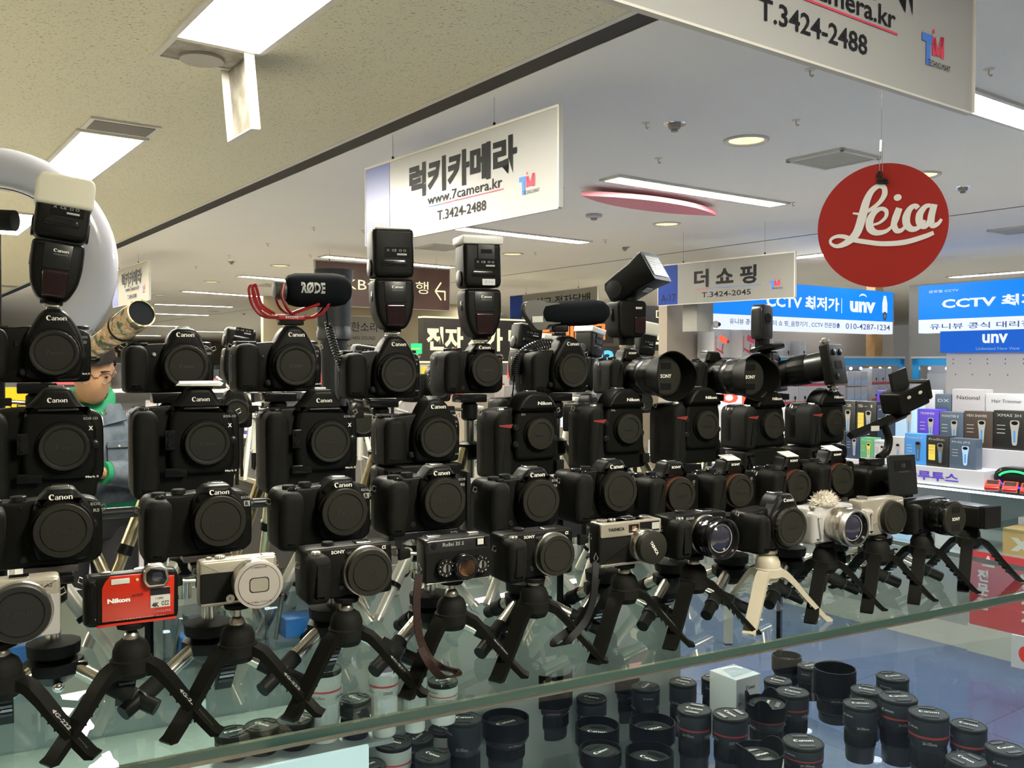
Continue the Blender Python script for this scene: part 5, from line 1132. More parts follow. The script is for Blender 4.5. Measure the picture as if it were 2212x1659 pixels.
row4('black and silver rangefinder style camera with capped lens, seventh in the front row', 1352, 1216, dict(w=114, h=66, out=[(-57, 4), (-54, 0), (54, 0), (57, 4), (57, 62), (54, 66), (-54, 66), (-57, 62)], yf=-12, yb=16, k='leather', txt=[('YASHICA', -28, 56, 5, 29, -14.8, 'black_ink', .03)],
     dial=[('shutter_button', -26, 0, 66, 6, 3, 'silver'), ('rewind_knob', -44, 0, 66, 8, 3, 'silver'), ('advance_lever', 34, 0, 66, 9, 3, 'silver')], bits=[SHOE(8, 66)]), 'the rangefinder style camera', extra=yash)
def kit(t, x=14, z=32, k='black_gloss'):
    o = lens(t, x, z, -9, [([(30, 0), (31, 4), (31, 14)], k, 0), ([(32, 14), (33, 15), (33, 30), (32, 31)], k, 1), ([(31, 31), (32, 33), (32, 42), (30, 43.5), (27.5, 43), (25, 34)], k, 0)])
    T = M.Translation((x / 1000, -.009, z / 1000)) @ YF; b = MB(T); b.lathe([(.0271, .0431), (.0246, .0352), (.018, .0346)], 'black_gloss', None, 36, cap=False); b.lathe([(.0222, .0349), (.0222, .0354), (.0001, .0354)], 'sticker_grey', None, 36); b.lathe([(.0208, .0352), (.0208, .0358), (.016, .0388), (.010, .0412), (.005, .0420), (.0001, .0422)], 'glass_lens', None, 30); b.build('front_element', o)
row4('small black camera with an uncapped black zoom lens, eighth in the front row', 1502, 1198, var(s6, mount=(14, 32, 29, None, ''), txt=[('SONY', -16, 60, 4, 17, -6.4, 'grey_ink', .03)]), 'the uncapped zoom lens camera', extra=kit)
row4('black camera with ribbed cap standing on the white tripod', 1662, 1186, var(c80, w=122, h=93, out=[(-61, 3), (-56, 0), (54, 0), (60, 5), (61, 50), (58, 64), (50, 68), (-12, 70), (-34, 68), (-50, 68), (-58, 64), (-61, 54)], bulge=[(-14, 3), (50, 3), (54, 20), (54, 50), (48, 66), (42, 80), (34, 90), (6, 90), (-2, 82), (-10, 68), (-18, 56), (-20, 32)],
     hump=[(-10, 64), (48, 64), (42, 82), (34, 93), (6, 93), (-2, 84)], grip=[(-61, 2), (-36, 2), (-33, 22), (-33, 50), (-36, 60), (-44, 66), (-56, 66), (-61, 56)], mount=(18, 40, 33, 'rib', 'Canon'), btn=[], dial=[('shutter_button', -46, -26, 66, 6, 3, 'black_gloss')], bits=[SHOE(18, 93)], txt=[cn(20, 84, -22.3, 22)]), 'the camera with ribbed cap', 'cream')
def whitez(t):
    kit(t, 14, 30, 'silver')
    b = MB(M.Translation((-.006, .0, .068))); b.ball((0, 0, .002), .016, 'fur', sc=(1.5, 1, .75)); rr = random.Random(3)
    for i in range(420):
        a = rr.uniform(0, 2 * pi); e = rr.uniform(-.1, 1.4); d = V((cos(a) * cos(e) * 1.4, sin(a) * cos(e), sin(e) * .9)); p0 = d * .014; p1 = d * .021 + V((rr.uniform(-.005, .005), rr.uniform(-.004, .004), rr.uniform(-.003, .005)))
        b.cyl(p0, p1, .0009, 'fur', .0002, n=3)
    b.build('fur_windscreen', t)
row4('white camera with silver lens and a tuft of fur on top', 1786, 1170, dict(w=115, h=64, k='pearl', out=[(-57, 3), (-54, 0), (54, 0), (57, 3), (57, 60), (54, 64), (-54, 64), (-57, 60)], yf=-8, yb=26, grip=[(-57, 2), (-32, 2), (-30, 52), (-36, 58), (-54, 58), (-57, 52)], gk='pearl', gy=-24,
     dial=[('shutter_button', -44, -8, 62, 6, 3, 'silver')]), 'the white camera with the fur tuft', extra=whitez)
row4('silver grey camera with black cap, right of the white camera', 1900, 1154, dict(w=112, h=66, k='beige_metal', out=[(-56, 3), (-53, 0), (53, 0), (56, 3), (56, 62), (53, 66), (-53, 66), (-56, 62)], yf=-8, yb=24, grip=[(-56, 2), (-34, 2), (-32, 46), (-38, 52), (-54, 52), (-56, 46)], gk='silver_paint', gy=-20, mount=(16, 31, 29, 'flat', 'Canon'), my=-9, mk='silver', ck='cap',
     dial=[('mode_dial', -40, 6, 66, 10, 4, 'silver')], txt=[cn(42, 60, -8.6, 16)]), 'the silver grey camera')
def flip(t):
    T = M.Translation((-.036, .016, .066)) @ M.Rotation(R(-6), 4, 'X'); b = MB(T); b.box((0, 0, .042), (.074, .006, .076), 'black_sheen', .003); o = b.build('flip_screen', t)
    b = MB(T); b.box((0, -.0035, .060), (.046, .0008, .018), 'black_gloss'); b.text('CE', 0, .060, .006, 'dim_ink', -.0042, off=0); b.text('C A U T I O N', 0, .048, .003, 'dim_ink', -.0042, off=0); b.build('rating_label', o)
    kit(t, 16, 32); lens_cap(t, M.Translation((.016, -.009, .032)) @ YF, .030, .044, 'SONY')
row4('black camera with its screen flipped up and a capped lens', 1996, 1150, dict(w=112, h=64, out=[(-56, 3), (-53, 0), (53, 0), (56, 3), (56, 60), (53, 64), (-53, 64), (-56, 60)], yf=-8, yb=26, grip=[(-56, 2), (-34, 2), (-32, 52), (-38, 58), (-54, 58), (-56, 52)], gy=-26), 'the camera with the flipped up screen', extra=flip)
P = atT(2093, 1136, T4 + .02); t = thing('camcorder', 'small black box camcorder, rightmost in the front row', 'camcorder', P, AC)
b = MB(); b.box((0, 0, .022), (.05, .075, .044), 'black', .006); b.build('body', t)
b = MB(); b.box((.0, -.038, .024), (.046, .02, .04), 'black_sheen', .004)
for k in range(4): b.box((0, -.05 + .004 * k, .024), (.048, .0015, .042), 'black_gloss')
b.build('front_ring', t)
mini_tripod('mini tripod under the box camcorder', GP(P), top=P.z - GZ - .0005)
# loose end tripods' neighbours: horizontal rail behind the third row
b = MB(); a = C(SL + .1, .31, EYE - .205); e = C(.86, .31, EYE - .205); b.cyl(a, e, .0075, 'black_sheen', n=16); rl = thing('crossbar', 'black round bar running behind the third row of cameras', 'bar', a)
b.v = [v - a for v in b.v]; b.build('bar', rl)
for s in (SL + .15, .15, .82):
    b = MB(); p = C(s, .31, GZ) - a; q = C(s, .31, EYE - .2125) - a; b.cyl(p, q, .006, 'black', n=10); b.cyl(p, p + V((0, 0, .006)), .02, 'black', n=16); b.build('post', rl)
# ---- microphones
P = shoe_pt(k3, 24, 4, 114); t = thing('microphone', 'grey foam microphone in a bent red shock mount', 'microphone', P, AC)
b = MB(); b.box((0, 0, .005), (.04, .026, .008), 'rubber', .002); b.build('shoe_foot', t)
b = MB(); b.box((0, 0, .014), (.05, .018, .010), 'mount_red', .003)
for s in (-1, 1):
    b.tube([(.018, s * .006, .014), (.04, s * .012, .016), (.058, s * .014, .028), (.066, s * .014, .048), (.066, s * .014, .060), (.062, s * .013, .050)], .0026, 'mount_red', 6)
    b.tube([(-.018, s * .006, .014), (-.045, s * .012, .016), (-.062, s * .014, .034), (-.068, s * .014, .060), (-.064, s * .014, .068), (-.060, s * .013, .058), (-.052, s * .012, .034), (-.030, s * .010, .020)], .0026, 'mount_red', 6)
    b.tube([(.0, s * .010, .020), (-.012, s * .02, .030), (-.020, s * .022, .050), (-.016, s * .02, .072)], .0026, 'mount_red', 6)
    b.tube([(.0, s * .010, .020), (.02, s * .02, .028), (.045, s * .022, .038)], .0026, 'mount_red', 6)
b.text('RYCOTE', .0, .014, .004, WI, -.010, off=0); b.build('shock_mount', t)
X = M.Translation((0, .0, .062)) @ M.Rotation(R(-2), 4, 'Y') @ M.Rotation(pi / 2, 4, 'Y')
b = MB(X); b.lathe([(.0001, -.030), (.015, -.029), (.017, -.026), (.017, 0)], 'gunmetal', None, 30); b.build('barrel', t, label='bare metal rear end')
b = MB(X); b.lathe([(.0001, -.012), (.017, -.010), (.026, -.003), (.0295, .010), (.0300, .045), (.0295, .078), (.026, .096), (.017, .105), (.0001, .109)], 'foam', None, 40); ws = b.build('windscreen', t)
l = MB(M.Translation((.032, -.0293, .065))); n_ = text_data('RØDE', .045)
l.add([(a * .042, (1 - math.sqrt(max(0, 1 - (q * .020 / .030) ** 2))) * .030 - .0012, q * .020) for a, q in n_[0]], n_[1], 'grey_ink'); l.build('lettering', ws)
b = MB(); pts = []
b.tube([(.062, -.002, .038), (.064, -.004, .010), (.065, -.004, .0)], .0016, 'black', 6)
for i in range(200):
    u = i / 199; a = u * 2 * pi * 20; cx = .066 + .030 * u ** 1.3; cz = .008 - .098 * u; pts.append((cx + .0058 * cos(a), -.004 + .0058 * sin(a), cz))
b.tube(pts, .0018, 'black_sheen', 5); b.tube([(.096, -.004, -.09), (.092, -.002, -.11), (.080, 0, -.15), (.066, .01, -.18)], .0014, 'black', 6); b.build('coiled_cable', t)
P = shoe_pt(k6, 10, 4, 114); t = thing('microphone', 'long black foam microphone with a dull metal rear body', 'microphone', P, AC - .25)
b = MB(); b.box((0, 0, .004), (.024, .022, .007), 'black_gloss', .001); b.box((0, 0, .015), (.034, .024, .014), 'black', .003); b.build('shoe_foot', t)
X = M.Translation((0, -.0, .045)) @ M.Rotation(R(-3), 4, 'Y') @ M.Rotation(pi / 2, 4, 'Y')
b = MB(M.Translation((0, 0, .045)) @ M.Rotation(R(-3), 4, 'Y')); b.pillow(smooth(mm([(-66, 21), (-40, 21), (-34, 15), (-5, 14), (-5, -14), (-34, -16), (-36, -25), (-48, -25), (-68, 6)]), 2, .004), -.018, .018, .007, 'gunmetal', both=True, n=4); q_ = b.build('rear_body', t)
b = MB(M.Translation((0, 0, .045)) @ M.Rotation(R(-3), 4, 'Y')); b.box((-.050, -.0184, -.010), (.022, .0008, .012), 'sticker'); b.text('DM 11', -.050, -.010, .007, 'black_ink', -.0186, off=0); b.build('sticker', q_)
b = MB(X); b.lathe([(.0001, -.042), (.016, -.040), (.0235, -.032), (.0255, -.012), (.0262, .040), (.0258, .075), (.022, .094), (.013, .104), (.0001, .107)], 'foam', None, 40); b.build('windscreen', t)
b = MB(); pts = []
for i in range(260):
    u = i / 259; a = u * 2 * pi * 24; th_ = pi * .5 + u * pi * .55; cx = -.02 + .075 * cos(th_); cz = -.07 + .055 * sin(th_); n2 = V((cos(th_), 0, sin(th_))); c = V((cx, -.014, cz)) + n2 * .0085 * cos(a) + V((0, 1, 0)) * .0085 * sin(a); pts.append(c)
b.tube(pts, .0019, 'black_sheen', 5); b.tube([(-.095, -.010, -.08), (-.098, -.006, -.12), (-.092, .0, -.15)], .0014, 'black', 6); b.build('coiled_cable', t)
# ---- wrist straps hanging on the small cameras
def strap(label, pts, wd, k, k2=None, name='wrist_strap', cross=V((1, 0, 0))):
    b = MB(); o_ = V(pts[0]); P_ = [V(p) - o_ for p in pts]; Q = []
    for i in range(len(P_) - 1):
        a, c, d, e = P_[max(i - 1, 0)], P_[i], P_[i + 1], P_[min(i + 2, len(P_) - 1)]
        for j in range(6):
            u = j / 6; Q.append(.5 * ((2 * c) + (d - a) * u + (2 * a - 5 * c + 4 * d - e) * u * u + (-a + 3 * c - 3 * d + e) * u ** 3))
    Q.append(P_[-1]); secs = []
    cr_ = cross.normalized()
    for i, p in enumerate(Q):
        d = (Q[min(i + 1, len(Q) - 1)] - Q[max(i - 1, 0)]).normalized(); x = (cr_ - d * cr_.dot(d)).normalized(); y = d.cross(x)
        secs.append([p + x * a * wd / 2 + y * c * .0011 for a, c in ((-1, -1), (1, -1), (1, 1), (-1, 1))])
    b.loft(secs, k); t = thing(name, label, 'strap', o_); b.build('band', t)
    MB().tube([(0, 0, .014), (.003, 0, .006), (0, 0, 0), (-.003, 0, .006)], .0009, 'chrome', 6, closed=True).build('ring', t)
    return t
def at(px, py, t): return tuple(atT(px, py, t))
strap('brown braided wrist strap hanging from the classic camera to the glass', [at(905, 1240, .06), at(900, 1300, .05), at(905, 1370, .045), at(925, 1418, .04), at(950, 1440, .035), at(985, 1450, .06), at(988, 1458, .05), at(955, 1462, .03), at(925, 1430, .02), at(908, 1400, .03)], .010, 'strap', cross=DC)
strap('black leather wrist strap hanging from the rangefinder style camera', [at(1287, 1215, .06), at(1285, 1250, .05), at(1280, 1300, .045), at(1262, 1345, .04), at(1225, 1385, .03), at(1200, 1395, .045), at(1198, 1385, .06), at(1235, 1355, .065), at(1272, 1310, .06), at(1290, 1250, .06)], .010, 'strap_black', cross=DC)
# ================================================================ behind the counter: ring light, second counter with gear, clerk, shelves
P = atY(-5, 560, 1.75); v = V((0, 0, 0)) - V((P.x, P.y, 0)); az = math.atan2(v.y, v.x) + pi / 2
t = thing('ring_light', 'large white ring light at the left frame edge behind the flash', 'ring light', V((P.x, P.y, 0)), az)
zc = P.z; n = 64; Rm = .176
def torus(b, R0, secp, k, y0=0):                          # section points (dr, dy)
    secs = [[((R0 + dr) * cos(2 * pi * i / n), y0 + dy, zc + (R0 + dr) * sin(2 * pi * i / n)) for dr, dy in secp] for i in range(n)]
    b.loft(secs, k, closed=True)
b = MB(); torus(b, Rm, [(.038 * cos(a), -.030 * sin(a)) for a in [pi * i / 12 for i in range(13)]][::-1] + [(-.036, .008), (.036, .008)][::-1][::-1], 'ring_white'); b.build('diffuser', t)
b = MB(); torus(b, Rm, [(-.039, 0), (-.039, .022), (.039, .022), (.039, 0), (.036, .004), (-.036, .004)], 'white_gloss', .008); b.build('rear_shell', t)
b = MB(); b.cyl((0, .02, 0.02), (0, .02, zc - Rm - .03), .010, 'black', n=12); b.build('pole', t)
for q in (0, 120, 240): MB().cyl((0, .02, .14), (.10 * cos(R(q + 90)), .02 + .10 * sin(R(q + 90)), .01), .008, 'black', n=8).build('leg', t)
b = MB(); b.cyl((0, .03, zc - Rm), (0, .03, zc + .05), .006, 'black', n=8); b.cyl((-.01, .0, zc + .075), (.030, -.02, zc + .073), .020, 'rubber', n=24); b.cyl((0, .03, zc + .05), (-.01, .0, zc + .075), .006, 'black', n=8); b.build('phone_clamp', t)
# camouflage telephoto lens on a stand
A = atY(208, 750, 2.32); E_ = atY(306, 676, 2.16)
t = thing('telephoto_lens', 'long lens in camouflage wrap pointing up to the right', 'lens', V((A.x, A.y, 0)))
o3 = V((A.x, A.y, 0)); T = frame(A - o3, E_ - A); Ln = (E_ - A).length
b = MB(T); b.lathe([(.024, -.03), (.026, 0), (.027, Ln * .35), (.034, Ln * .5), (.0345, Ln), (.031, Ln), (.030, Ln - .07), (.0001, Ln - .071)], 'camo', None, 32); b.build('barrel', t)
b = MB(T); b.lathe([(.0305, Ln - .002), (.0303, Ln - .06), (.0001, Ln - .0605)], 'foam', None, 32); b.build('hood_lining', t)
MB(T).lathe([(.0355, Ln * .58), (.0362, Ln * .585), (.0362, Ln * .6), (.0355, Ln * .605)], 'rubber', None, 32).build('band', t)
b = MB(); b.cyl(tuple(A - o3 + V((0, 0, -.02))), (-.13, -.0, A.z - .03), .010, 'black', n=10); b.cyl((-.13, 0, A.z - .02), (-.13, 0, .02), .012, 'black', n=10); b.build('stand', t)
for q in (90, 210, 330): MB().cyl((-.13, 0, .5), (-.13 + .11 * cos(R(q)), .11 * sin(R(q)), .01), .009, 'black', n=8).build('leg', t)
b = MB(T); b.box((0, 0, -.05), (.05, .05, .04), 'black', .01); b.build('camera_body', t)
# large grey lens pointing up
P = atY(722, 905, 2.45); t = thing('telephoto_lens', 'dark grey telephoto lens standing upright behind the curled cable', 'lens', P)
b = MB(); b.lathe([(.030, 0), (.032, .05), (.034, .14), (.036, .21), (.046, .215), (.046, .235), (.043, .24), (.047, .34), (.053, .40), (.050, .40), (.045, .25), (.0001, .25)], 'lens_grey', None, 36); b.build('barrel', t)
MB().box((.024, -.03, .165), (.003, .003, .035), 'white_ink').build('index_mark', t)
b = MB(); b.cyl((0, 0, 0), (0, 0, GZ - P.z), .016, 'black', n=12); b.cyl((0, 0, GZ - P.z), (0, 0, GZ - P.z + .01), .06, 'black', n=20); b.build('stand', t)
# second counter, parallel to the hall
def bbox(b, p0, p1, q0, q1, z0, z1, k):
    vs = [tuple(B(p, q, z)) for z in (z0, z1) for p, q in ((p0, q0), (p0, q1), (p1, q1), (p1, q0))]
    return b.add(vs, [(3, 2, 1, 0), (4, 5, 6, 7), (0, 1, 5, 4), (1, 2, 6, 5), (2, 3, 7, 6), (3, 0, 4, 7)], k)
t = thing('shop_counter', 'dark counter of the camera stall crowded with gear, behind the rows', 'counter', B(0, 0, 0))
b = MB(); bbox(b, 2.35, 4.6, 1.22, 2.3, GZ - .05, GZ, 'desk'); bbox(b, 2.35, 4.6, 1.205, 1.22, GZ - .014, GZ, 'desk_edge'); b.build('top', t)
b = MB(); bbox(b, 2.4, 4.5, 1.32, 2.2, 0, GZ - .05, 'case_dark'); b.build('carcass', t)
t = thing('low_desk', 'low dark desk strewn with boxes and papers behind the glass counter', 'desk', C(.3, 1.3, 0))
o3 = C(.3, 1.3, 0); b = MB(); cbox(b, -1.3, 1.05, 1.10, 1.42, .70, .74, 'desk'); b.v = [v - o3 for v in b.v]; b.build('top', t)
b = MB(); cbox(b, -1.3, 1.05, 1.12, 1.40, 0, .70, 'case_dark'); b.v = [v - o3 for v in b.v]; b.build('carcass', t)
# clutter: cartons, pouches, paper on the low desk and the second counter
rc = random.Random(11)
def carton(name, lab, cat, P, rz, d, k, grp, k2=None, tx=None):
    t = thing(name, lab, cat, P, rz, grp); b = MB(); b.box((0, 0, d[2] / 2), d, k, .003); b.build('shell', t)
    if k2: b = MB(); b.box((0, -d[1] / 2 - .0006, d[2] * .35), (d[0] * .96, .001, d[2] * .4), k2); b.build('printed_band', t)
    if tx: b = MB(); b.text(tx[0], 0, d[2] * .7, d[2] * .14, tx[1], -d[1] / 2 - .001, w=d[0] * .7, off=0); b.build('lettering', t)
    return t
cols = ['box_black', 'desk', 'box_white', 'kraft', 'box_grey', 'box_blue', 'box_black', 'paper', 'box_brown', 'keys_blue', 'cloth_orange', 'box_black', 'lens_grey', 'white_matte', 'box_red']
spots = []
for s in [x * .085 - 1.2 for x in range(26)]:
    for tt in (1.165, 1.33):
        if rc.random() < .86:
            d = (rc.uniform(.04, .075), rc.uniform(.05, .11), rc.uniform(.03, .16) + (.05 if tt > 1.3 else 0)); k = rc.choice(cols)
            carton('carton', 'small carton in the clutter on the low desk behind the tripods', 'box', C(s, tt, .7408), AC + rc.uniform(-.5, .5), d, k, 'cartons on the low desk', rc.choice([None, 'sticker', 'box_lightblue', None]))
# white bars of a folded light stand, green bottle, orange cloth
t = thing('green_bottle', 'green drink bottle with pale cap behind the second compact camera', 'bottle', C(-.55, 1.20, .74), 0)
P = atY(305, 1180, 2.1); t.location = (P.x, P.y, .74)
b = MB(); b.lathe([(.0001, 0), (.033, .0), (.034, .01), (.034, .13), (.030, .165), (.014, .19), (.014, .21), (.0001, .21)], 'bottle_green', None, 24); b.build('body', t); MB().lathe([(.016, .208), (.016, .235), (.0001, .236)], 'box_white', None, 20).build('cap', t)
for (a0, a1, sz, lab) in (((505, 1258), (690, 1300), .010, 'white square tube of a folded stand behind the silver lens camera'), ((1000, 1215), (1120, 1275), .010, 'white square tube of a folded stand behind the classic camera'), ((190, 1330), (330, 1370), .008, 'white square tube of a folded stand behind the orange red camera'), ((440, 1300), (560, 1340), .008, 'white square tube lying lower behind the silver lens camera')):
    A = atT(*a0, .96); E_ = atT(*a1, .93); t = thing('stand_tube', lab, 'stand', A); b = MB(); T = frame(V((0, 0, 0)), E_ - A); b.box((0, 0, (E_ - A).length / 2), (sz * 2, sz * 2, (E_ - A).length), 'sticker', T=T); b.build('tube', t)
    b = MB(); b.cyl((0, 0, 0), (0, 0, -A.z + .001), .008, 'black', n=8); d_ = E_ - A; b.cyl(tuple(d_), (d_.x, d_.y, -A.z + .001), .008, 'black', n=8); b.build('support_leg', t)
# clear plastic boxes standing on the glass
for lab, px, py, w_, h_ in (('clear plastic box standing on the glass left of the silver lens camera tripod', 410, 1430, .085, .075), ('clear plastic box with tools behind the flat black camera tripod', 628, 1385, .10, .085), ('clear plastic box at the left end behind the leftmost tripod', 40, 1450, .09, .12)):
    P = atZ(px, py, GZ); t = thing('plastic_box', lab, 'plastic box', P, AC + .1); b = MB()
    for c, d in (((0, -.03, h_ / 2), (w_, .002, h_)), ((0, .03, h_ / 2), (w_, .002, h_)), ((-w_ / 2, 0, h_ / 2), (.002, .06, h_)), ((w_ / 2, 0, h_ / 2), (.002, .06, h_)), ((0, 0, .0015), (w_, .06, .002))): b.box(c, d, 'acrylic')
    b.build('box_walls', t); b = MB(); b.box((.01, 0, .025), (.05, .04, .03), 'box_blue', .002); b.build('tool_pouch', t)
    MB().cyl((-.02, .01, .004), (-.012, .0, h_ - .01), .003, 'gold_tube', n=8).build('brush', t)
# small silver tripods and gear on the second counter
def silver_tripod(lab, px, py, H, sp=.07):
    P = atZ(px, py, GZ); t = thing('silver_tripod', lab, 'tripod', P, rc.uniform(0, 2), 'silver tripods on the second counter')
    b = MB(); b.cyl((0, 0, H * .35), (0, 0, H * .86), .010, 'steel_paint', n=12); b.build('centre_column', t)
    b = MB(); b.lathe([(.012, H * .82), (.022, H * .84), (.024, H * .88), (.012, H * .9), (.016, H * .93), (.018, H), (.0001, H)], 'vent', None, 14); b.box((0, 0, H + .006), (.06, .05, .012), 'steel_paint', .003); b.cyl((.0, 0, H * .95), (.13, .02, H * .80), .006, 'steel_paint', n=8); b.build('pan_head', t)
    for q in (0, 120, 240):
        c, s = cos(R(q)), sin(R(q)); b = MB(); b.cyl((.015 * c, .015 * s, H * .82), (sp * c, sp * s, .0), .0075, 'steel_paint', n=10); b.build('leg', t)
        MB().cyl((.01 * c, .01 * s, H * .40), (sp * .62 * c, sp * .62 * s, H * .36), .003, 'vent', n=6).build('brace', t)
for a in (('silver tripod between the second and third large cameras, left one', 548, 1032, .27), ('silver tripod between the second and third large cameras, right one', 578, 1026, .25, .05), ('silver tripod right of the third large camera', 778, 1052, .27, .08), ('silver tripod right of the camera with battery pack', 1022, 1072, .28, .08),
          ('silver tripod just beyond the third large camera', 815, 1010, .28, .06), ('silver tripod left of the sixth large camera', 1236, 1052, .30, .06), ('silver tripod far behind between the large cameras', 505, 1005, .24, .05)): silver_tripod(*a)
sb = dict(w=132, h=92, out=c80['out'], bulge=c80['bulge'], hump=c80['hump'], grip=c80['grip'], mount=(22, 43, 34, 'rib', ''), btn=[], dial=[], bits=[], txt=[], lug=0)
def bgcam(lab, px, py, y, fl=None, hh=60, cap=None, turn=0.0):
    P = atY(px, py, y); base = GZ if (1.24 < P.x * D2.x + P.y * D2.y < 2.28 and 2.4 < P.x * D1.x + P.y * D1.y < 4.5) else 0
    c = camera(lab, P, sb, rz=AC + turn)
    t = thing('gear_stand', 'black stand pole holding a camera in the back rows', 'stand', V((P.x, P.y, base)), 0, 'stand poles in the back rows')
    MB().cyl((0, 0, .004), (0, 0, P.z - base - .001), .008, 'black', n=10).build('pole', t); MB().cyl((0, 0, 0), (0, 0, .006), .05, 'black', n=18).build('foot', t)
    if fl: flash(fl, shoe_pt(c, 20, 2, 108), AC + turn, R(8), hh=hh, cap=cap)
bgcam('black camera in the back row between the fifth and sixth top cameras', 1112, 918, 2.55, 'grey flash in the back row right of the red button camera', 70)
bgcam('black camera in the back row right of the long foam microphone camera', 1262, 930, 2.6, 'flash with pale flat cap in the back row below the long microphone', 70, 'low', .5)
bgcam('black camera in the back row behind the long microphone camera', 1165, 918, 2.9, 'flash with flat cap half hidden behind the long microphone', 62, 'low')
bgcam('black camera far back behind the tilted flash', 1372, 893, 3.3, 'flash with white cap peeking out right of the tilted flash', 90, 'box')
bgcam('dark camera in the back row between the second and third top cameras', 487, 925, 2.4, 'small flash in the gap right of the second top camera', 50)
bgcam('dark camera in the back row just right of the third top camera', 762, 945, 2.7, 'flash in the back row right of the grey telephoto lens', 60)
bgcam('dark camera in the back row left of the red button camera', 925, 868, 2.6, None)
bgcam('dark camera in the back row below the grey telephoto lens', 716, 930, 2.75, None)
for k in range(16):
    px = rc.uniform(470, 860); py = rc.uniform(835, 905); y = rc.uniform(3.1, 4.0)
    P = atY(px, py, y); t = thing('bracket_arm', 'small black bracket arm in the tangle of gear behind the rows', 'bracket', V((P.x, P.y, GZ)), 0, 'bracket arms behind the rows')
    b = MB(); h = P.z - GZ; b.cyl((0, 0, 0), (0, 0, h), .007, 'black', n=8); a = rc.uniform(0, 2 * pi); b.cyl((0, 0, h * .9), (.12 * cos(a), .12 * sin(a), h + rc.uniform(-.02, .05)), .006, rc.choice(['black', 'lens_grey', 'vent']), n=8); b.box((.10 * cos(a), .10 * sin(a), h + .02), (.05, .04, .03), rc.choice(['black', 'box_brown', 'lens_grey']), .004); b.build('arm', t)
# wall shelf with boxes and price cards beyond the clerk
Yw = 5.6
t = thing('goods_shelf', 'wide shelf of pale packaged goods behind the clerk', 'shelf', V((-2.2, Yw, 0)))
b = MB()
for z in (.7, 1.0, 1.28): b.box((0, .15, z), (2.0, .3, .02), 'sticker')
b.box((0, .31, .75), (2.0, .02, 1.3), 'paper'); b.build('shelves', t)
for z in (.71, 1.01):
    for i in range(22):
        d = (rc.uniform(.06, .085), .08, rc.uniform(.10, .22)); carton('packaged_item', 'pale packaged item on the shelf behind the clerk', 'package', V((-3.12 + i * .088, Yw + .08, z + .0008)), 0, d, rc.choice(['paper', 'box_white', 'box_lightblue', 'box_grey', 'paper', 'purple_ink', 'box_black']), 'packages on the shelf behind the clerk', rc.choice([None, 'sticker', 'box_grey']))
for i in range(9): carton('gear_case', 'black gear case piled on top of the shelf behind the clerk', 'case', V((-3.0 + i * .22, Yw + .12, 1.2912)), rc.uniform(-.2, .2), (.16, .12, rc.uniform(.09, .20)), rc.choice(['box_black', 'desk', 'lens_grey']), 'black gear cases on top of the shelf', rc.choice([None, 'sticker_grey', 'box_red']))
t = thing('brass_pillar', 'brownish yellow metal pillar right of the clerk', 'pillar', atZ(270, 1290, .0))
P = atY(270, 1200, 4.2); t.location = (P.x, P.y, 0)
MB().box((0, 0, .5), (.10, .08, 1.0), 'brass_panel', .003).build('shaft', t); MB().box((0, 0, .02), (.14, .12, .04), 'brass_panel', .003).build('foot', t)
P = atY(18, 880, 3.4); t = thing('yellow_sign', 'yellow board with dark lettering left of the leftmost large camera', 'sign', V((P.x, P.y, 0)))
b = MB(); b.box((0, 0, P.z), (.26, .012, .15), 'lit_yellow'); b.build('board', t); l = MB(); l.text('카카오톡의', 0, P.z - .01, .045, 'black_ink', -.0075, w=.24, off=0); l.build('lettering', t); MB().cyl((0, .01, 0), (0, .01, P.z), .01, 'vent', n=8).build('post', t)
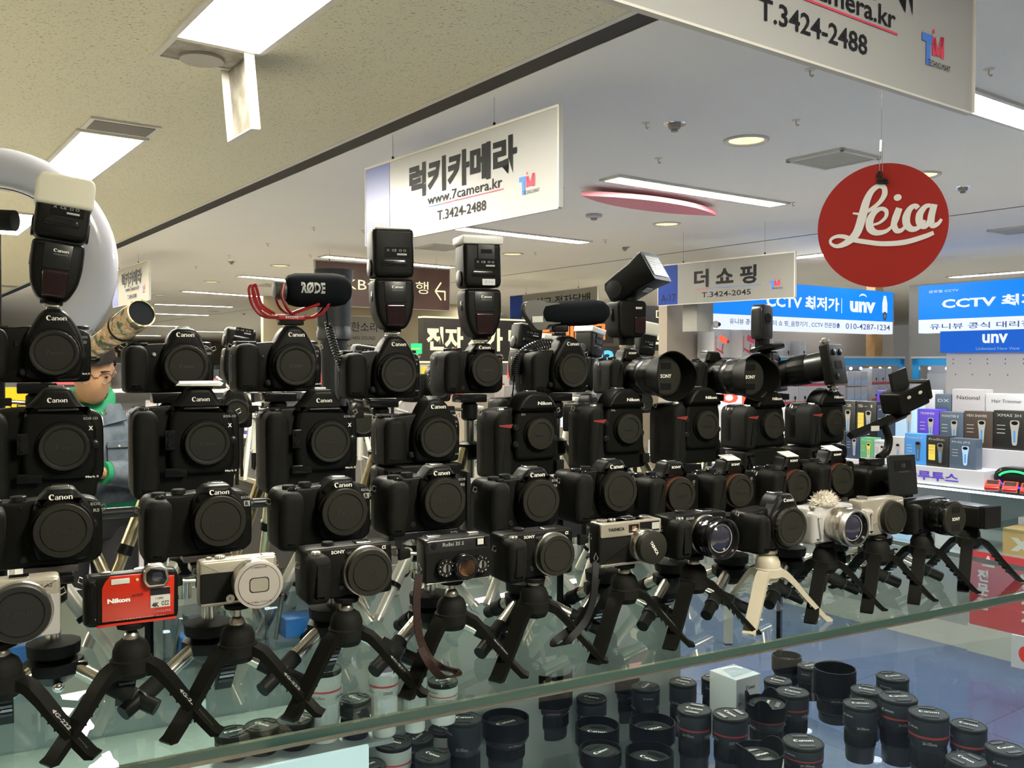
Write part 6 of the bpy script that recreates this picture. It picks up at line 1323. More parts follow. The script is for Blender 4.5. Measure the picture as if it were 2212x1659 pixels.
# ---------------------------------------------------------------- the clerk
def person():
    Y = 3.6; X = (192 - 1106) / 1965 * Y
    face = math.atan2(-Y, -X)                             # looks towards the visitor
    t = thing('person', 'young man in denim jacket and green hoodie looking down at his hands', 'person', V((X, Y, 0)), face + pi / 2 + .15)
    # local: -y forwards, x his left = visitor's right
    me = bpy.data.meshes.new('body'); vs = []; es = []; rs = []
    def ch(pts, par=None):
        for i, (x, y, z, r, r2) in enumerate(pts):
            vs.append((x, y, z)); rs.append((r, r2))
            if i == 0:
                if par is not None: es.append((par, len(vs) - 1))
            else: es.append((len(vs) - 2, len(vs) - 1))
        return len(vs) - 1
    sp_ = ch([(0, .03, .82, .13, .09), (0, .03, .95, .125, .085), (0, .02, 1.08, .135, .09), (0, .01, 1.18, .12, .08), (0, -.005, 1.285, .06, .055), (0, -.03, 1.34, .05, .05), (0, -.05, 1.375, .055, .06)])
    for s in (-1, 1):
        ch([(s * .09, .03, .78, .085, .085), (s * .10, .02, .45, .06, .06), (s * .10, .04, .09, .04, .04), (s * .10, -.02, .04, .04, .035), (s * .105, -.14, .03, .035, .025)], 0)
        e = ch([(s * .14, .01, 1.215, .04, .04), (s * .185, .02, 1.17, .045, .045), (s * .215, .04, .98, .043, .043), (s * .16, -.10, 1.0, .036, .036), (s * .07, -.20, 1.03, .026, .022)], 3)
        hx, hy, hz = s * .03 - .03, -.225, 1.035
        h = ch([(hx, hy, hz, .024, .014), (hx - s * .018, hy - .025, hz + .004, .026, .013)], e)
        for k, (dx, L_) in enumerate(((-.004, .030), (-.014, .034), (-.024, .031), (-.034, .024))):
            fx = hx - s * .018 + s * (dx + .02) * .8; fy = hy - .045 + .005 * k
            ch([(fx, fy, hz + .008, .0085, .008), (fx - s * .006, fy - L_ * .5, hz + .014, .008, .0075), (fx - s * .014, fy - L_ * .7, hz + .030, .007, .007), (fx - s * .018, fy - L_ * .45, hz + .042, .006, .006)], h)
        ch([(hx - s * .004, hy - .02, hz + .026, .010, .009), (hx - s * .014, hy - .035, hz + .042, .009, .008), (hx - s * .024, hy - .05, hz + .048, .0075, .007)], h - 1)
    me.from_pydata(vs, es, []); o = bpy.data.objects.new('body', me); COL.objects.link(o)
    m = o.modifiers.new('s', 'SKIN'); m.use_smooth_shade = True
    for i, r in enumerate(rs): me.skin_vertices[0].data[i].radius = r
    me.skin_vertices[0].data[0].use_root = True
    o.modifiers.new('u', 'SUBSURF').levels = 1
    bpy.context.view_layer.update(); m2 = bpy.data.meshes.new_from_object(o.evaluated_get(bpy.context.evaluated_depsgraph_get()))
    bpy.data.objects.remove(o)
    # head joined into the same body mesh
    hb = MB(M.Translation((0, -.075, 1.425)) @ M.Rotation(R(20), 4, 'X')); secs = []
    for z, rx, ry, cy in ((-.115, .020, .020, -.052), (-.108, .036, .036, -.045), (-.09, .050, .055, -.034), (-.06, .062, .075, -.018), (-.02, .070, .088, -.004), (.02, .075, .095, .0), (.06, .075, .095, .004), (.09, .062, .080, .008), (.108, .040, .052, .01), (.116, .012, .02, .01)):
        ring = []
        for i in range(28):
            a = 2 * pi * i / 28; y = cy + ry * sin(a); x = rx * cos(a)
            f = max(0, -sin(a)) ** 8
            if z == -.02: y -= .016 * f                   # nose tip
            if z == -.06: y -= .004 * f
            if z == .02: y += .004 * f
            ring.append((x, y, z))
        secs.append(ring)
    hb.loft(secs, 'skin')
    for s in (-1, 1): hb.ball((s * .076, .005, -.008), .022, 'skin', sc=(.35, .7, 1.2))
    hb.cyl((0, .03, -.13), (0, .02, -.05), .052, 'skin', n=18)
    vs0 = [v.co.copy() for v in m2.vertices]; n0 = len(vs0)
    hb.T = M(); fb = MB(); fb.v = vs0 + hb.v; fb.f = [list(p.vertices) for p in m2.polygons] + [[i + n0 for i in f] for f in hb.f]; fb.ms = ['skin']; fb.m = [0] * len(fb.f)
    fb.build('body', t, ang=60)
    HT = M.Translation((0, -.075, 1.425)) @ M.Rotation(R(20), 4, 'X')
    h = MB(HT); secs = []
    for z, rx, ry, cy, fr in ((-.03, .080, .085, .022, .25), (.0, .083, .096, .014, .5), (.03, .085, .100, .010, .95), (.055, .084, .105, .004, 1), (.085, .076, .095, .006, 1), (.112, .055, .072, .008, 1), (.128, .022, .035, .01, 1)):
        ring = []
        for i in range(32):
            a = 2 * pi * i / 32; y = cy + ry * sin(a)
            if fr < 1 and sin(a) < -.1: y = max(y, cy - ry * fr * .6 + .03); 
            ring.append((rx * cos(a) + .002 * sin(i * 5 + z * 90), y + .003 * sin(i * 7), z + .003 * sin(i * 3)))
        secs.append(ring)
    h.loft(secs, 'hair'); h.build('hair', t)
    g = MB(HT)
    for s in (-1, 1):
        g.tube([(s * .033 + .024 * cos(2 * pi * i / 20), -.098 + .004 * abs(cos(2 * pi * i / 20)), .0 + .021 * sin(2 * pi * i / 20)) for i in range(20)], .0018, 'box_brown', 6, closed=True)
        g.tube([(s * .057, -.092, .004), (s * .078, -.05, .004), (s * .080, .0, .004)], .0016, 'box_brown', 6)
    g.tube([(-.009, -.098, .003), (0, -.101, .006), (.009, -.098, .003)], .0016, 'box_brown', 6); g.build('glasses', t)
    f = MB(HT)
    for s in (-1, 1): f.ball((s * .032, -.081, .0), .013, 'hair', sc=(1.1, .5, .25)); f.ball((s * .033, -.090, .026), .016, 'hair', sc=(1.1, .3, .16))
    f.build('eyes', t, label='lowered dark eyes and brows')
    MB(HT).ball((0, -.088, -.060), .020, 'logo_red', sc=(1.1, .35, .2)).build('mouth', t)
    # jacket
    j = MB(); secs = []
    for z, rx, ry, cy in ((.90, .185, .125, .02), (.92, .195, .132, .02), (1.0, .200, .135, .02), (1.10, .205, .135, .015), (1.19, .200, .125, .012), (1.235, .170, .105, .010), (1.275, .10, .085, .01), (1.29, .075, .075, .01)):
        secs.append([(rx * cos(2 * pi * i / 36) * (1 + .012 * sin(i * 3 + z * 30)), cy + ry * sin(2 * pi * i / 36) * (1 + .012 * cos(i * 5 + z * 40)), z) for i in range(36)])
    j.loft(secs, 'denim', cap=False); jo = j.build('jacket', t)
    for s in (-1, 1):
        b = MB(); b.tube([(s * .145, .01, 1.232), (s * .185, .02, 1.19), (s * .215, .035, 1.08), (s * .225, .04, .985), (s * .20, -.02, .97), (s * .16, -.10, 1.0), (s * .08, -.19, 1.028), (s * .03, -.21, 1.034)], [.060, .068, .064, .062, .058, .054, .050, .046], 'denim', 14); b.build('sleeve', jo)
        b = MB(); b.tube([(s * .032, -.208, 1.034), (s * .012, -.216, 1.036)], .044, 'hoodie', 14); b.build('cuff', jo)
        b = MB(); b.box((s * .085, -.128, 1.135), (.085, .012, .028), 'denim', .004, T=None); b.box((s * .085, -.122, 1.095), (.08, .01, .06), 'denim', .004); b.ball((s * .085, -.136, 1.128), .005, 'vent'); b.build('chest_pocket', jo)
        b = MB(); b.add([(s * .02, -.105, 1.20), (s * .12, -.10, 1.225), (s * .10, -.075, 1.285), (s * .05, -.08, 1.285), (s * .02, -.115, 1.205), (s * .12, -.11, 1.23), (s * .10, -.085, 1.292), (s * .05, -.09, 1.292)], [(0, 1, 2, 3), (7, 6, 5, 4), (0, 4, 5, 1), (1, 5, 6, 2), (2, 6, 7, 3), (3, 7, 4, 0)], 'denim'); b.build('collar', jo)
    MB().box((0, -.116, 1.04), (.012, .006, .27), 'denim').build('button_placket', jo)
    MB().box((.19, -.02, .915), (.012, .05, .03), 'denim', .003, T=M.Rotation(R(20), 4, 'Y') @ M.Translation((-.28, 0, .02))).build('side_tab', jo)
    b = MB(); secs = []
    for z, rx, ry, cy in ((1.15, .09, .10, -.01), (1.24, .085, .105, -.01), (1.29, .095, .105, .0), (1.33, .098, .10, .01), (1.355, .085, .085, .02), (1.34, .070, .07, .015), (1.28, .06, .06, .0)):
        secs.append([(rx * cos(2 * pi * i / 30) * (1 + .03 * sin(i * 4 + z * 50)), cy + ry * sin(2 * pi * i / 30), z - .06 * max(0, -sin(2 * pi * i / 30)) * (1 if z > 1.27 else 0)) for i in range(30)])
    b.loft(secs, 'hoodie', cap=False); ho = b.build('hoodie', t)
    b = MB(); b.lathe([(.188, .855), (.19, .89), (.18, .92)], 'hoodie', M.Translation((0, .02, 0)) @ M.Diagonal((1, .66, 1, 1)), 30); b.build('hoodie_hem', ho)
    for s in (-1, 1): b = MB(); b.tube([(s * .025, -.118, 1.265), (s * .028, -.125, 1.22), (s * .024, -.122, 1.16)], .003, 'sticker', 6); b.build('drawstring', ho)
    b = MB(); b.lathe([(.17, .86), (.168, .80), (.15, .76)], 'trousers', M.Translation((0, .03, 0)) @ M.Diagonal((1, .7, 1, 1)), 24)
    for s in (-1, 1): b.tube([(s * .085, .03, .80), (s * .10, .02, .45), (s * .10, .04, .09)], [.098, .080, .065], 'trousers', 14)
    b.build('trousers', t)
    for s in (-1, 1): b = MB(); b.ball((s * .105, -.04, .05), .06, 'box_white', sc=(.8, 2.1, .8)); b.build('shoe', t)
    return t
person()
# ================================================================ far shops in the middle
def panel_sign(name, lab, A, ang, L, H, base, texts, th=.12, group=None, posts=None, rim=None):
    t = thing(name, lab, 'sign', A, ang, group); MB().box((L / 2, th / 2, H / 2), (L, th, H), base).build('panel', t)
    l = MB()
    for s, u, v, h, wd, k, off in texts: l.text(s, L * u, H * v, H * h, k, -.003, w=L * wd if wd else None, off=off)
    if texts: l.build('lettering', t)
    if rim: b = MB(); [b.box(c, d, rim) for c, d in (((L / 2, th / 2, H + .01), (L, th + .01, .02)), ((L / 2, th / 2, -.01), (L, th + .01, .02)))]; b.build('rim', t)
    return t
def base_wall(A, ang, L, z0, z1, k, name='trim_1', th=.1):
    b = MB(M.Translation((A.x, A.y, 0)) @ M.Rotation(ang, 4, 'Z')); b.box((L / 2, th / 2, (z0 + z1) / 2), (L, th, z1 - z0), k); return struct(b, name)
A = atY(915, 780, 10.5); panel_sign('shop_fascia', 'long black fascia with cream lettering behind the tall flashes', A, A2, 3.9, .50, 'sign_dark', [('전자 시가 담배', .22, .52, .56, .42, 'lit_yellowwhite', .04)], rim='lit_yellowwhite')
base_wall(A + D2 * -.2, A2, 4.4, 0, A.z - .6, 'wall_warm', 'trim_1'); base_wall(A + D1 * 5, A2, 4.5, 0, CEIL, 'wall_warm', 'trim_2')
A = atY(1386, 757, 8.9); t = panel_sign('shop_fascia', 'dark fascia with script and block letters right of the tilted flash', A, A2, .62, .44, 'sign_dark', [('Daniel', .62, .82, .17, .62, 'lit_yellowwhite', 0), ('전자', .45, .34, .42, .80, 'lit_yellowwhite', .03)])
base_wall(A, A2, .62, 0, A.z, 'wall_warm', 'trim_3')
P = atY(1472, 800, 8.6); b = MB(M.Translation((P.x, P.y, 0)) @ M.Rotation(A2, 4, 'Z')); b.box((0, 0, (EYE + .6) / 2), (.13, .2, EYE + .6), 'black_gloss'); struct(b, 'trim_4')
def lit_tag(lab, px0, py0, px1, py1, y, base, tx, k, h=.7):
    A = atY(px0, py1, y); E_ = atY(px1, py0, y); L, H = E_.x - A.x, E_.z - A.z
    t = thing('shop_sign', lab, 'sign', V((A.x, A.y, A.z))); MB().box((L / 2, .03, H / 2), (L, .06, H), base).build('panel', t); l = MB(); l.text(tx, L / 2, H / 2, H * h, k, -.004, w=L * .86, off=.03); l.build('lettering', t)
    MB().box((L / 2, .08, (-A.z + H) / 2), (.04, .04, A.z + H - .01), 'vent').build('bracket', t)
lit_tag('orange lettered sign behind the long foam microphone', 1150, 690, 1325, 742, 9.6, 'sign_dark', '담배 금', 'lit_orange')
lit_tag('cyan lettered sign right of the microphone camera', 1272, 748, 1345, 805, 9.4, 'sign_dark', 'P3·', 'lit_cyan')
lit_tag('small red lit sign right of the red button camera', 1096, 787, 1142, 818, 8.0, 'lit_redsign', '아이', 'lit_white')
lit_tag('small red lit sign left of the wide petal hood', 1268, 795, 1300, 822, 7.6, 'lit_redsign', '코', 'lit_white')
lit_tag('yellow banner left of the red button camera', 908, 788, 938, 868, 8.5, 'white_matte', 'I', 'yellow', .9)
lit_tag('greenish lit panel right of the fourth top camera', 888, 742, 910, 764, 9.0, 'glow_green', '-', 'lit_yellow', .1)
lit_tag('bright white and red lit sign above the red marked cameras', 1550, 838, 1618, 885, 4.6, 'lit_white', '이', 'lit_redsign')
lit_tag('red lit strip far behind the left cameras', 100, 640, 150, 700, 9.5, 'sign_cream', '-', 'logo_red', .1)
# far stalls along the hall (seen as small blocks below the ceiling)
rg = random.Random(5)
stall_cols = ['wall_warm', 'wall_brown', 'white_matte', 'box_grey', 'sign_dark', 'box_slate']
for k in range(26):
    p = 7 + k * 1.45; q = rg.uniform(-2.0, 7.5) if k % 2 else rg.choice([-2.5, .2, 3.2, 5.8, 8.0]); w_ = rg.uniform(1.2, 2.4); h = rg.uniform(1.0, 1.75)
    t = thing('far_stall', 'far stall of the electronics hall behind the camera rows', 'stall', B(p, q, 0), A2, 'far stalls down the hall')
    b = MB(); b.box((0, 0, h / 2), (w_, .8, h), rg.choice(stall_cols)); b.build('cabinet', t)
    b = MB(); b.box((0, -.402, h * .78), (w_ * .9, .01, h * .22), rg.choice(['lit_white', 'lit_blue', 'box_red', 'lit_yellowwhite', 'paper', 'sign_dark'])); b.build('fascia', t)
    b = MB()
    for i in range(4): b.box((-w_ * .36 + i * w_ * .24, -.1, h + .06), (w_ * .16, .2, rg.uniform(.1, .2)), rg.choice(['box_black', 'box_white', 'kraft', 'box_grey']))
    b.build('goods', t)
# ================================================================ right: the security camera shop
WR = atY(1928, 722, 9.3); ZB = WR.z; SH = .428
A = WR - D2 * 2.72; A.z = ZB
t = panel_sign('lit_sign', 'long blue and white backlit sign left of the wall corner', A, A2, 2.72, SH, 'lit_white', [('CCTV 최저가', .46, .62, .30, .40, 'lit_white', .035), ('unv', .805, .60, .26, .16, 'lit_white', .05),
     ('유니뷰 공식 대리점  더 쇼 핑_음향기기 , CCTV 전문점', .36, .15, .12, .56, 'navy_ink', .01), ('010-4287-1234', .84, .15, .13, .28, 'navy_ink', .005)], th=.14)
L = 2.72
MB().box((L / 2, -.0012, SH * .645), (L, .002, SH * .71), 'lit_blue').build('blue_field', t)
b = MB(); b.box((L * .675, -.0032, SH * .6), (.008, .001, SH * .34), 'lit_white'); pts = [(L * .805 + .075 * cos(a), SH * .78 + .055 * sin(a)) for a in [R(30 + 12 * i) for i in range(11)]]; pts += [(L * .805 + .075 * cos(a), SH * .78 + .038 * sin(a)) for a in [R(150 - 12 * i) for i in range(11)]]
b.poly(pts, 'lit_white', -.0032); b.poly(circ(L * .655, SH * .15, .024, 20), 'navy_ink', -.0032); b.poly([(L * .655 - .006, SH * .15 + .010), (L * .655, SH * .15 - .006), (L * .655 + .012, SH * .15 - .010), (L * .655 + .006, SH * .15 - .014), (L * .655 - .010, SH * .15 - .002)], 'lit_white', -.0036)
b.build('emblem', t)
b = MB(); x = L * .945; b.sheet([(x - .045, SH * .50), (x + .045, SH * .50), (x + .045, SH * .72), (x + .02, SH * .90), (x - .02, SH * .90), (x - .045, SH * .72)], -.0036, -.003, 'lit_white'); b.sheet(circ(x, SH * .42, .034, 20, .045), -.0042, -.0036, 'box_slate'); b.sheet(circ(x, SH * .42, .017, 16, .022), -.0046, -.0042, 'box_grey'); b.build('camera_picture', t)
b = MB(); b.box((-.10, .07, SH / 2), (.2, .16, SH + .06), 'wall_grey'); b.build('end_box', t)
b = MB(); b.ball((.0, -.04, .03), .03, 'box_white', sc=(1.2, 1, 1)); b.ball((.012, -.062, .03), .018, 'black_gloss'); b.tube([(-.02, -.03, .03), (-.05, -.04, .0), (-.02, -.03, -.07), (.05, -.02, -.12)], .003, 'box_white', 6); b.build('dome_camera', t)
def camera_box(name, lab, P, ang, d, band=True, icon=True, group='white cartons on the shop shelves', blue=False):
    t = thing(name, lab, 'box', P, ang, group); b = MB(); b.box((0, 0, d[2] / 2), d, 'box_white', .001); b.build('shell', t); y = -d[1] / 2 - .0015
    b = MB()
    if band: b.box((0, y, d[2] * .07), (d[0], .001, d[2] * .14), 'box_red')
    if blue: b.poly([(-d[0] * .45, d[2] * .1), (d[0] * .45, d[2] * .3), (d[0] * .45, d[2] * .55), (-d[0] * .45, d[2] * .3)], 'box_lightblue', y)
    if icon: b.poly(circ(d[0] * .18, d[2] * .34, d[0] * .12, 12), 'black_ink', y); b.box((d[0] * .18, y, d[2] * .24), (d[0] * .05, .001, d[2] * .2), 'black_ink'); b.box((-d[0] * .1, y, d[2] * .82), (d[0] * .4, .001, d[2] * .04), 'box_grey')
    if b.v: b.build('print', t)
    return t
# walls of that shop
WA = WR + NC * 0 + V((D1.x, D1.y, 0)) * .35
b = MB(M.Translation((WA.x - D2.x * 3.2, WA.y - D2.y * 3.2, 0)) @ M.Rotation(A2, 4, 'Z')); b.box((2.05, .05, (EYE + .76) / 2), (3.5, .1, EYE + .76), 'wall_brown'); struct(b, 'wall_right')
CN = atY(1957, 785, 9.75)
b = MB(M.Translation((CN.x, CN.y, 0)) @ M.Rotation(math.atan2(-D1.y, -D1.x), 4, 'Z')); b.box((3.4, .1, (EYE + .84) / 2), (6.8, .1, EYE + .84), 'wall_grey'); struct(b, 'wall_corner')
b = MB(M.Translation((WR.x, WR.y, 0)) @ M.Rotation(A2, 4, 'Z')); b.box((-.10, .14, 1.15), (.14, .1, 2.3), 'wood'); struct(b, 'trim_5')
RS = V((0, 0, 0)); E_ = atY(1984, 720, 9.15); A = V((E_.x, E_.y, E_.z)); Lr = 3.0
t = panel_sign('lit_sign', 'blue and white backlit sign right of the wall corner, cut by the frame', A, math.atan2(-D1.y, -D1.x), Lr, .475, 'lit_white', [('글로벌 CCTV', .085, .86, .055, .10, 'lit_white', .0), ('CCTV 최저가', .265, .60, .23, .37, 'lit_white', .035), ('unv', .62, .6, .3, .2, 'lit_white', .05), ('유니뷰 공식 대리점  더 쇼 핑  음향기기', .37, .13, .12, .66, 'navy_ink', .01)], th=.14)
MB().box((Lr / 2, -.0012, .475 * .64), (Lr, .002, .475 * .72), 'lit_blue').build('blue_field', t)
# shelving with blue frame along the back wall
U = V((WR.x, WR.y, 0)) - D1 * .10
def shelf_unit(name, lab, O, ang, L, H0, H1, levels, dep=.30):
    t = thing(name, lab, 'shelf', O, ang); b = MB(); f = .07
    b.box((L / 2, 0, H1 - f / 2), (L, .03, f), 'shelf_blue'); b.box((f / 2, 0, (H0 + H1) / 2), (f, .03, H1 - H0), 'shelf_blue'); b.box((L - f / 2, 0, (H0 + H1) / 2), (f, .03, H1 - H0), 'shelf_blue')
    b.box((L / 2, -.0, H1 + .01), (L + .02, .04, .02), 'sticker'); b.build('blue_frame', t)
    b = MB(); b.box((L / 2, dep, (H0 + H1) / 2), (L, .01, H1 - H0), 'white_matte')
    for z in levels: b.box((L / 2, dep / 2, z - .008), (L - .02, dep, .016), 'box_grey')
    b.build('shelf_boards', t)
    n = int(L / .16)
    for i in range(n): b = MB(); b.ball((.12 + i * (L - .2) / max(n - 1, 1), .10, H1 - .10), .014, 'led', n=8); b.build('led_spot', t)
    return t
H1 = EYE + .05; lv = (EYE - .37, EYE - .66, EYE - .95)
OA = U - D2 * 2.35; shelf_unit('display_shelf', 'blue framed wall shelf full of white cartons left of the corner', V((OA.x, OA.y, 0)), A2, 2.38, .35, H1, lv)
def onshelf(i, z, d, **k):
    P = V((OA.x, OA.y, 0)) + D2 * i + D1 * .10; P.z = z
    P.z += .0008; camera_box('camera_carton', k.pop('lab', 'white carton with red base band on the blue framed shelf'), P, A2, d, **k)
for i in range(9):
    for j in range(2): onshelf(.22 + i * .145, lv[0] + j * .162, (.14, .12, .16))
for i in range(3):
    for j in range(2): onshelf(1.56 + i * .11, lv[0] + j * .15, (.105, .1, .14), band=False, icon=False, blue=True, group='pale blue striped cartons on the shop shelves', lab='pale carton with blue stripe on the blue framed shelf')
for i in range(3): onshelf(1.95 + i * .12, lv[0], (.11, .12, .16))
for i in range(3): onshelf(1.95 + i * .12, lv[0] + .162, (.11, .12, .16))
for i in range(14): onshelf(.2 + i * .145, lv[1], (.14, .12, .15))
# cartons with red camera pictures on top
for k, (px, py, lab) in enumerate(((1543, 763, 'white carton with red camera picture, left one under the blue sign'), (1602, 766, 'white carton with red camera picture, right one under the blue sign'))):
    P = atY(px, 785, 8.0); P = V((P.x, P.y, H1 + .02 - .0)); P.z = EYE + .05
    t = thing('picture_carton', lab, 'box', P, A2 - .05); d = (.215, .2, .24); MB().box((0, 0, d[2] / 2), d, 'box_white', .002).build('shell', t); y = -.1015; b = MB()
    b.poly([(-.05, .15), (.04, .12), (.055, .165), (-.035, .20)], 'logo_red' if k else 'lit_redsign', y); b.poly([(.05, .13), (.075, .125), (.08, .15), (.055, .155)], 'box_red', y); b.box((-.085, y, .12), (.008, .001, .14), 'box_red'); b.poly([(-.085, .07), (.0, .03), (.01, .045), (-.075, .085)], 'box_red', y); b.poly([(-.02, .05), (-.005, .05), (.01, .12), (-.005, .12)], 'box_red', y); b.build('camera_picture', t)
for px in (1690, 1724):
    P = atY(px, 785, 8.2); P.z = EYE + .05; camera_box('camera_carton', 'white carton on top of the blue framed shelf behind the turned camera', V(P), A2, (.10, .1, .15), band=False, group='cartons on top of the blue framed shelf')
b = MB(); 
# shelf right of the corner
OB = atY(1972, 785, 9.3); ang_r = math.atan2(-D1.y, -D1.x)
shelf_unit('display_shelf', 'narrow blue framed shelf right of the corner, partly behind the white board', V((OB.x, OB.y, 0)), ang_r, 1.1, .35, H1, lv[:2])
for i, (nm, d, k, z) in enumerate((('camera_carton', (.4, .2, .27), 'box_white', lv[0]),)):
    P = V((OB.x, OB.y, z)) - D1 * .32 + D2 * .16; camera_box(nm, 'large pale carton with round picture on the narrow shelf', P, ang_r, d, band=False, icon=False, group=None)
P = V((OB.x, OB.y, lv[1] - .0)) - D1 * .40 + D2 * .16; t = thing('orange_carton', 'orange red carton on the lower board of the narrow shelf', 'box', P, ang_r); MB().box((0, 0, .11), (.34, .2, .22), 'box_red', .003).build('shell', t); b = MB(); b.box((0, -.101, .12), (.28, .002, .10), 'cloth_orange'); b.box((0, -.102, .06), (.26, .002, .03), 'sticker'); b.build('label', t)
for dz, lab in ((0, 'white red banded carton left of the blue board, lower one'), (.16, 'white red banded carton left of the blue board, upper one')): P = V((OB.x, OB.y, H1 + .025 + dz)) - D1 * .42 + D2 * .1; camera_box('camera_carton', lab, P, ang_r, (.13, .12, .155), group=None)
# white pegboard display with blue header
PB = atY(2044, 785, 7.6); t = thing('display_board', 'glossy white display board with blue header and white lettering', 'display board', V((PB.x, PB.y, 0)), ang_r)
zt = atY(2044, 762, 7.6).z; zt2 = atY(2044, 716, 7.6).z
b = MB(); b.box((.75, .05, (zt + .30) / 2), (1.5, .10, zt - .30), 'white_gloss'); 
b.build('board', t); b = MB(); b.box((.75, .06, .16), (1.5, .2, .32), 'white_matte'); b.build('foot', t)
b = MB(); b.box((.74, .035, (zt + zt2) / 2), (1.54, .16, zt2 - zt), 'lit_deepblue'); hd = b.build('header', t)
l = MB(); l.text('unv', .42, zt + .11, .075, 'lit_white', -.047, w=.20, off=.03); l.text('Unlimited New View', .44, zt + .03, .022, 'box_lightblue', -.047, w=.34, off=0); l.build('lettering', hd)
b = MB()
for z in (zt - .055, zt - .09, zt - .18, zt - .40, zt - .9): 
    for x in [.06 + .14 * i for i in range(9)]: b.box((x + (.02 if int(z * 100) % 2 else 0), -.001, z), (.006, .002, .010 if z > zt - .3 else .04), 'trim_dark')
b.build('hook_slot', t)
for x in (.36, .38, .40, .8, .86): MB().cyl((x, 0, zt - .83), (x, -.03, zt - .83), .004, 'chrome', n=6).build('hook', t)
# opposite counter along the aisle: q = 4.55
QC = 4.55; ZT = EYE - .632
def on(p, q, z): return B(p, q, z)
def bb(b, p0, p1, q0, q1, z0, z1, k): return bbox(b, p0, p1, q0, q1, z0, z1, k)
pc = 2.32; pc = (2.30 * D1.x + 4.565 * D1.y)
t = thing('aisle_counter', 'grey and red fronted glass counter across the aisle at the right', 'counter', V((0, 0, 0)))
b = MB(); bb(b, pc, pc + 2.6, QC + .02, QC + .62, .12, .46, 'panel_grey'); bb(b, pc - 2.2, pc, QC + .02, QC + .62, .14, .50, 'panel_grey'); b.build('base', t)
b = MB(); bb(b, pc, pc + 2.6, QC + .02, QC + .05, 0, .12, 'plinth'); bb(b, pc - 2.2, pc, QC + .0, QC + .05, 0, .14, 'plinth'); b.build('plinth', t)
b = MB(); bb(b, pc - 2.2, pc - .01, QC + .0, QC + .02, .14, .51, 'panel_red'); rp_ = b.build('red_front', t)
l = MB(B(pc, QC, 0).to_4d().to_3d() and M.Translation(B(pc, QC - .002, 0)) @ M.Rotation(ang_r, 4, 'Z'))
for s, x, z, h in (('스', .10, .47, .055), ('노', .33, .47, .06), ('전', .075, .395, .06), ('문', .075, .325, .06), ('점', .075, .255, .06), ('방', .29, .40, .08), ('기', .29, .315, .075), ('기', .29, .23, .075)): l.text(s, x, z, h, 'sticker', 0, off=.04)
l.build('lettering', rp_)
b = MB(); bb(b, pc + .01, pc + 2.6, QC, QC + .005, .46, ZT - .01, 'pane_clear'); bb(b, pc - 2.2, pc - .01, QC, QC + .005, .51, ZT - .01, 'pane_clear'); bb(b, pc - .004, pc + .004, QC, QC + .6, .5, ZT - .01, 'pane'); b.build('front_glass', t)
b = MB(); bb(b, pc - 2.2, pc + 2.6, QC, QC + .62, ZT - .01, ZT, 'pane'); bb(b, pc - 2.2, pc - .01, QC + .08, QC + .6, ZT - .20, ZT - .192, 'pane'); b.build('glass_shelf', t)
b = MB(); bb(b, pc - 2.2, pc + 2.6, QC + .60, QC + .62, .46, ZT - .01, 'white_matte'); bb(b, pc - 2.2, pc + 2.6, QC + .02, QC + .60, .455, .465, 'white_matte'); b.build('case_lining', t)
b = MB(); bb(b, pc - 2.2, pc + 2.6, QC + .02, QC + .035, ZT - .02, ZT - .011, 'led'); b.build('led_strip', t)
# white raised shelf with lettering
t = thing('white_riser', 'white raised shelf with violet lettering carrying shaver boxes', 'riser', V((0, 0, 0)))
ZR = ZT + .09
b = MB(); bb(b, pc - .06, pc + 2.3, QC + .03, QC + .20, ZT, ZR, 'white_matte'); bb(b, pc - .22, pc + 2.3, QC + .20, QC + .36, ZT, ZR + .10, 'white_matte'); bb(b, pc - .30, pc + 2.3, QC + .36, QC + .55, ZT, ZR + .25, 'white_matte'); b.build('steps', t)
l = MB(M.Translation(B(pc + .06, QC + .03, 0)) @ M.Rotation(ang_r, 4, 'Z')); l.text('안경 블루투스', -.24, ZT + .043, .050, 'purple_ink', -.002, w=.46, off=.03); l.build('lettering', t)
def shaver(lab, p, q, z, d, k, tx, body='vent', tk='grey_ink', win=None):
    P = B(p, q, z + .0008); t = thing('shaver_box', lab, 'box', P, ang_r, 'boxed shavers on the white riser'); MB().box((0, 0, d[2] / 2), d, k, .0015).build('carton', t); y = -d[1] / 2 - .001
    b = MB(); x = d[0] * .12; h = d[2]
    if win: b.box((-d[0] * .26, y, h * .45), (d[0] * .3, .001, h * .5), win)
    b.sheet(smooth([(x - d[0] * .07, h * .12), (x + d[0] * .07, h * .12), (x + d[0] * .10, h * .5), (x + d[0] * .13, h * .62), (x + d[0] * .14, h * .76), (x - d[0] * .14, h * .76), (x - d[0] * .13, h * .62), (x - d[0] * .10, h * .5)], 1), y - .001, y, body)
    b.poly(circ(x, h * .69, d[0] * .10, 14, h * .05), 'black_gloss', y - .0014); b.poly(rrect(x - d[0] * .03, x + d[0] * .03, h * .2, h * .5, d[0] * .02), 'box_blue', y - .0014); b.build('shaver_picture', t)
    l = MB(); l.text(tx, -d[0] * .05, h * .88, h * .07, tk, y, w=d[0] * .7, off=0)
    for i in range(3): l.box((-d[0] * .28, y, h * (.62 - .1 * i)), (d[0] * .24, .001, h * .015), tk)
    l.build('lettering', t)
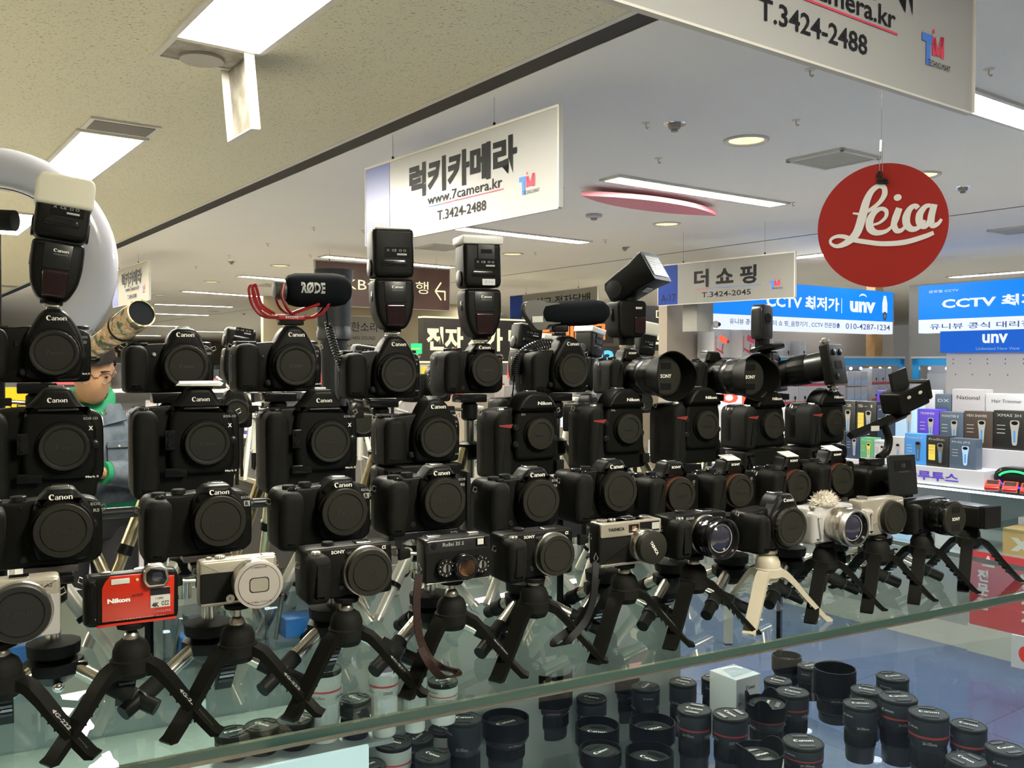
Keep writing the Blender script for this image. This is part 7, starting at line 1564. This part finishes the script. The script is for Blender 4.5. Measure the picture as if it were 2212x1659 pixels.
sh = (('box_slate', 'PHILIPS', 'box_lightblue', 'blue grey shaver box at the right end of the front step'), ('box_black', 'ProSkin', 'silver', 'black shaver box with pale picture, second from right on the front step'), ('box_blue', 'Panasonic 3', 'box_slate', 'bright blue shaver box, third from right on the front step'), ('box_grey', 'VOOX', 'vent', 'grey shaver box, fourth from right on the front step'),
      ('box_white', 'Mini', 'box_grey', 'small white box on the front step'), ('box_green', 'Trim', 'box_yellow', 'green box on the front step'), ('box_navy', 'X-5', 'vent', 'navy box at the left of the front step'), ('box_black', 'ONE', 'vent', 'black box at the far left of the front step'))
p = pc + .0
for i, (k, tx, bk_, lab) in enumerate(sh):
    wd = (.135, .12, .12, .10, .075, .085, .09, .10)[i]; h = (.155, .162, .165, .14, .115, .125, .15, .15)[i]; p += wd / 2 + .003
    shaver(lab, p, QC + .10, ZR, (wd, .07, h), k, tx, bk_, 'sticker' if k != 'box_white' else 'black_ink', 'box_yellow' if i in (1,) else None); p += wd / 2
p = pc - .18
for i, (k, tx, lab, wd, h) in enumerate((('box_black', 'XMAS 3H', 'tall black shaver box at the right end of the middle step', .17, .20), ('box_brown', 'MEN SHAVER', 'brown black shaver box on the middle step', .15, .19), ('box_slate', 'MONSTER 8', 'slate shaver box on the middle step', .13, .18), ('purple_ink', 'TRIMMER', 'violet shaver box on the middle step', .12, .19), ('box_lightblue', 'OK', 'pale shaver box with dark picture on the middle step', .13, .24), ('box_navy', 'AQUA', 'navy shaver box on the middle step', .11, .20), ('box_black', 'S-1', 'black box with yellow mark on the middle step', .13, .22), ('box_black', 'S-2', 'second black box with yellow mark on the middle step', .13, .22))):
    p += wd / 2 + .004; shaver(lab, p, QC + .27, ZR + .10, (wd, .08, h), k, tx, 'vent', 'sticker', 'box_yellow' if i > 5 else None); p += wd / 2
p = pc - .26
for i, (k, tx, lab, wd, h) in enumerate((('kraft', 'CLIPPER', 'kraft and yellow box at the right of the top step', .15, .12), ('box_white', 'Hair Trimmer', 'long pale trimmer box on the top step', .22, .13), ('box_grey', 'National', 'pale grey box with dark lettering on the top step', .18, .15), ('box_slate', 'DX', 'dark box on the top step beside the pale grey one', .09, .12), ('box_white', 'MX', 'white box on the top step', .12, .14), ('box_slate', 'Q7', 'slate box on the top step', .12, .16), ('purple_ink', 'VV', 'violet box on the top step', .11, .13))):
    p += wd / 2 + .004; carton('trimmer_box', lab, 'box', B(p, QC + .44, ZR + .2508), ang_r, (wd, .09, h), k, 'boxed trimmers on the top step', None, (tx, 'black_ink' if k in ('kraft', 'box_white', 'box_grey') else 'sticker')); p += wd / 2
# bluetooth speaker with a glowing ring, red pocket sets, boxes inside the right case
P = B(pc - .18, QC + .145, ZT + .001); t = thing('bluetooth_speaker', 'black speaker with green and blue glowing ring at the right frame edge', 'speaker', P, ang_r)
b = MB(); b.pillow(rrect(-.11, .11, .0, .115, .055, 6), -.055, .055, .02, 'black_gloss', both=True, n=4); b.build('body', t)
for nm, a0, a1, k in (('glow_arc', 20, 170, 'glow_green'), ('glow_arc', 190, 350, 'glow_blue')):
    b = MB(); b.tube([(.080 * cos(R(a)), -.054, .058 + .040 * sin(R(a))) for a in range(a0, a1, 10)], .006, k, 6); b.build(nm, t)
b = MB(); b.pillow(rrect(-.06, .06, .032, .084, .025, 4), -.059, -.05, .004, 'black', n=2); b.build('grille', t)
for i in range(4):
    P = B(pc - .10 - i * .085, QC + .035, ZT + .020); t = thing('pocket_radio', ('leftmost red pocket set on the glass of the right case', 'second red pocket set on the glass of the right case', 'third red pocket set on the glass of the right case', 'rightmost red pocket set on the glass of the right case')[i], 'radio', P, ang_r + .3, 'red pocket sets on the right case')
    b = MB(M.Rotation(R(28), 4, 'X')); b.box((0, 0, .010), (.066, .07, .018), 'red', .004); b.build('body', t); b = MB(M.Rotation(R(28), 4, 'X')); b.box((0, .012, .0195), (.052, .030, .002), 'box_black'); b.box((0, -.02, .0195), (.05, .014, .002), 'redmark'); b.build('front', t)
P = B(pc - .28, QC + .22, .467); t = thing('kraft_carton', 'brown carton with big white letters inside the right case', 'box', P, ang_r); MB().box((0, 0, .08), (.34, .2, .16), 'kraft', .002).build('shell', t); l = MB(); l.text('xon', 0, .085, .07, 'sticker', -.1015, w=.26, off=.04); l.build('lettering', t)
for i, (x, k, lab) in enumerate(((-.62, 'shelf_blue', 'teal blue carton inside the right case'), (-.85, 'box_black', 'black carton inside the right case'), (.2, 'box_white', 'white carton inside the left part of the case'), (.45, 'box_lightblue', 'pale blue bag inside the left part of the case'))):
    carton('case_item', lab, 'box', B(pc + x, QC + .25, .4658), ang_r, (.16, .12, .10), k, 'goods inside the counter across the aisle')
for i in range(6): carton('case_item', 'black gadget on the glass shelf of the right case', 'gadget', B(pc - .15 - .12 * i, QC + .3, ZT - .191), ang_r, (.07, .06, .04), rg.choice(['box_black', 'box_grey', 'box_slate']), 'gadgets on the glass shelf of the right case')
# white floor sign with a red script letter at the lower right
A = atY(2183, 1440, 3.9); t = thing('floor_sign', 'white board with a red curved letter at the lower right edge', 'sign', V((A.x, A.y, 0)), ang_r + .1)
MB().box((.20, .01, A.z + .07), (.40, .012, .14), 'box_white').build('board', t); l = MB(); l.text('Canon', .17, A.z + .065, .075, 'red', -.0, w=.28, off=.02); l.v = [v + V((0, .002, 0)) for v in l.v]; l.build('lettering', t); MB().cyl((.2, .02, 0), (.2, .02, A.z), .012, 'vent', n=10).build('post', t)
